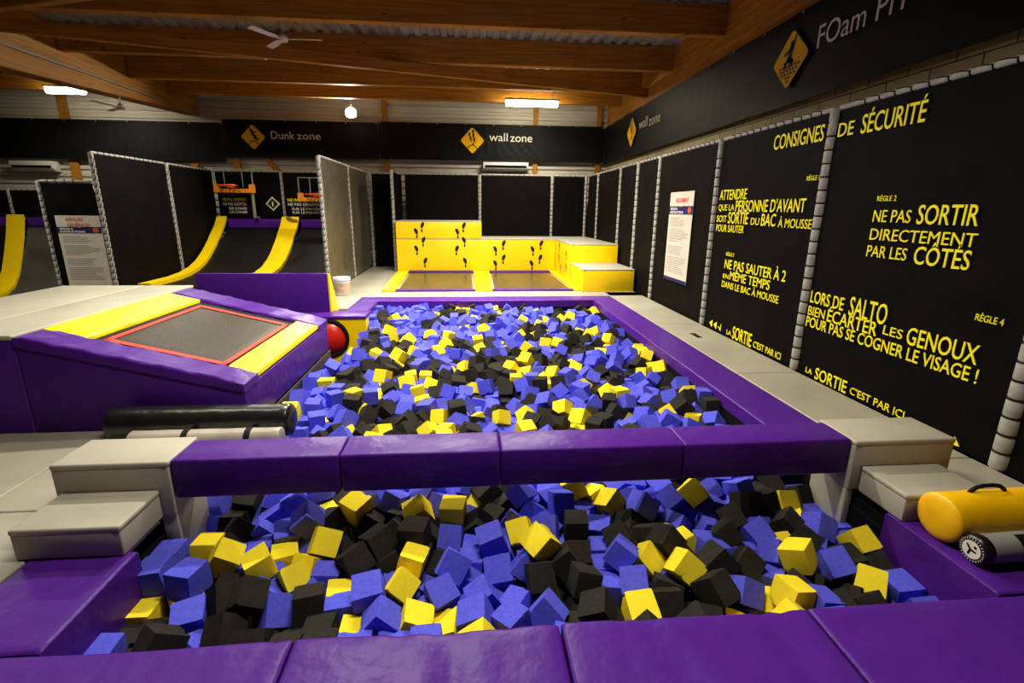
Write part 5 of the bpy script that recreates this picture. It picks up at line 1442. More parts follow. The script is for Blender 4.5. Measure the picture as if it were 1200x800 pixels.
(1528,2172,-401,-27,80,-5,140,4,2,2),
(1926,5561,-289,99,-4,78,153,5,75,2),
(-995,3124,-285,31,-90,-83,142,5,64,6),
(1406,8195,-173,-25,-22,-123,141,6,88,5),
(1832,5262,-300,-1,-64,-110,135,6,74,2),
(-993,8118,-142,50,-62,-71,151,6,88,12),
(-884,9045,-109,45,87,-62,142,6,93,5),
(-1677,8134,-234,12,89,12,140,5,88,5),
(-921,6443,-152,-72,-53,-73,140,1,80,6),
(183,9249,-129,-9,10,88,150,6,94,4),
(2103,2475,-334,-120,41,0,149,2,3,2),
(2197,5450,-252,-61,-86,-7,148,6,75,1),
(1301,4994,-285,-60,99,-49,153,5,72,1),
(814,5854,-225,24,-109,39,132,6,77,5),
(1609,8531,-192,-62,103,41,141,4,90,2),
(-1419,6536,-189,57,-91,54,147,5,80,9),
(-853,9372,-108,2,125,-15,152,6,94,6),
(-265,8691,-178,-48,51,69,144,6,91,13),
(1817,8245,-216,3,-95,-58,139,10,89,3),
(2123,9379,-179,105,14,-67,133,5,94,1),
(2363,6549,-189,-114,0,0,131,4,80,1),
(-1184,8888,-159,23,75,93,135,6,92,6),
(1052,7767,-207,63,-99,-4,139,9,86,3),
(404,4300,-276,-78,100,0,153,2,69,5),
(495,6507,-215,47,48,97,135,5,80,3),
(1677,5460,-277,-63,63,64,139,1,75,4),
(1969,5887,-275,120,-40,4,139,1,77,1),
(2353,2489,-333,64,63,64,152,2,3,1),
(56,7030,-134,-73,-57,48,151,2,83,8),
(-1664,9218,-118,63,64,64,142,2,94,9),
(-999,5088,-275,11,27,-52,153,4,73,6),
(-1244,4226,-255,91,25,71,136,6,69,9),
(671,1946,-293,2,-33,-8,148,5,1,8),
(2052,8771,-186,-122,-26,3,152,6,91,3),
(-781,8463,-162,3,38,72,137,6,90,7),
(-1524,8649,-165,4,-121,38,137,5,91,3),
(-1675,4597,-189,-33,83,-33,137,6,70,21),
(897,3894,-189,71,-89,-20,144,8,67,1),
(2358,5350,-281,82,37,82,143,5,74,1),
(403,3018,-297,-79,-12,-96,138,6,64,9),
(-861,5285,-218,101,64,-35,148,6,74,12),
(30,6360,-186,-71,9,-98,140,5,79,5),
(-1449,5675,-191,94,58,-25,150,10,76,6),
(-899,6598,-163,39,97,5,136,5,80,5),
(816,8123,-191,-30,-67,64,141,6,88,7),
(-653,7911,-180,-30,107,26,132,5,87,4),
(2189,2719,-335,91,21,-49,146,4,4,1),
(837,5355,-208,91,36,-36,141,4,74,2),
(2218,8286,-242,87,-87,23,131,6,89,1),
(666,5578,-201,33,98,-74,146,4,75,3),
(1008,8797,-187,32,-122,-7,135,6,91,7),
(245,2281,-427,-21,87,21,148,1,2,13),
(595,2593,-298,61,-66,61,138,2,4,7),
(1837,5024,-269,-59,-70,12,138,6,73,3),
(-1572,2360,-330,85,-29,85,133,2,3,23),
(1734,6202,-162,91,56,-55,151,4,79,2),
(-340,9389,-135,75,-50,49,139,5,94,7),
(1331,7002,-169,-116,35,24,138,6,83,2),
(-195,6024,-277,-23,-71,-6,153,6,78,7),
(1103,6602,-267,-81,24,91,151,2,81,3),
(979,8096,-232,8,-105,-61,152,5,88,1),
(2021,5719,-283,39,81,44,135,5,76,2),
(-1100,6973,-220,-24,63,105,133,5,82,5),
(818,9023,-163,93,-68,49,149,6,93,2),
(-1443,8292,-172,-60,96,-50,152,5,89,4),
(1662,6415,-202,39,-114,-37,148,5,80,1),
(-142,5494,-198,51,-31,-94,132,5,75,9),
(-471,4177,-257,-115,8,51,143,5,68,4),
(-1427,9139,-129,-66,-70,74,153,6,93,7),
(-41,6887,-175,52,-46,-11,144,6,82,9),
(-13,7215,-141,-123,-30,0,145,2,84,3),
(-639,9108,-146,64,-57,-46,139,6,93,4),
(-1051,4953,-167,23,-116,-42,141,6,72,14),
(-717,6049,-190,57,-35,-95,143,5,78,7),
(327,2461,-285,88,-92,7,131,2,3,11),
(-1081,4171,-284,-45,57,-27,150,4,68,6),
(158,7169,-140,14,107,61,139,6,83,7),
(540,2784,-278,-85,-60,-66,146,6,5,12),
(1927,7047,-200,-35,-7,-48,150,6,83,1),
(2349,7672,-166,94,-73,28,138,5,86,1),
(2339,8008,-188,37,-65,-62,152,6,88,1),
(1311,6259,-258,63,-58,-92,143,6,79,4),
(1135,7567,-210,-103,27,-55,137,5,85,2),
(726,9384,-157,40,-40,-81,150,6,94,3),
(1592,6261,-207,-100,15,73,144,6,79,3),
(57,9384,-146,89,89,9,151,5,94,6),
(970,4042,-258,-25,40,60,153,4,68,3),
(-1322,7820,-145,25,-10,-54,142,5,87,5),
(719,8376,-159,109,-6,50,136,10,89,4),
(1250,5459,-262,42,41,-88,136,6,75,5),
(1361,8502,-215,-54,-111,25,149,4,90,3),
(2332,5919,-275,10,-93,3,140,0,77,1),
(778,7485,-215,-37,-25,51,150,4,85,2),
(841,5194,-233,-55,66,-73,150,0,73,2),
(-1528,7024,-177,-1,73,-103,144,6,83,13),
(1944,4681,-237,4,-50,71,133,9,71,1),
(-1220,8131,-142,-79,-53,-72,147,2,88,13),
(-360,1801,-208,-5,0,-127,134,2,0,3),
(-435,7280,-147,52,-23,-48,139,6,84,5),
(-903,8877,-147,-36,-81,-45,141,2,92,4),
(-874,4581,-310,-65,66,0,138,10,70,15),
(-1458,2275,-323,0,0,57,148,0,2,6),
(171,4277,-261,-29,64,-106,146,6,69,6),
(341,5638,-167,57,40,63,143,5,76,4),
(1864,8785,-138,53,-81,45,148,2,91,4),
(2353,3070,-332,0,120,-43,151,6,64,1),
(-1348,8007,-158,-46,-24,-39,145,9,88,4),
(1211,8237,-221,-60,63,88,151,4,89,1),
(-822,5452,-226,74,47,-71,144,1,75,12),
(-99,4798,-245,14,-34,-19,150,6,71,8),
(296,5809,-213,75,-32,97,135,5,77,5),
(-1370,4577,-280,-60,67,60,148,2,70,18),
(-512,7994,-151,-117,43,-7,138,5,87,3),
(-505,5244,-234,-21,11,-125,152,6,74,10),
(-571,9387,-161,72,-72,-54,145,6,94,5),
(-1246,6519,-167,81,-15,1,150,5,80,8),
(-964,7343,-96,-38,17,-103,140,6,84,9),
(-1521,6376,-158,-65,-22,95,138,8,79,5),
(440,6195,-240,77,51,85,135,9,78,4),
(886,4235,-235,109,-48,-6,133,5,69,7),
(1564,7737,-272,-32,107,15,145,5,86,2),
(1212,2341,-243,83,85,23,144,5,3,3),
(1825,5419,-294,-4,6,89,141,2,75,3),
(1063,9393,-138,34,-35,-83,132,9,94,3),
(-1667,4430,-137,74,52,73,150,4,70,3),
(83,4861,-258,-75,-65,-48,132,5,72,4),
(99,2183,-344,10,48,-96,151,10,2,9),
(-641,6684,-186,3,73,100,135,6,81,7),
(-552,8341,-175,23,51,-113,137,9,89,3),
(583,2313,-322,43,110,-5,135,5,2,9),
(1151,2030,-374,-14,-50,57,152,9,1,6),
(553,4921,-280,89,12,12,143,1,72,2),
(1178,7091,-189,-43,-93,-75,153,5,83,2),
(635,9229,-198,112,9,-1,137,5,94,5),
(1430,9375,-219,-116,5,11,137,10,94,1),
(1704,9256,-205,-5,-22,-27,147,5,94,2),
(2097,3991,-233,-41,-10,120,130,5,67,1),
(-201,4957,-194,74,61,63,137,6,72,10),
(-65,9057,-141,0,0,-127,146,0,93,1),
(679,2731,-263,15,-3,-106,147,6,5,10),
(2192,6993,-250,-56,89,12,151,6,82,2),
(-812,7078,-197,-1,-57,-95,138,10,83,10),
(1508,8382,-204,-28,37,65,134,5,89,1),
(161,7788,-178,10,45,32,144,6,86,4),
(424,8776,-146,82,-1,-63,145,6,91,10),
(1423,8007,-211,-50,16,-35,143,6,88,4),
(-1232,6034,-169,-44,-5,79,138,6,78,13),
(1534,5307,-294,90,3,3,146,2,74,3),
(1025,4795,-257,-48,-108,-12,148,6,71,4),
(-182,6192,-259,64,60,45,152,5,78,6),
(-317,6247,-222,97,70,-33,134,6,79,10),
(519,3106,-278,-83,-26,8,141,6,64,8),
(1489,4273,-245,24,69,-87,137,4,69,2),
(-1037,8799,-185,-73,-89,-17,138,10,91,16),
(133,5219,-221,17,98,-46,150,6,74,9),
(2186,8870,-176,-109,37,50,132,5,92,1),
(1014,5280,-220,-59,-93,-25,145,6,74,7),
(929,6758,-234,-34,-41,115,132,10,81,4),
(-721,2516,-293,14,-44,-96,148,5,3,16),
(1748,4214,-231,-76,90,-12,130,6,69,3),
(-1001,9333,-146,-54,62,-63,143,6,94,7),
(-1064,8984,-154,-85,-57,17,145,6,92,5),
(-826,8300,-235,1,-70,105,144,6,89,7),
(727,8790,-151,-52,-60,-81,144,6,91,9),
(1628,8160,-220,25,44,-89,131,10,88,3),
(487,9206,-154,21,-96,-17,141,4,94,1),
(-583,2379,-329,69,98,3,151,6,3,19),
(-440,2078,-297,69,-59,73,141,2,1,14),
(1380,4045,-225,29,-71,-59,140,6,68,4),
(1104,6797,-286,104,50,-48,137,6,81,2),
(-98,8665,-210,12,-104,-19,151,6,91,12),
(221,4807,-270,53,69,-74,131,6,72,8),
(-872,7257,-166,109,-19,-44,141,10,84,8),
(-903,7667,-156,-71,-99,18,149,6,86,5),
(266,8695,-150,-41,105,36,139,6,91,11),
(-725,7220,-254,-49,66,94,153,6,84,7),
(861,2786,-326,62,95,-6,135,10,5,8),
(-775,2921,-293,71,-50,-70,134,5,6,6),
(-922,4252,-283,70,-64,-40,142,5,69,15),
(525,6361,-288,87,23,-87,153,1,79,3),
(-880,5942,-215,-22,-57,6,148,4,77,6),
(1663,4988,-221,-23,-105,30,131,10,72,3),
(2084,6355,-190,-91,-22,-52,141,6,79,1),
(-1377,7391,-123,-80,-80,36,145,6,84,11),
(-419,8857,-140,-49,-26,101,134,9,92,2),
(1877,5756,-290,0,-9,-126,135,2,76,1),
(373,7310,-193,38,-118,-26,141,6,84,2),
(-965,7966,-161,87,-18,25,132,6,87,8),
(-66,2108,-334,51,-80,7,151,6,1,10),
(2348,7281,-275,47,30,113,133,9,84,1),
(-208,7298,-169,-40,34,109,153,10,84,4),
(1210,7404,-244,-24,-47,52,138,10,85,4),
(-1363,4729,-279,84,-96,0,150,2,71,14),
(-286,6428,-199,-9,-13,-69,147,6,80,2),
(1208,5042,-177,42,-28,108,134,8,73,1),
(2066,6535,-216,-28,46,82,143,6,80,1),
(-1666,8902,-163,15,-53,74,135,10,92,8),
(1282,1948,-323,-65,-22,101,137,8,1,4),
(-305,6606,-214,30,-73,46,150,6,81,5),
(-1377,6245,-155,54,81,43,133,6,79,12),
(615,5763,-217,-45,-23,73,140,9,76,3),
(-765,8787,-176,-52,0,99,136,10,91,14),
(2054,3198,-209,-52,110,17,152,6,64,2),
(2180,9089,-183,-64,99,43,140,5,93,1),
(256,2561,-425,-51,-74,-51,148,2,4,11),
(491,2400,-431,69,57,57,137,1,3,8),
(-349,9214,-210,80,74,-65,152,9,94,8),
(2113,6737,-234,-64,84,6,142,6,81,1),
(-1042,6691,-211,-45,88,-41,139,5,81,7),
(585,8274,-154,27,28,51,151,6,89,5),
(897,7309,-212,69,-32,24,146,5,84,4),
(727,6976,-260,64,0,1,152,6,82,6),
(332,7524,-145,66,93,45,139,6,85,7),
(897,6985,-259,-16,-87,-49,135,6,82,4),
(888,3751,-146,20,25,123,147,5,66,2),
(-1434,2440,-362,94,66,11,134,9,3,17),
(-1392,4432,-287,-62,65,-65,135,0,70,2),
(-1673,8304,-226,-81,81,39,152,6,89,9),
(1533,5451,-297,-61,-66,-61,136,1,75,6),
(471,2456,-278,-88,91,5,151,2,3,10),
(1277,5213,-246,-59,-9,-67,139,8,74,1),
(-267,2797,-292,41,-23,54,149,9,5,5),
(1460,6339,-197,-35,-99,71,142,5,79,1),
(279,8524,-145,83,34,12,137,5,90,3),
(2174,3739,-160,7,-97,-59,149,6,66,1),
(-1097,8409,-160,76,-84,-2,133,8,90,5),
(271,5126,-293,70,-6,60,150,10,73,7),
(-1028,4669,-280,16,43,-101,147,4,71,3),
(170,2403,-426,-22,93,19,133,2,3,13),
(1762,7711,-245,-44,-66,45,138,4,86,1),
(1747,3880,-232,-90,85,0,144,6,67,2),
(2223,8687,-229,70,79,-22,139,6,91,1),
(418,8575,-143,-35,-77,76,135,5,90,2),
(499,8448,-145,-20,96,16,135,5,90,1),
(-622,2954,-306,61,35,-70,132,5,6,5),
(1692,3199,-247,-59,-43,65,153,5,64,2),
(1468,7558,-284,-15,-27,109,144,6,85,3),
(-1268,9237,-175,89,-85,8,141,6,94,8),
(-770,6941,-269,22,75,48,152,10,82,12),
(2011,6868,-281,-119,44,-5,152,0,82,2),
(-1140,8261,-160,69,60,49,138,2,89,8),
(-1069,8561,-200,-10,-112,-57,150,6,90,8),
(-82,7749,-179,-81,-55,50,150,4,86,2),
(-1537,4085,-218,0,121,38,137,6,68,10),
(-633,5385,-284,-65,-56,25,137,6,74,11),
(525,8892,-175,-4,121,-32,133,4,92,2),
(1102,5954,-261,-63,84,71,132,9,77,3),
(1535,2991,-222,32,43,-62,141,5,6,3),
(-1120,9180,-180,-7,-118,-44,145,6,93,6),
(991,8408,-199,-43,21,-114,131,6,90,4),
(-603,8814,-166,-66,-51,80,145,4,92,3),
(769,6813,-240,-34,-8,3,145,6,82,5),
(182,8260,-157,-11,-127,0,131,2,89,6),
(-249,2620,-370,45,109,-2,145,9,4,6),
(-803,5780,-277,-63,10,109,143,5,76,7),
(-148,2520,-312,40,-114,34,132,5,3,9),
(1539,4424,-284,-90,1,90,133,1,70,2),
(2340,8880,-266,114,20,33,136,10,92,1),
(-988,1981,-321,-82,31,-86,152,5,1,16),
(1012,7091,-271,-52,59,4,141,6,83,3),
(2357,3340,-285,0,0,0,143,2,65,1),
(-992,4831,-278,0,0,-20,144,1,72,6),
(-452,9005,-159,65,14,19,146,5,93,4),
(-1515,7845,-225,-55,47,76,148,6,87,10),
(-209,9380,-183,-11,-69,17,135,4,94,2),
(668,7343,-229,-46,56,-3,144,10,84,1),
(365,3118,-156,82,-36,83,136,2,64,10),
(993,9114,-220,67,60,88,144,5,93,2),
(842,3202,-273,-70,-6,92,134,6,65,2),
(1133,5115,-279,80,55,81,153,10,73,4),
(1917,6222,-176,-70,53,-90,149,10,79,2),
(-1383,2607,-273,-34,87,-14,133,6,4,18),
(81,8578,-201,41,-96,73,146,4,90,4),
(630,8533,-164,-73,-53,-20,140,6,90,5),
(1766,6053,-241,-81,65,-29,142,6,78,3),
(-540,7517,-193,8,38,-114,146,6,85,12),
(-90,4368,-238,5,9,-123,149,2,69,7),
(1163,5313,-305,-112,-44,10,134,6,74,5),
(2060,7650,-217,95,-76,-37,144,6,86,1),
(2357,8442,-261,48,47,-71,130,6,90,1),
(70,7421,-176,-50,14,-90,137,10,85,8),
(826,5033,-278,-12,89,-89,135,2,73,5),
(-505,5035,-246,-81,43,-86,141,6,73,9),
(503,5946,-223,52,103,3,140,9,77,4),
(87,5004,-307,83,95,13,140,5,73,7),
(18,7879,-218,-9,-10,6,134,6,87,5),
(-582,6171,-213,77,-87,-50,134,10,78,10),
(1668,6603,-213,-27,-55,-11,138,5,81,2),
(1773,6913,-261,34,107,52,134,6,82,3),
(-1247,7292,-225,52,13,100,152,10,84,10),
(-227,5866,-268,-29,57,-12,133,4,77,5),
(-223,9014,-166,-96,39,35,142,5,93,3),
(724,7926,-188,51,0,-101,133,10,87,3),
(703,7718,-176,-111,42,40,145,6,86,2),
(1992,4259,-283,18,-63,51,150,6,69,2),
(-1145,4529,-283,-2,-106,-49,145,10,70,16),
(-373,2657,-295,50,0,115,138,9,4,8),
(-1643,3182,-222,42,-24,62,136,9,64,9),
(-293,4737,-244,-35,29,58,146,6,71,9),
(878,2245,-306,-44,84,-80,134,6,2,5),
(1270,8627,-216,88,-42,-42,150,6,91,5),
(-39,5281,-273,-11,18,-114,141,5,74,6),
(1232,8061,-231,109,-52,-34,142,6,88,6),
(871,9257,-184,47,-25,-109,143,9,94,4),
(1209,5641,-248,-45,-90,-35,132,6,76,3),
(1275,9384,-208,-89,90,-11,140,2,94,2),
(-1506,3065,-429,90,-6,90,140,1,64,8),
(1119,2740,-345,18,-101,41,139,5,5,3),
(1420,1951,-368,-7,-120,-31,147,6,1,4),
(-1580,6553,-228,-46,-17,-40,145,10,80,3),
(-1280,5704,-269,-79,-99,5,149,1,76,9),
(-1172,3137,-269,57,69,69,152,2,64,15),
(-431,4802,-261,-28,-34,116,142,6,72,12),
(-609,6983,-223,-7,-89,-5,142,2,82,11),
(2078,8638,-257,-69,-104,-21,141,6,91,2),
(-1432,6080,-188,113,0,53,140,6,78,14),
(-178,6983,-211,68,85,-59,141,5,82,2),
(-130,6381,-175,58,62,51,141,6,79,8),
(1754,7927,-311,-37,-109,50,148,5,0,0),
(2202,1977,-388,27,-86,71,132,6,0,0),
(1318,6052,-250,108,45,48,132,8,0,0),
(1026,6074,-300,-78,44,79,132,1,0,0),
(1531,7085,-168,71,20,-33,149,5,0,0),
(-1526,5313,-192,-56,65,-30,138,5,0,0),
(-1015,5335,-266,-94,-53,-61,153,4,0,0),
(581,6225,-286,0,1,-123,131,1,0,0),
(-980,8278,-179,125,-16,-8,150,6,0,0),
(-1316,9392,-170,-83,-35,-35,134,10,0,0),
(431,5770,-180,-50,61,48,138,5,0,0),
(-1495,3194,-316,-94,-77,-22,153,5,0,0),
(1737,8469,-272,51,-74,-74,147,2,0,0),
(-809,5614,-252,88,1,87,145,5,0,0),
(-1496,5511,-225,59,-93,57,147,9,0,0),
(1393,9106,-276,63,-95,2,138,10,0,0),
(682,8950,-193,38,-79,-92,136,6,0,0),
(1449,4781,-277,-65,67,86,143,9,0,0),
(-1674,2650,-316,0,127,0,149,2,0,0),
(1277,9212,-230,-82,-55,-2,145,4,0,0),
(1396,7687,-316,-108,-37,-56,135,6,0,0),
(-614,4682,-286,-36,73,63,137,5,0,0),
(1382,7383,-257,-6,-123,12,152,6,0,0),
(-1087,7598,-167,-86,12,49,133,6,0,0),
(1085,6231,-285,80,-46,75,136,1,0,0),
(-747,8009,-255,-106,-27,47,134,5,0,0),
(-206,5259,-193,69,19,-61,135,5,0,0),
(-318,8420,-189,53,102,5,132,10,0,0),
(1280,4817,-268,-17,87,-27,136,6,0,0),
(1479,3202,-175,-72,79,12,137,5,0,0),
(1634,7615,-280,-60,-20,-106,131,5,0,0),
(-1499,9384,-153,-44,-12,-118,132,6,0,0),
(-103,8389,-177,30,50,-97,146,6,0,0),
(464,6694,-235,81,90,-11,140,4,0,0),
(666,8066,-162,-30,-54,94,137,6,0,0),
(-1552,6101,-300,-37,-7,-116,146,6,0,0),
(879,8922,-258,40,-16,105,148,5,0,0),
(1343,6426,-265,2,11,62,141,5,0,0),
(1380,4184,-316,-59,74,83,153,6,0,0),
(2224,6062,-276,-13,-31,-69,148,5,0,0),
(-861,8140,-276,62,-72,-71,146,6,0,0),
(1938,7988,-308,11,-107,57,137,10,0,0),
(2196,2153,-376,-89,80,41,131,5,0,0),
(-522,4511,-286,0,0,70,134,1,0,0),
(317,8227,-202,2,-55,114,141,5,0,0),
(2193,7203,-257,72,-1,-86,143,6,0,0),
(112,6079,-197,-27,-60,33,153,9,0,0),
(1647,7145,-272,-42,-22,-108,130,5,0,0),
(-441,7002,-169,-92,-7,-6,151,2,0,0),
(1689,6758,-257,8,-28,70,136,5,0,0),
(-435,3069,-259,-51,78,45,138,2,0,0),
(1225,6513,-266,-119,36,0,144,6,0,0),
(969,7511,-256,-33,-1,112,150,4,0,0),
(1422,8922,-268,97,-12,73,148,5,0,0),
(1784,9392,-281,0,-89,0,135,1,0,0),
(1915,4125,-240,103,-55,-48,150,10,0,0),
(-1525,6872,-266,-33,-65,89,131,6,0,0),
(1095,9239,-176,-120,-37,14,135,6,0,0),
(1571,7317,-220,-47,-1,87,144,5,0,0),
(1608,8984,-219,31,35,61,146,5,0,0),
(-1677,8481,-249,12,-12,89,143,6,0,0),
(-67,4031,-276,99,74,26,145,4,0,0),
(433,6992,-260,-88,87,23,143,4,0,0),
(1395,8745,-252,-59,-106,18,147,6,0,0),
(1924,9391,-285,0,93,0,135,2,0,0),
(1281,7567,-295,-94,-41,16,133,6,0,0),
(-534,2220,-280,-77,-99,-11,153,6,0,0),
(2337,4716,-216,-22,-75,-96,149,5,0,0),
(-1671,4864,-193,3,124,25,137,6,0,0),
(-1519,5904,-257,37,-109,-7,138,10,0,0),
(1169,2620,-286,-41,81,9,133,4,0,0),
(1743,7268,-254,-43,98,-62,148,5,0,0),
(-248,3115,-240,-51,18,-38,148,6,0,0),
(930,6591,-254,13,-120,-39,152,6,0,0),
(1210,7726,-275,10,-41,51,149,4,0,0),
(-817,6205,-216,15,100,50,141,5,0,0),
(-518,3136,-108,-4,1,29,147,2,0,0),
(-544,5548,-273,-74,-42,-34,147,6,0,0),
(-386,2304,-434,33,-123,0,131,2,0,0),
(-559,5692,-224,-99,-13,79,147,5,0,0),
(-11,8018,-238,83,4,3,146,2,0,0),
(1771,8971,-275,-6,-48,-15,137,9,0,0),
(2329,4561,-272,3,52,-20,145,6,0,0),
(-677,4520,-296,0,-29,-124,144,6,0,0),
(989,6875,-295,-92,-8,63,137,6,0,0),
(891,4898,-306,-36,-33,93,131,10,0,0),
(1222,6706,-285,-1,-2,-35,147,2,0,0),
(1355,8316,-261,-63,84,55,137,6,0,0),
(1956,8171,-270,6,-5,-43,151,2,0,0),
(-1141,4835,-275,-54,72,54,139,2,0,0),
(938,2561,-273,-55,-7,-36,135,9,0,0),
(1114,8871,-238,36,93,62,136,6,0,0),
(2337,3212,-154,-7,74,-52,150,6,0,0),
(-620,8583,-161,-54,4,67,145,9,0,0),
(1405,7232,-226,0,122,-14,150,6,0,0),
(-1437,2852,-316,-18,-95,-46,131,5,0,0),
(-952,6087,-228,-83,-87,37,131,5,0,0),
(-336,7768,-182,-49,19,-90,134,10,0,0),
(639,3994,-268,-120,5,43,149,4,0,0),
(1182,2214,-409,-34,-113,-32,135,5,0,0),
(-1181,2334,-409,-18,44,45,148,5,0,0),
(-1278,8795,-246,-31,85,-77,152,6,0,0),
(-707,9382,-225,-88,90,-17,141,6,0,0),
(1428,2709,-401,-89,77,40,152,6,0,0),
(1821,4705,-294,19,-68,68,132,5,0,0),
(2218,4875,-286,63,63,-54,141,2,0,0),
(-1530,1937,-353,0,-98,81,144,5,0,0),
(-1661,3280,-323,-48,26,-9,142,9,0,0),
(-638,7771,-254,-117,-22,28,148,5,0,0),
(834,2041,-352,-12,55,-95,139,5,0,0),
(947,6189,-290,-87,-24,24,140,1,0,0),
(1553,6820,-276,0,1,-25,146,1,0,0),
(1919,6613,-242,59,72,43,149,5,0,0),
(2037,9260,-271,-92,-25,71,132,6,0,0),
(2214,6252,-259,48,92,38,148,5,0,0),
(2357,7097,-283,0,90,0,144,1,0,0),
(-918,8572,-274,109,-41,4,143,10,0,0),
(1022,8297,-273,-37,-55,-62,137,6,0,0),
(1393,2954,-283,17,-83,-93,143,2,0,0),
(1675,4538,-279,-98,-17,-78,148,5,0,0),
(1924,6077,-255,-103,36,-52,133,6,0,0),
(2357,8285,-290,0,0,-127,144,2,0,0),
(30,8291,-173,-57,102,38,145,10,0,0),
(-1103,7426,-168,-59,-33,107,135,6,0,0),
(528,8664,-210,10,92,48,148,5,0,0),
(-724,3140,-346,-73,-16,102,136,6,0,0),
(-347,8065,-250,-38,98,65,153,10,0,0),
(-1248,6946,-250,-36,17,83,142,5,0,0),
(-965,7153,-229,6,-32,-63,134,5,0,0),
(1876,3268,-297,-43,-107,-42,149,10,0,0),
(1614,6973,-297,2,34,-104,153,5,0,0),
(2033,4466,-250,-16,43,113,149,6,0,0),
(2354,4111,-330,-80,-83,-38,146,6,0,0),
(-1088,3407,-290,0,0,38,149,1,0,0),
(1079,8683,-292,-86,-20,31,145,2,0,0),
(2055,7310,-249,-125,-22,11,131,6,0,0),
(84,6641,-209,-32,38,117,136,9,0,0),
(809,6441,-269,-10,-89,-72,145,5,0,0),
(1655,8309,-285,-105,57,27,145,6,0,0),
(2204,5703,-303,-28,6,17,144,6,0,0),
(121,8775,-252,-54,-96,55,151,6,0,0),
(88,9092,-210,24,-74,99,148,6,0,0),
(414,5015,-281,-74,-50,53,144,1,0,0),
(611,7573,-201,-45,109,-14,149,6,0,0),
(1133,3782,-187,-105,1,-54,141,9,0,0),
(863,8728,-252,26,117,17,134,6,0,0),
(-458,8702,-166,33,24,-17,142,5,0,0),
(-216,7901,-209,-94,-9,-12,138,6,0,0),
(-1273,5554,-270,-48,-78,-62,141,5,0,0),
(-1290,5899,-307,-26,-106,38,132,9,0,0),
(-1050,2436,-431,32,-84,32,137,1,0,0),
(643,6461,-344,-66,-45,98,141,5,0,0),
(630,6756,-331,-33,-58,15,153,9,0,0),
(1432,6552,-288,-119,21,38,147,5,0,0),
(274,3972,-271,2,93,19,135,6,0,0),
(213,8925,-237,-45,-102,-29,135,6,0,0),
(772,4394,-238,-53,97,0,131,5,0,0),
(1394,6723,-277,-73,-54,-73,144,1,0,0),
(1764,8166,-325,63,-99,19,146,9,0,0),
(1799,6486,-228,-107,-44,21,139,5,0,0),
(-1668,9380,-180,11,78,-99,139,6,0,0),
(-1393,7545,-134,-58,-13,-112,133,6,0,0),
(-646,4826,-239,101,-16,41,131,10,0,0),
(-17,3207,-242,-5,-56,91,131,10,0,0),
(-983,6301,-181,-65,56,16,143,5,0,0),
(-818,9140,-231,-49,-56,-87,137,6,0,0),
(-125,9230,-179,-48,50,11,136,5,0,0),
(218,7639,-169,81,-41,-51,140,2,0,0),
(530,9047,-197,9,118,-18,131,5,0,0),
(-1356,2560,-427,-61,-66,66,144,1,0,0),
(-427,5817,-288,10,53,47,144,9,0,0),
(1103,5735,-273,58,109,-27,136,5,0,0),
(1668,2692,-280,-94,-24,65,144,5,0,0),
(-1229,4391,-322,-35,-39,-110,145,10,0,0),
(-688,5208,-288,-58,-57,96,150,6,0,0),
(-468,4011,-303,-9,107,49,148,9,0,0),
(175,3126,-343,44,4,-113,144,5,0,0),
(903,5970,-312,38,-113,41,145,5,0,0),
(818,7131,-307,92,-30,29,144,6,0,0),
(2073,8318,-279,-63,64,63,153,2,0,0),
(2358,2927,-428,-90,0,-90,143,1,0,0),
(-1045,3261,-295,48,76,-48,132,1,0,0),
(357,2626,-314,-15,-48,13,139,10,0,0),
(1351,8148,-295,-85,-60,-38,140,6,0,0),
(1431,5697,-236,-102,-63,35,138,6,0,0),
(1421,9266,-306,31,-37,75,135,10,0,0),
(1960,2682,-324,38,-70,-21,131,5,0,0),
(1916,8650,-281,-90,1,-1,150,2,0,0),
(2042,8468,-282,1,90,90,141,2,0,0),
(2345,5761,-331,-28,35,92,148,6,0,0),
(-1379,4279,-300,0,0,81,131,2,0,0),
(-1198,6666,-225,97,33,64,136,5,0,0),
(-949,5667,-282,-10,-91,-17,151,1,0,0),
(-1158,9385,-213,-35,-35,83,149,10,0,0),
(-1066,7286,-205,79,79,59,137,9,0,0),
(64,5385,-292,32,84,-32,144,1,0,0),
(-258,7137,-263,-99,61,43,137,5,0,0),
(1150,8377,-298,32,-119,29,133,5,0,0),
(2100,8072,-282,53,44,-1,148,10,0,0),
(1827,9107,-273,39,-78,66,144,5,0,0),
(1975,9113,-245,47,-21,2,134,10,0,0),
(2232,3207,-288,-42,-55,-9,151,6,0,0),
(2359,8143,-280,0,0,-90,136,2,0,0),
(-1676,4334,-294,0,-21,125,145,6,0,0),
(-571,7117,-232,6,91,88,132,2,0,0),
(-670,9233,-208,-73,-101,25,133,6,0,0),
(61,5751,-259,56,21,-31,152,9,0,0),
(375,8947,-196,46,-68,79,143,6,0,0),
(654,6108,-288,-50,-91,63,139,5,0,0),
(1193,6357,-222,4,-79,83,132,5,0,0),
(1909,7815,-316,22,-84,-8,147,5,0,0),
(2189,9224,-259,-12,-52,-115,145,5,0,0),
(-1509,3802,-203,15,-100,70,146,6,0,0),
(-1420,7695,-190,108,37,54,145,10,0,0),
(425,1794,-229,14,0,126,144,6,0,0),
(-1512,8530,-263,-18,35,68,138,6,0,0),
(-1403,6974,-301,82,67,67,145,5,0,0),
(-474,8804,-291,74,-95,-13,140,6,0,0),
(-391,9383,-273,-17,19,-88,151,4,0,0),
(-37,6788,-279,-37,-26,-45,136,5,0,0),
(56,5965,-295,-102,-11,41,137,6,0,0),
(456,8130,-267,72,74,58,151,6,0,0),
(357,9384,-305,0,-85,0,149,2,0,0),
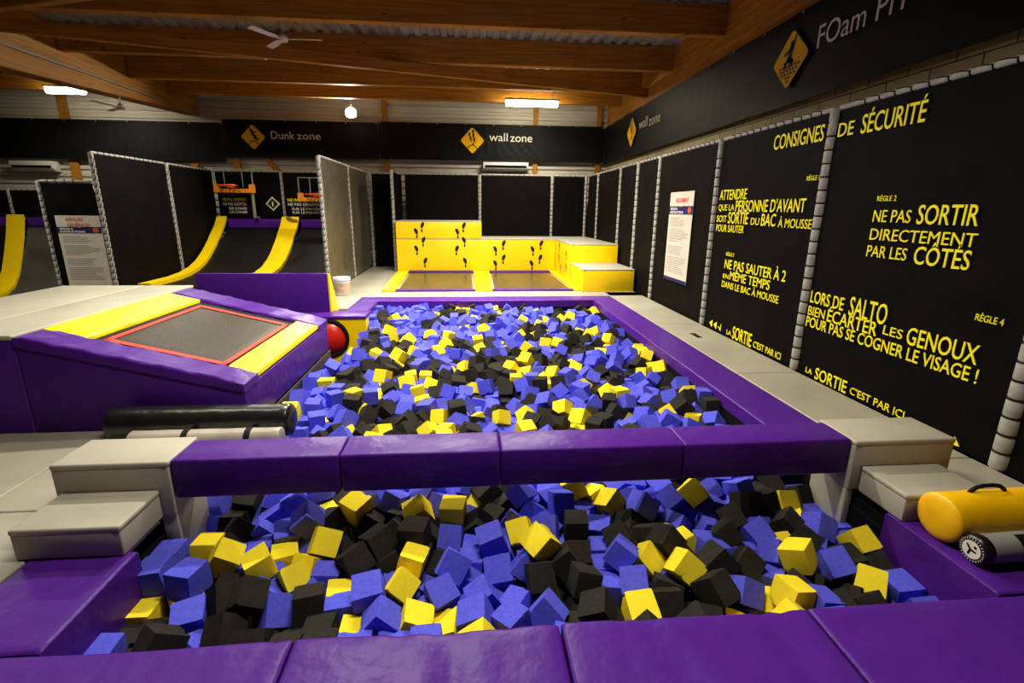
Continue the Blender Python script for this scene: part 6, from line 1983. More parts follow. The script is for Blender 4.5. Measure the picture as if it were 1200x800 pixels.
(677,8205,-265,-103,-27,-54,135,6,0,0),
(867,6307,-293,-87,-24,24,141,1,0,0),
(1862,3487,-269,-53,104,26,149,9,0,0),
(1735,4064,-300,8,-109,-54,149,5,0,0),
(1636,4285,-309,10,98,49,140,10,0,0),
(2215,4443,-263,-91,23,-6,145,6,0,0),
(2272,9039,-309,-16,-116,20,143,10,0,0),
(-1651,1798,-281,68,-62,59,149,2,0,0),
(-1677,3453,-267,12,9,-89,140,6,0,0),
(-1529,3661,-239,82,45,64,137,6,0,0),
(-1528,4625,-296,4,-88,-9,145,1,0,0),
(-1655,5216,-306,-33,-31,118,152,6,0,0),
(-1668,8669,-290,11,-12,93,153,4,0,0),
(-1419,6216,-295,13,-70,44,151,5,0,0),
(-1254,7658,-220,26,102,0,152,5,0,0),
(-1439,8081,-258,78,-45,4,152,6,0,0),
(-914,6674,-290,24,43,-97,134,9,0,0),
(-793,7733,-229,-41,66,-100,140,6,0,0),
(-1189,8667,-280,38,-79,39,142,1,0,0),
(-1002,9376,-288,69,-67,-67,142,6,0,0),
(-702,3264,-271,19,-76,-21,142,5,0,0),
(-901,6283,-305,97,11,-56,145,5,0,0),
(-739,7546,-202,-49,17,-104,140,9,0,0),
(-857,9332,-271,92,63,-37,141,5,0,0),
(-492,3581,-292,1,90,-1,141,1,0,0),
(-480,6183,-309,-52,-8,115,142,5,0,0),
(-343,7286,-279,97,-43,22,132,9,0,0),
(-584,7610,-309,17,-34,114,152,4,0,0),
(-535,7903,-308,97,26,-11,148,6,0,0),
(-675,8714,-284,-63,64,-76,136,5,0,0),
(-542,9280,-284,-97,64,47,148,6,0,0),
(-91,3700,-308,-105,-52,-24,140,10,0,0),
(-235,4461,-276,55,25,-91,144,6,0,0),
(-163,4634,-249,-71,84,16,150,6,0,0),
(-124,5157,-287,83,35,35,144,2,0,0),
(-171,8047,-272,11,89,-11,146,2,0,0),
(-241,8556,-294,47,-66,-58,152,6,0,0),
(105,3614,-282,62,-26,-63,148,4,0,0),
(71,3929,-293,54,-107,36,140,5,0,0),
(46,6484,-294,18,-19,11,150,6,0,0),
(122,7088,-282,-88,-15,23,140,2,0,0),
(58,7690,-297,-13,-25,-98,147,5,0,0),
(58,8416,-277,68,58,-68,147,2,0,0),
(213,8486,-283,0,4,39,146,2,0,0),
(374,3179,-295,-67,108,0,140,0,0,0),
(411,5313,-290,89,-11,89,150,1,0,0),
(212,5666,-268,-44,22,-45,142,10,0,0),
(253,6196,-274,86,-59,45,148,5,0,0),
(210,7309,-200,-49,78,-20,135,9,0,0),
(274,8107,-297,50,-106,-3,131,10,0,0),
(293,8369,-293,-41,-80,80,132,0,0,0),
(179,9250,-289,66,61,-65,144,2,0,0),
(498,9387,-203,40,-40,-81,144,5,0,0),
(711,3521,-260,-103,73,13,145,5,0,0),
(667,4150,-296,-2,-1,-113,130,1,0,0),
(542,4735,-290,68,-8,85,150,5,0,0),
(654,7825,-284,36,-2,82,143,4,0,0),
(692,8656,-283,53,-64,-80,139,1,0,0),
(483,9244,-299,-44,-53,-82,146,6,0,0),
(1002,4297,-296,-67,-63,-6,136,6,0,0),
(908,8207,-308,68,-42,92,131,5,0,0),
(1129,3419,-308,-62,109,14,140,6,0,0),
(1377,3622,-272,85,28,35,151,1,0,0),
(1100,4187,-276,83,-9,74,146,6,0,0),
(1139,4606,-295,-36,107,50,146,10,0,0),
(1388,5400,-291,1,0,1,133,1,0,0),
(1154,8559,-283,-7,-10,111,134,6,0,0),
(1015,8979,-303,14,-64,-103,144,6,0,0),
(1610,5912,-288,0,0,-39,146,2,0,0),
(1414,6879,-278,-25,-125,2,152,1,0,0),
(1549,8823,-290,0,0,49,140,2,0,0),
(1578,9383,-273,-64,63,63,152,1,0,0),
(1962,3117,-297,-22,-24,114,131,6,0,0),
(1713,3566,-293,3,2,-38,141,1,0,0),
(1708,5809,-282,80,41,41,131,0,0,0),
(1774,6309,-280,100,31,-72,152,6,0,0),
(1899,8502,-291,-1,-90,90,144,1,0,0),
(1853,7394,-309,47,-59,-100,147,4,0,0),
(2351,3491,-253,-90,-89,-9,148,1,0,0),
(2351,4389,-290,20,125,-5,133,2,0,0),
(2362,5193,-289,0,-90,90,134,2,0,0),
(2162,5870,-308,37,48,94,149,5,0,0),
(2207,6505,-255,59,9,-9,147,6,0,0),
(2351,7556,-281,1,124,25,149,6,0,0),
(2247,7923,-300,-66,-57,-44,131,5,0,0),
(2344,9250,-293,121,2,39,138,4,0,0),
(-1495,3336,-227,108,7,24,139,5,0,0),
(-1672,3745,-304,1,94,0,144,0,0,0),
(-1680,4496,-284,-84,-82,-36,135,9,0,0),
(-1675,4730,-282,2,0,0,148,2,0,0),
(-1507,5022,-277,-79,25,-49,137,6,0,0),
(-1656,5521,-302,96,-53,-20,131,5,0,0),
(-1326,6045,-296,47,4,-116,132,6,0,0),
(-1536,7300,-291,-26,-55,-74,131,5,0,0),
(-1576,9343,-298,-28,69,-96,138,5,0,0),
(-1388,3911,-279,126,-5,3,133,6,0,0),
(-1163,3836,-296,-84,32,-32,139,2,0,0),
(-1430,4891,-279,34,-83,-83,133,1,0,0),
(-1333,5018,-291,-65,62,65,147,1,0,0),
(-1377,5384,-286,-23,125,1,145,2,0,0),
(-1168,5957,-264,61,-15,28,132,6,0,0),
(-1504,6702,-252,42,-76,44,151,2,0,0),
(-1366,6803,-260,-46,-107,-47,135,9,0,0),
(-1532,7151,-251,96,-80,22,140,6,0,0),
(-1360,7545,-288,-38,-71,-94,137,10,0,0),
(-1522,7581,-252,-62,94,47,141,5,0,0),
(-1194,7833,-276,82,-35,84,149,2,0,0),
(-1104,8347,-310,63,-101,35,139,5,0,0),
(-1521,8743,-287,82,32,89,150,6,0,0),
(-1386,9071,-263,-39,-95,-28,146,5,0,0),
(-1029,3764,-283,-37,-88,77,146,2,0,0),
(-1106,3974,-296,-36,-82,84,134,0,0,0),
(-1279,4864,-276,-89,12,89,138,2,0,0),
(-1147,5780,-273,-13,54,-113,137,5,0,0),
(-1010,5824,-291,15,-89,-89,143,1,0,0),
(-1242,6184,-250,10,2,58,134,2,0,0),
(-1136,6279,-287,41,-80,41,138,2,0,0),
(-1065,6570,-279,10,62,110,138,5,0,0),
(-1075,6820,-295,51,43,107,146,9,0,0),
(-998,7653,-268,73,83,57,137,5,0,0),
(-1005,7820,-254,55,40,5,149,5,0,0),
(-820,8429,-296,-25,-64,7,138,5,0,0),
(-1036,8696,-276,-33,35,88,131,10,0,0),
(-838,3625,-273,7,14,96,151,5,0,0),
(-833,4084,-295,-12,-117,-26,139,9,0,0),
(-971,5513,-272,-40,76,66,150,5,0,0),
(-727,5908,-277,0,0,-103,144,1,0,0),
(-759,6739,-253,51,-88,51,141,5,0,0),
(-819,7373,-280,0,0,-92,149,1,0,0),
(-684,8285,-289,-126,10,5,144,2,0,0),
(-745,8579,-276,-11,6,-14,151,5,0,0),
(-956,9187,-258,16,125,-6,152,4,0,0),
(-558,3149,-259,-3,-4,-107,149,1,0,0),
(-493,3430,-293,13,3,88,147,5,0,0),
(-499,3763,-305,47,-108,-8,152,5,0,0),
(-396,4463,-298,-48,73,51,131,0,0,0),
(-471,5404,-289,-57,62,64,137,2,0,0),
(-625,6525,-277,12,-89,15,152,2,0,0),
(-460,6845,-255,-89,-90,6,147,2,0,0),
(-423,7142,-242,89,-88,22,134,4,0,0),
(-646,7430,-257,36,-60,-104,151,5,0,0),
(-459,7686,-251,-64,8,101,135,4,0,0),
(-370,7906,-233,47,-53,75,152,5,0,0),
(-598,8957,-220,10,-9,-126,139,4,0,0),
(-330,9013,-273,-80,-80,52,143,5,0,0),
(-334,3499,-276,-91,68,45,139,6,0,0),
(-275,4117,-278,45,113,-30,136,5,0,0),
(-343,4586,-274,-58,64,39,134,5,0,0),
(-321,5202,-294,-8,-54,7,149,6,0,0),
(-329,5363,-286,0,0,127,148,2,0,0),
(-174,6698,-270,-59,88,30,145,5,0,0),
(-38,7036,-284,3,-80,-9,148,6,0,0),
(-336,7620,-309,-34,99,-57,151,6,0,0),
(-82,8527,-264,74,73,-52,141,5,0,0),
(-129,8878,-265,-16,-102,73,153,4,0,0),
(-219,9153,-273,76,74,-70,151,6,0,0),
(60,3750,-240,23,-48,21,143,6,0,0),
(341,4459,-295,0,36,1,139,6,0,0),
(151,5501,-274,0,0,-116,143,1,0,0),
(259,6046,-303,-64,36,57,148,6,0,0),
(-88,6317,-299,92,86,-8,132,6,0,0),
(-25,6621,-294,99,-14,28,134,5,0,0),
(116,6920,-279,83,15,94,139,5,0,0),
(44,7210,-287,1,1,-69,143,1,0,0),
(162,7392,-302,-77,-62,79,139,9,0,0),
(95,7545,-238,57,-83,-38,137,6,0,0),
(89,9393,-295,0,0,90,132,1,0,0),
(251,3345,-300,-66,-89,-47,132,5,0,0),
(489,3311,-296,99,39,-33,148,10,0,0),
(398,3621,-286,29,-17,-24,149,6,0,0),
(519,4487,-304,25,111,45,149,6,0,0),
(483,5451,-273,88,-16,-16,143,2,0,0),
(339,5515,-302,-48,7,115,136,9,0,0),
(283,6889,-301,34,-103,-7,139,5,0,0),
(233,7188,-293,16,-85,17,136,2,0,0),
(255,7506,-278,-72,47,-22,133,5,0,0),
(365,7967,-244,6,2,-115,151,2,0,0),
(414,9088,-271,-28,88,81,141,6,0,0),
(518,3592,-138,4,120,-41,130,5,0,0),
(506,3835,-289,31,-41,89,147,10,0,0),
(576,4311,-291,-29,-37,-108,135,6,0,0),
(854,4541,-234,89,18,48,138,5,0,0),
(651,5119,-275,-13,-92,-10,153,1,0,0),
(705,5253,-288,-5,2,126,131,1,0,0),
(613,5900,-301,52,31,-38,137,9,0,0),
(795,6150,-267,21,-12,-121,136,6,0,0),
(702,6298,-291,110,-63,2,148,0,0,0),
(538,7296,-297,90,-58,68,147,5,0,0),
(475,7859,-245,-2,-3,119,151,1,0,0),
(586,7988,-288,88,17,17,148,2,0,0),
(634,8388,-300,-55,-42,5,148,6,0,0),
(411,8461,-284,0,0,-124,144,2,0,0),
(662,9116,-273,-29,70,-52,133,4,0,0),
(1072,3583,-238,-27,39,109,152,9,0,0),
(966,3661,-304,64,-6,-88,136,9,0,0),
(935,4421,-261,87,-14,68,134,5,0,0),
(1075,5529,-280,49,-102,44,153,6,0,0),
(763,5739,-294,40,50,110,135,10,0,0),
(798,8299,-258,12,23,-49,135,4,0,0),
(1260,3517,-271,-28,95,-71,152,4,0,0),
(1226,4083,-299,-88,12,-26,139,1,0,0),
(1238,4292,-262,-35,1,-48,132,5,0,0),
(1397,4568,-300,60,2,32,149,5,0,0),
(1141,4923,-288,-81,-27,-88,143,1,0,0),
(976,5660,-244,-3,-80,-86,137,5,0,0),
(1297,7921,-306,16,95,70,143,5,0,0),
(1163,9093,-261,58,94,14,149,10,0,0),
(1280,1792,-270,0,-68,0,141,4,0,0),
(1569,3314,-216,-97,41,-12,146,6,0,0),
(1632,3696,-281,16,92,-36,133,6,0,0),
(1540,4090,-272,16,-34,119,145,5,0,0),
(1540,4647,-280,-78,45,78,151,1,0,0),
(1435,6185,-257,55,-93,28,142,5,0,0),
(1606,8655,-297,-71,55,71,131,1,0,0),
(1637,3444,-242,10,81,-39,134,5,0,0),
(1606,3875,-275,33,-98,-23,146,6,0,0),
(1739,4892,-305,110,36,-1,133,9,0,0),
(1913,7219,-296,-13,101,31,146,6,0,0),
(1789,7542,-275,-19,68,36,136,5,0,0),
(1915,8346,-289,82,35,32,130,1,0,0),
(1885,8817,-286,-94,-85,-10,153,0,0,0),
(1662,9119,-283,3,-5,70,138,2,0,0),
(2037,3781,-281,102,-8,69,152,6,0,0),
(2178,4686,-223,-9,-50,-116,131,10,0,0),
(1818,5914,-291,63,-68,-85,134,5,0,0),
(1950,6379,-270,41,11,100,150,5,0,0),
(2184,3454,-200,79,-27,86,144,5,0,0),
(2351,3749,-182,111,5,-3,147,5,0,0),
(2193,7744,-274,-71,55,-55,151,2,0,0),
(2112,8950,-271,111,-45,38,151,5,0,0),
(-1679,3591,-236,70,-56,-70,139,6,0,0),
(-1533,3947,-296,5,71,-105,143,5,0,0),
(-1676,4024,-269,73,-79,50,139,6,0,0),
(-1676,5035,-241,-88,88,17,139,5,0,0),
(-1681,5347,-236,74,48,76,133,5,0,0),
(-1678,8834,-293,-39,30,85,132,10,0,0),
(-1568,9122,-273,82,-37,82,149,2,0,0),
(-1682,9232,-259,-90,0,90,134,1,0,0),
(-1336,3235,-271,111,14,9,137,4,0,0),
(-1250,3473,-243,-61,-32,-99,143,6,0,0),
(-1476,5194,-288,45,73,76,145,0,0,0),
(-1406,5803,-292,34,-83,-83,132,2,0,0),
(-1221,6515,-309,-57,112,-16,132,5,0,0),
(-1394,7196,-248,15,-88,-91,142,2,0,0),
(-1144,7519,-303,-41,-79,-84,136,5,0,0),
(-1222,8043,-281,-8,-3,-49,148,1,0,0),
(-1337,8201,-274,88,-20,-23,151,1,0,0),
(-1404,8884,-252,82,39,-80,151,1,0,0),
(-1442,9232,-290,-23,-103,-42,151,6,0,0),
(-983,3588,-259,91,41,76,141,5,0,0),
(-1171,4992,-293,-106,70,0,137,1,0,0),
(-1059,6396,-284,5,-15,-112,134,6,0,0),
(-974,7392,-265,-23,59,100,130,9,0,0),
(-857,7550,-282,10,110,-45,134,9,0,0),
(-1104,7948,-292,-36,-83,82,138,1,0,0),
(-923,8869,-291,90,26,-83,139,1,0,0),
(-1116,8877,-297,-24,86,-86,135,1,0,0),
(-860,3226,-281,-22,-71,37,147,5,0,0),
(-790,3482,-215,-78,37,-64,133,5,0,0),
(-842,3780,-283,-50,-65,71,139,4,0,0),
(-715,3912,-281,-50,-96,0,150,5,0,0),
(-799,6407,-287,-90,-12,60,139,6,0,0),
(-778,6587,-281,-14,-89,89,138,2,0,0),
(-624,6842,-215,-75,51,39,137,6,0,0),
(-928,7995,-297,30,-97,48,141,5,0,0),
(-660,9095,-303,48,-23,95,138,5,0,0),
(-368,2907,-244,58,-102,-6,130,10,0,0),
(-458,3265,-295,48,-76,-76,139,1,0,0),
(-468,3470,-140,126,-15,-12,150,5,0,0),
(-682,3722,-274,0,2,-2,148,2,0,0),
(-353,3873,-251,-73,34,94,146,5,0,0),
(-535,4899,-309,78,-65,-75,149,9,0,0),
(-591,5857,-290,-73,-53,53,142,2,0,0),
(-593,6367,-285,48,79,-40,135,1,0,0),
(-444,6674,-278,37,-83,-79,153,0,0,0),
(-390,7437,-222,-121,15,10,145,5,0,0),
(-511,8055,-286,-59,-81,49,145,4,0,0),
(-529,8199,-258,-60,-82,47,147,6,0,0),
(-529,8492,-237,32,-31,102,142,5,0,0),
(-502,9120,-237,-18,64,-107,145,5,0,0),
(-7,3353,-256,50,-61,-69,131,5,0,0),
(-233,3781,-284,-33,-84,-33,142,2,0,0),
(-370,5596,-298,36,20,-87,146,6,0,0),
(-159,6527,-250,-54,-35,99,132,5,0,0),
(-42,8173,-261,-120,4,39,141,6,0,0),
(-399,8557,-231,-47,-18,21,140,9,0,0),
(-302,8860,-230,-39,75,79,143,5,0,0),
(-85,9052,-288,81,38,38,145,2,0,0),
(-69,9383,-267,16,88,-88,151,6,0,0),
(-108,2722,-287,0,0,-9,141,0,0,0),
(-229,3618,-208,-7,117,-48,136,9,0,0),
(-95,3872,-276,59,-67,59,142,2,0,0),
(257,5307,-286,1,33,123,135,6,0,0),
(81,6226,-263,29,-118,35,135,5,0,0),
(189,6513,-269,17,29,-122,138,6,0,0),
(135,6762,-264,-30,107,52,139,9,0,0),
(115,8150,-278,-5,-90,-5,139,1,0,0),
(197,8650,-285,-86,-24,-86,139,1,0,0),
(15,9223,-274,52,58,-65,152,4,0,0),
(372,3445,-299,110,54,-2,137,6,0,0),
(500,3720,-205,-69,-11,87,134,9,0,0),
(352,3825,-277,66,61,-54,149,5,0,0),
(498,5148,-278,-54,71,-71,147,1,0,0),
(392,5646,-304,36,-83,64,140,6,0,0),
(349,6418,-250,-46,-12,5,145,9,0,0),
(414,7186,-299,-62,24,101,151,6,0,0),
(225,7683,-304,18,-88,5,136,1,0,0),
(367,7703,-283,54,72,71,144,1,0,0),
(161,7979,-281,-26,47,-89,141,5,0,0),
(363,8615,-281,-27,-86,86,140,2,0,0),
(320,8789,-281,25,88,86,149,1,0,0),
(251,9091,-236,-71,84,-46,146,5,0,0),
(699,3273,-273,-22,-121,-22,144,6,0,0),
(808,3381,-200,-30,45,37,148,5,0,0),
(645,3669,-218,99,69,-34,130,6,0,0),
(461,3994,-294,-52,8,-114,130,6,0,0),
(683,4511,-301,-46,87,-39,134,6,0,0),
(742,4661,-249,95,7,83,148,6,0,0),
(562,5287,-270,0,0,-101,151,1,0,0),
(706,5396,-293,11,89,89,140,0,0,0),
(577,6970,-290,-2,91,-1,142,1,0,0),
(787,7285,-309,-89,-62,53,130,5,0,0),
(538,7702,-282,28,-85,28,152,1,0,0),
(457,8306,-263,84,45,10,147,6,0,0),
(539,8518,-288,-27,124,0,131,2,0,0),
(630,9387,-271,85,-85,-29,145,6,0,0),
(954,1793,-282,-83,35,35,143,9,0,0),
(1227,3657,-154,84,32,-85,131,1,0,0),
(800,3688,-262,-28,-76,10,148,4,0,0),
(882,4709,-294,13,-2,86,132,5,0,0),
(698,4955,-280,-88,-15,-90,148,1,0,0),
(988,5832,-291,-87,25,-52,148,6,0,0),
(833,7806,-274,-83,35,-35,146,1,0,0),
(845,7982,-287,-25,-86,-25,138,1,0,0),
(782,8482,-235,35,54,-107,140,9,0,0),
(757,8828,-309,-96,63,45,131,6,0,0),
(823,9124,-279,-85,25,-80,145,9,0,0),
(991,9388,-284,-90,0,0,142,1,0,0),
(981,3316,-293,13,-31,-58,140,5,0,0),
(1197,3670,-289,113,-58,-3,137,2,0,0),
(1311,3769,-271,77,-46,77,146,1,0,0),
(1253,3909,-277,-23,87,23,151,2,0,0),
(1161,4438,-263,-41,25,-1,138,9,0,0),
(1248,6930,-306,46,-31,59,149,10,0,0),
(1220,7226,-244,-50,-90,-74,144,5,0,0),
(1243,8935,-271,-46,99,-3,133,5,0,0),
(1349,3238,-271,-106,-37,-59,139,6,0,0),
(1413,3452,-275,68,-17,-39,132,6,0,0),
(1449,3903,-302,-66,17,-98,150,5,0,0),
(1569,6096,-259,101,-26,68,149,5,0,0),
(1529,6672,-276,51,-74,53,139,2,0,0),
(1460,7039,-291,58,-29,-109,144,5,0,0),
(1510,8086,-306,-50,108,22,147,6,0,0),
(1736,1792,-224,0,-127,0,142,2,0,0),
(1877,2309,-290,-25,25,-73,137,5,0,0),
(1756,3371,-230,-87,-36,49,134,5,0,0),
(1748,3536,-126,10,-118,5,152,5,0,0),
(1875,3753,-221,31,50,-95,148,6,0,0),
(1689,5113,-306,25,57,76,146,6,0,0),
(1619,5706,-296,0,0,-113,136,2,0,0),
(1795,7106,-303,50,-114,14,130,5,0,0),
(1644,8022,-302,62,68,5,138,9,0,0),
(1751,8673,-274,100,-78,0,153,2,0,0),
(1716,8820,-272,0,0,-78,145,1,0,0),
(2026,3533,-193,-23,-43,117,152,9,0,0),
(2140,3617,-289,-111,-30,-32,148,10,0,0),
(1877,6789,-285,44,74,92,138,6,0,0),
(2180,7464,-271,-4,-39,-108,143,6,0,0),
(2248,4247,-308,-10,-18,113,134,5,0,0),
(2358,6947,-289,90,-2,-90,142,2,0,0),
(2345,7824,-206,38,53,-68,140,5,0,0),
(2266,9392,-265,-88,-17,-17,134,4,0,0),
(-1131,1788,-242,-92,0,88,134,2,0,0),
(-1679,3337,-157,-83,-83,-34,140,9,0,0),
(-1541,3453,-172,-34,57,108,132,10,0,0),
(-1672,3868,-189,75,-50,-77,141,5,0,0),
(-1634,5668,-239,-62,-38,-56,148,6,0,0),
(-1524,7431,-190,-87,8,-92,143,6,0,0),
(-1544,8945,-281,85,-30,-30,140,1,0,0),
(-1683,9016,-281,0,90,0,131,1,0,0),
(-1360,3350,-180,-119,-23,-11,139,5,0,0),
(-1372,3751,-262,-39,-49,45,144,6,0,0),
(-1210,4697,-291,-63,-54,64,145,1,0,0),
(-1316,5243,-270,-85,17,52,152,9,0,0),
(-1396,6380,-224,-53,93,-43,136,5,0,0),
(-1255,7472,-210,93,34,-41,141,5,0,0),
(-1364,7903,-288,6,27,-124,148,6,0,0),
(-1171,8204,-291,64,-110,4,131,1,0,0),
(-1218,8462,-277,77,47,-77,142,0,0,0),
(-1369,8649,-254,63,-11,90,148,5,0,0),
(-1415,9393,-283,63,63,64,133,1,0,0),
(-1022,2851,-272,-25,9,117,135,5,0,0),
(-927,3439,-223,92,-12,-76,150,5,0,0),
(-970,3677,-150,117,24,-14,138,5,0,0),
(-1208,5127,-280,18,-88,18,137,2,0,0),
(-1120,5596,-266,-76,-22,88,136,10,0,0),
(-929,6474,-293,-81,-39,38,139,1,0,0),
(-953,7496,-179,31,57,12,132,5,0,0),
(-1051,8110,-285,95,-18,77,151,4,0,0),
(-949,9023,-254,89,86,24,136,5,0,0),
(-546,2582,-289,-104,-34,-26,135,10,0,0),
(-828,3318,-173,21,-54,113,140,5,0,0),
(-959,3913,-267,-53,-41,-103,136,5,0,0),
(-678,4157,-293,92,-21,-66,140,5,0,0),
(-593,6039,-270,85,-62,26,141,5,0,0),
(-713,6291,-252,-12,-18,-120,131,6,0,0),
(-942,6993,-282,-59,29,-106,134,9,0,0),
(-855,7855,-280,69,-2,-98,131,6,0,0),
(-664,8423,-276,62,-72,-65,131,1,0,0),
(-768,8915,-262,46,103,19,142,9,0,0),
(-503,3310,-153,-20,67,-95,136,6,0,0),
(-324,3360,-212,-79,-69,70,152,10,0,0),
(-545,3688,-178,12,-57,78,135,10,0,0),
(-542,3901,-247,-90,60,-6,132,6,0,0),
(-319,6878,-264,-40,-34,-80,132,6,0,0),
(-545,7272,-267,-57,-37,-27,146,10,0,0),
(-387,8295,-229,-4,-106,54,146,5,0,0),
(-174,3450,-206,57,-76,-35,144,5,0,0),
(-177,5377,-296,53,-68,57,133,2,0,0),
(-130,7197,-277,-21,87,-87,140,1,0,0),
(-31,7340,-280,-4,0,-124,152,2,0,0),
(-235,7739,-272,8,43,-24,135,5,0,0),
(-219,8393,-302,26,-68,-71,132,6,0,0),
(142,2676,-301,-43,24,-65,133,9,0,0),
(-34,3528,-272,-19,-81,63,149,5,0,0),
(-91,3628,-182,17,-52,-114,131,5,0,0),
(-71,7588,-193,51,-4,115,143,6,0,0),
(47,8935,-293,-92,-85,16,148,6,0,0),
(388,3305,-177,-80,-71,4,151,10,0,0),
(316,3524,-172,-92,-32,-73,141,5,0,0),
(322,6724,-272,17,-56,-113,136,6,0,0),
(276,7844,-278,-95,22,70,138,5,0,0),
(173,8301,-294,-41,-80,80,139,1,0,0),
(331,9234,-198,66,72,-63,145,6,0,0),
(563,1791,-262,-9,12,-89,136,5,0,0),
(566,3237,-184,-67,41,16,133,4,0,0),
(522,3506,-244,91,78,-20,138,5,0,0),
(784,3849,-271,-49,-95,-65,137,10,0,0),
(514,4148,-283,8,-89,-89,137,1,0,0),
(524,5613,-245,-105,-10,63,151,6,0,0),
(643,7124,-285,-32,42,-7,131,9,0,0),
(605,8823,-271,-99,55,47,136,6,0,0),
(831,9388,-268,-61,0,111,141,6,0,0),
(915,3279,-165,102,24,-60,139,5,0,0),
(750,3302,-78,-9,62,103,149,4,0,0),
(1012,3822,-271,-87,-16,-52,152,10,0,0),
(755,4820,-264,123,16,-28,141,6,0,0),
(932,7701,-282,-20,-45,108,136,10,0,0),
(1213,3323,-217,-49,49,28,131,5,0,0),
(1091,3948,-285,27,124,2,137,2,0,0),
(1475,8604,-279,-69,-99,-24,138,6,0,0),
(1134,9388,-283,127,-1,0,141,1,0,0),
(1560,3590,-208,57,42,-98,143,5,0,0),
(1481,3742,-250,-100,56,16,131,10,0,0),
(1390,4407,-264,-59,85,60,135,6,0,0),
(1457,5972,-272,32,3,-108,136,5,0,0),
(1321,7098,-272,67,-78,15,132,5,0,0),
(1488,8280,-305,39,-65,-54,133,6,0,0),
(1553,9233,-289,57,-69,-69,132,2,0,0),
(1486,3478,-157,-37,-119,21,141,5,0,0),
(1904,8955,-206,45,28,81,144,4,0,0),
(1895,1803,-264,-89,-83,12,143,5,0,0),
(1971,3346,-206,4,-31,112,141,6,0,0),
(2218,3861,-272,-24,102,-27,133,5,0,0),
(2050,6191,-275,-24,31,12,135,5,0,0),
(2060,7144,-220,16,-112,-53,132,6,0,0),
(2249,3610,-150,70,43,26,132,6,0,0),
(2363,3962,-286,37,82,37,133,4,0,0),
(2359,6663,-293,-90,0,0,141,1,0,0),
(-1659,3543,-99,-62,-110,-12,147,5,0,0),
(-1677,4138,-183,19,-91,-20,137,4,0,0),
(-1679,4283,-160,15,89,15,139,5,0,0),
(-1675,5823,-217,-87,-84,-33,133,5,0,0),
(-1512,8341,-308,-76,-19,-33,134,6,0,0),
(-1403,3543,-219,61,103,41,141,5,0,0),
(-1249,3651,-211,-5,64,95,149,6,0,0),
(-1277,8334,-289,-87,21,87,136,1,0,0),
(-1390,8448,-260,26,121,28,147,6,0,0),
(-1263,8981,-262,-33,-29,112,136,5,0,0),
(-991,3295,-156,-41,94,42,144,6,0,0),
(-1192,3288,-196,89,25,-2,143,5,0,0),
(-1112,3554,-173,-62,-41,98,151,5,0,0),
(-636,3392,-216,29,98,8,141,5,0,0),
(-948,8417,-211,-21,-71,-5,130,6,0,0),
(-372,3200,-170,38,-63,-88,139,5,0,0),
(-690,3199,-145,30,-10,89,135,5,0,0),
(-630,3559,-141,-24,14,-30,153,5,0,0),
(-453,6478,-228,103,50,-33,144,9,0,0),
(-82,3348,-123,44,114,5,140,5,0,0),
(-174,3258,-200,18,2,-40,144,6,0,0),
(71,3483,-142,-37,93,-74,146,5,0,0),
(-388,3614,-169,45,-95,69,134,10,0,0),
(-209,5571,-289,-59,-19,109,135,5,0,0),
(-164,7443,-233,-95,52,-6,134,4,0,0),
(-190,8255,-231,10,-56,110,145,5,0,0),
(109,3283,-154,-48,-29,62,145,5,0,0),
(120,3441,-294,81,38,35,132,2,0,0),
(217,3413,-161,-76,-21,44,149,5,0,0),
(5,5579,-254,-63,-15,93,141,10,0,0),
(183,5876,-283,0,0,65,130,2,0,0),
(220,9391,-214,-34,83,83,135,10,0,0),
(451,3431,-129,59,-95,30,132,6,0,0),
(248,3692,-202,52,-108,-39,140,5,0,0),
(420,7562,-256,98,-68,-24,145,5,0,0),
(725,3161,-150,46,-59,-66,137,5,0,0),
(618,3379,-160,39,-61,-96,146,4,0,0),
(700,3488,-122,2,16,-113,131,6,0,0),
(904,3566,-199,45,-46,-30,136,5,0,0),
(977,5065,-288,-42,-58,104,134,6,0,0),
(727,5977,-250,109,17,-56,145,6,0,0),
(970,8586,-227,37,108,-36,135,6,0,0),
(1011,3426,-167,-53,-8,-94,146,9,0,0),
(1276,3432,-141,98,-16,-24,141,5,0,0),
(1390,3341,-175,18,33,116,133,6,0,0),
]
def unit_cube(seed):
    rnd = random.Random(seed); bm = bm_new(); bmesh.ops.create_cube(bm, size=1.0)
    for v in bm.verts: v.co += Vector([rnd.uniform(-.035, .035) for _ in range(3)])
    bmesh.ops.subdivide_edges(bm, edges=bm.edges[:], cuts=5, use_grid_fill=True)
    # torn corners and bites along the edges
    bites = []
    for _ in range(rnd.randint(1, 3)):
        ax = rnd.randrange(3); p = [rnd.choice((-.5, .5)) for _ in range(3)]; p[ax] = rnd.uniform(-.5, .5); bites.append((Vector(p), rnd.uniform(.12, .22)))
    for v in bm.verts:
        c = v.co.copy()
        k = sum(1 for q in c if abs(q) > .45)
        if k >= 2: v.co *= .988
        if k == 3: v.co *= .985
        v.co += Vector([math.sin(c.x * 9 + seed) * .006, math.sin(c.y * 8 + c.z * 5 + seed * 2) * .006, math.cos(c.z * 9 + seed) * .006])
        for p, r in bites:
            dd = (c - p).length
            if dd < r: v.co -= p.normalized() * (r - dd) * .55 + Vector([rnd.uniform(-.012, .012) for _ in range(3)])
    me = bpy.data.meshes.new('foam_cube'); bm.to_mesh(me); bm.free()
    for p in me.polygons: p.use_smooth = True
    try: me.set_sharp_from_angle(angle=math.radians(26))
    except Exception: pass
    return me
NV = 8
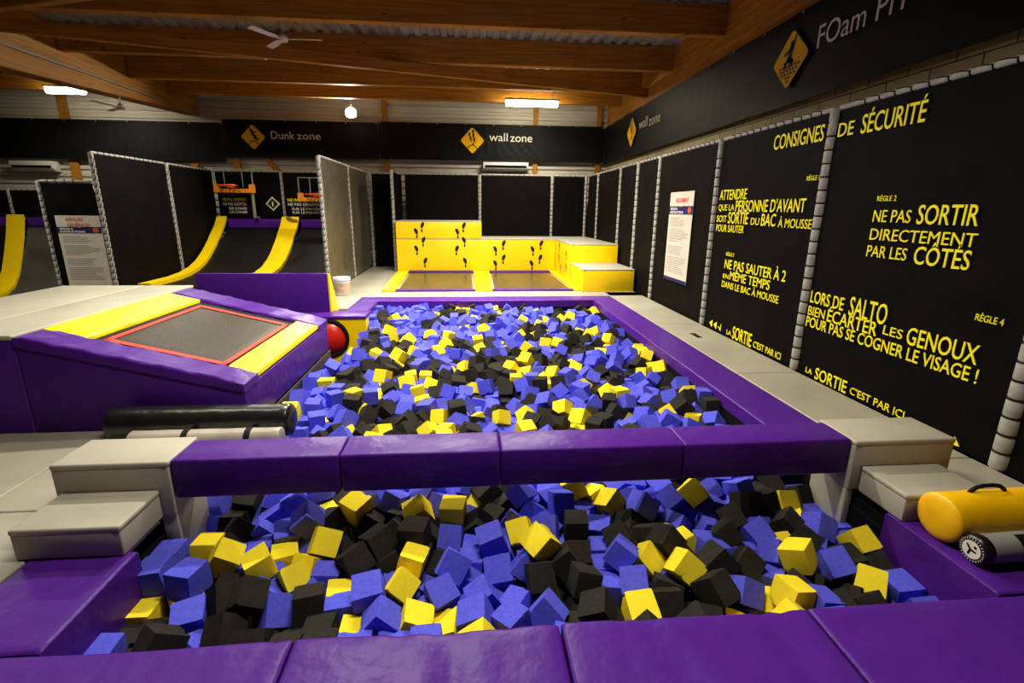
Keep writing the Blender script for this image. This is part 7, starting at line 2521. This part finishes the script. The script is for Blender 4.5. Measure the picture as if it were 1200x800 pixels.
FM = ['foam_yellow', 'foam_black', 'foam_blue']; FN = ['yellow', 'black', 'blue']
shapes = {}
for c in range(3):
    for v in range(NV):
        me = unit_cube(v * 3 + 1); me.materials.append(M[FM[c]]); shapes[c, v] = me
def ordinal(n): return {1: 'first', 2: 'second', 3: 'third', 4: 'fourth', 5: 'fifth', 6: 'sixth', 7: 'seventh', 8: 'eighth', 9: 'ninth', 10: 'tenth'}.get(n, '%dth' % n if n not in (21, 22, 23) else {21: '21st', 22: '22nd', 23: '23rd'}[n])
rest = bm_new()
for i, (x, y, z, qx, qy, qz, s, cf, rw, rk) in enumerate(FOAM):
    qx, qy, qz = qx / 127, qy / 127, qz / 127; qw = math.sqrt(max(0, 1 - qx * qx - qy * qy - qz * qz))
    col = cf & 3; adj = ('flat', 'tilted', 'upended')[cf >> 2]
    S = s / 1000 * .985
    mw = Matrix.Translation((x / 1000, y / 1000, z / 1000)) @ Quaternion((qw, qx, qy, qz)).normalized().to_matrix().to_4x4() @ Matrix.Scale(S, 4)
    me = shapes[col, (i * 5 + cf) % NV]
    if i < 300:
        o = bpy.data.objects.new('foam_cube', me); COL.objects.link(o); o.matrix_world = mw
        row = rw & 63
        where = '%s row %s' % (ordinal(row + 1), 'off the near pad' if rw < 64 else 'past the beam')
        lab = '%s %s foam cube, %s %s from the lettered wall, %s' % (adj, FN[col], ordinal(rk), FN[col], where)
        tag(o, lab, 'foam cube', 'loose foam cubes filling the pit')
    else:
        n0 = len(rest.verts); rest.from_mesh(me); rest.verts.ensure_lookup_table(); rest.faces.ensure_lookup_table()
        for k in range(n0, len(rest.verts)): rest.verts[k].co = mw @ rest.verts[k].co
        for k in range(len(rest.faces) - len(me.polygons), len(rest.faces)): rest.faces[k].material_index = col
o = obj('foam_cubes', rest, [M[k] for k in FM], smooth=True, recalc=False)
tag(o, 'smaller-looking foam cubes in yellow, black and blue filling the rest of the pit', 'foam cubes', 'loose foam cubes filling the pit', 'stuff')
bpy.data.objects.remove(_to)
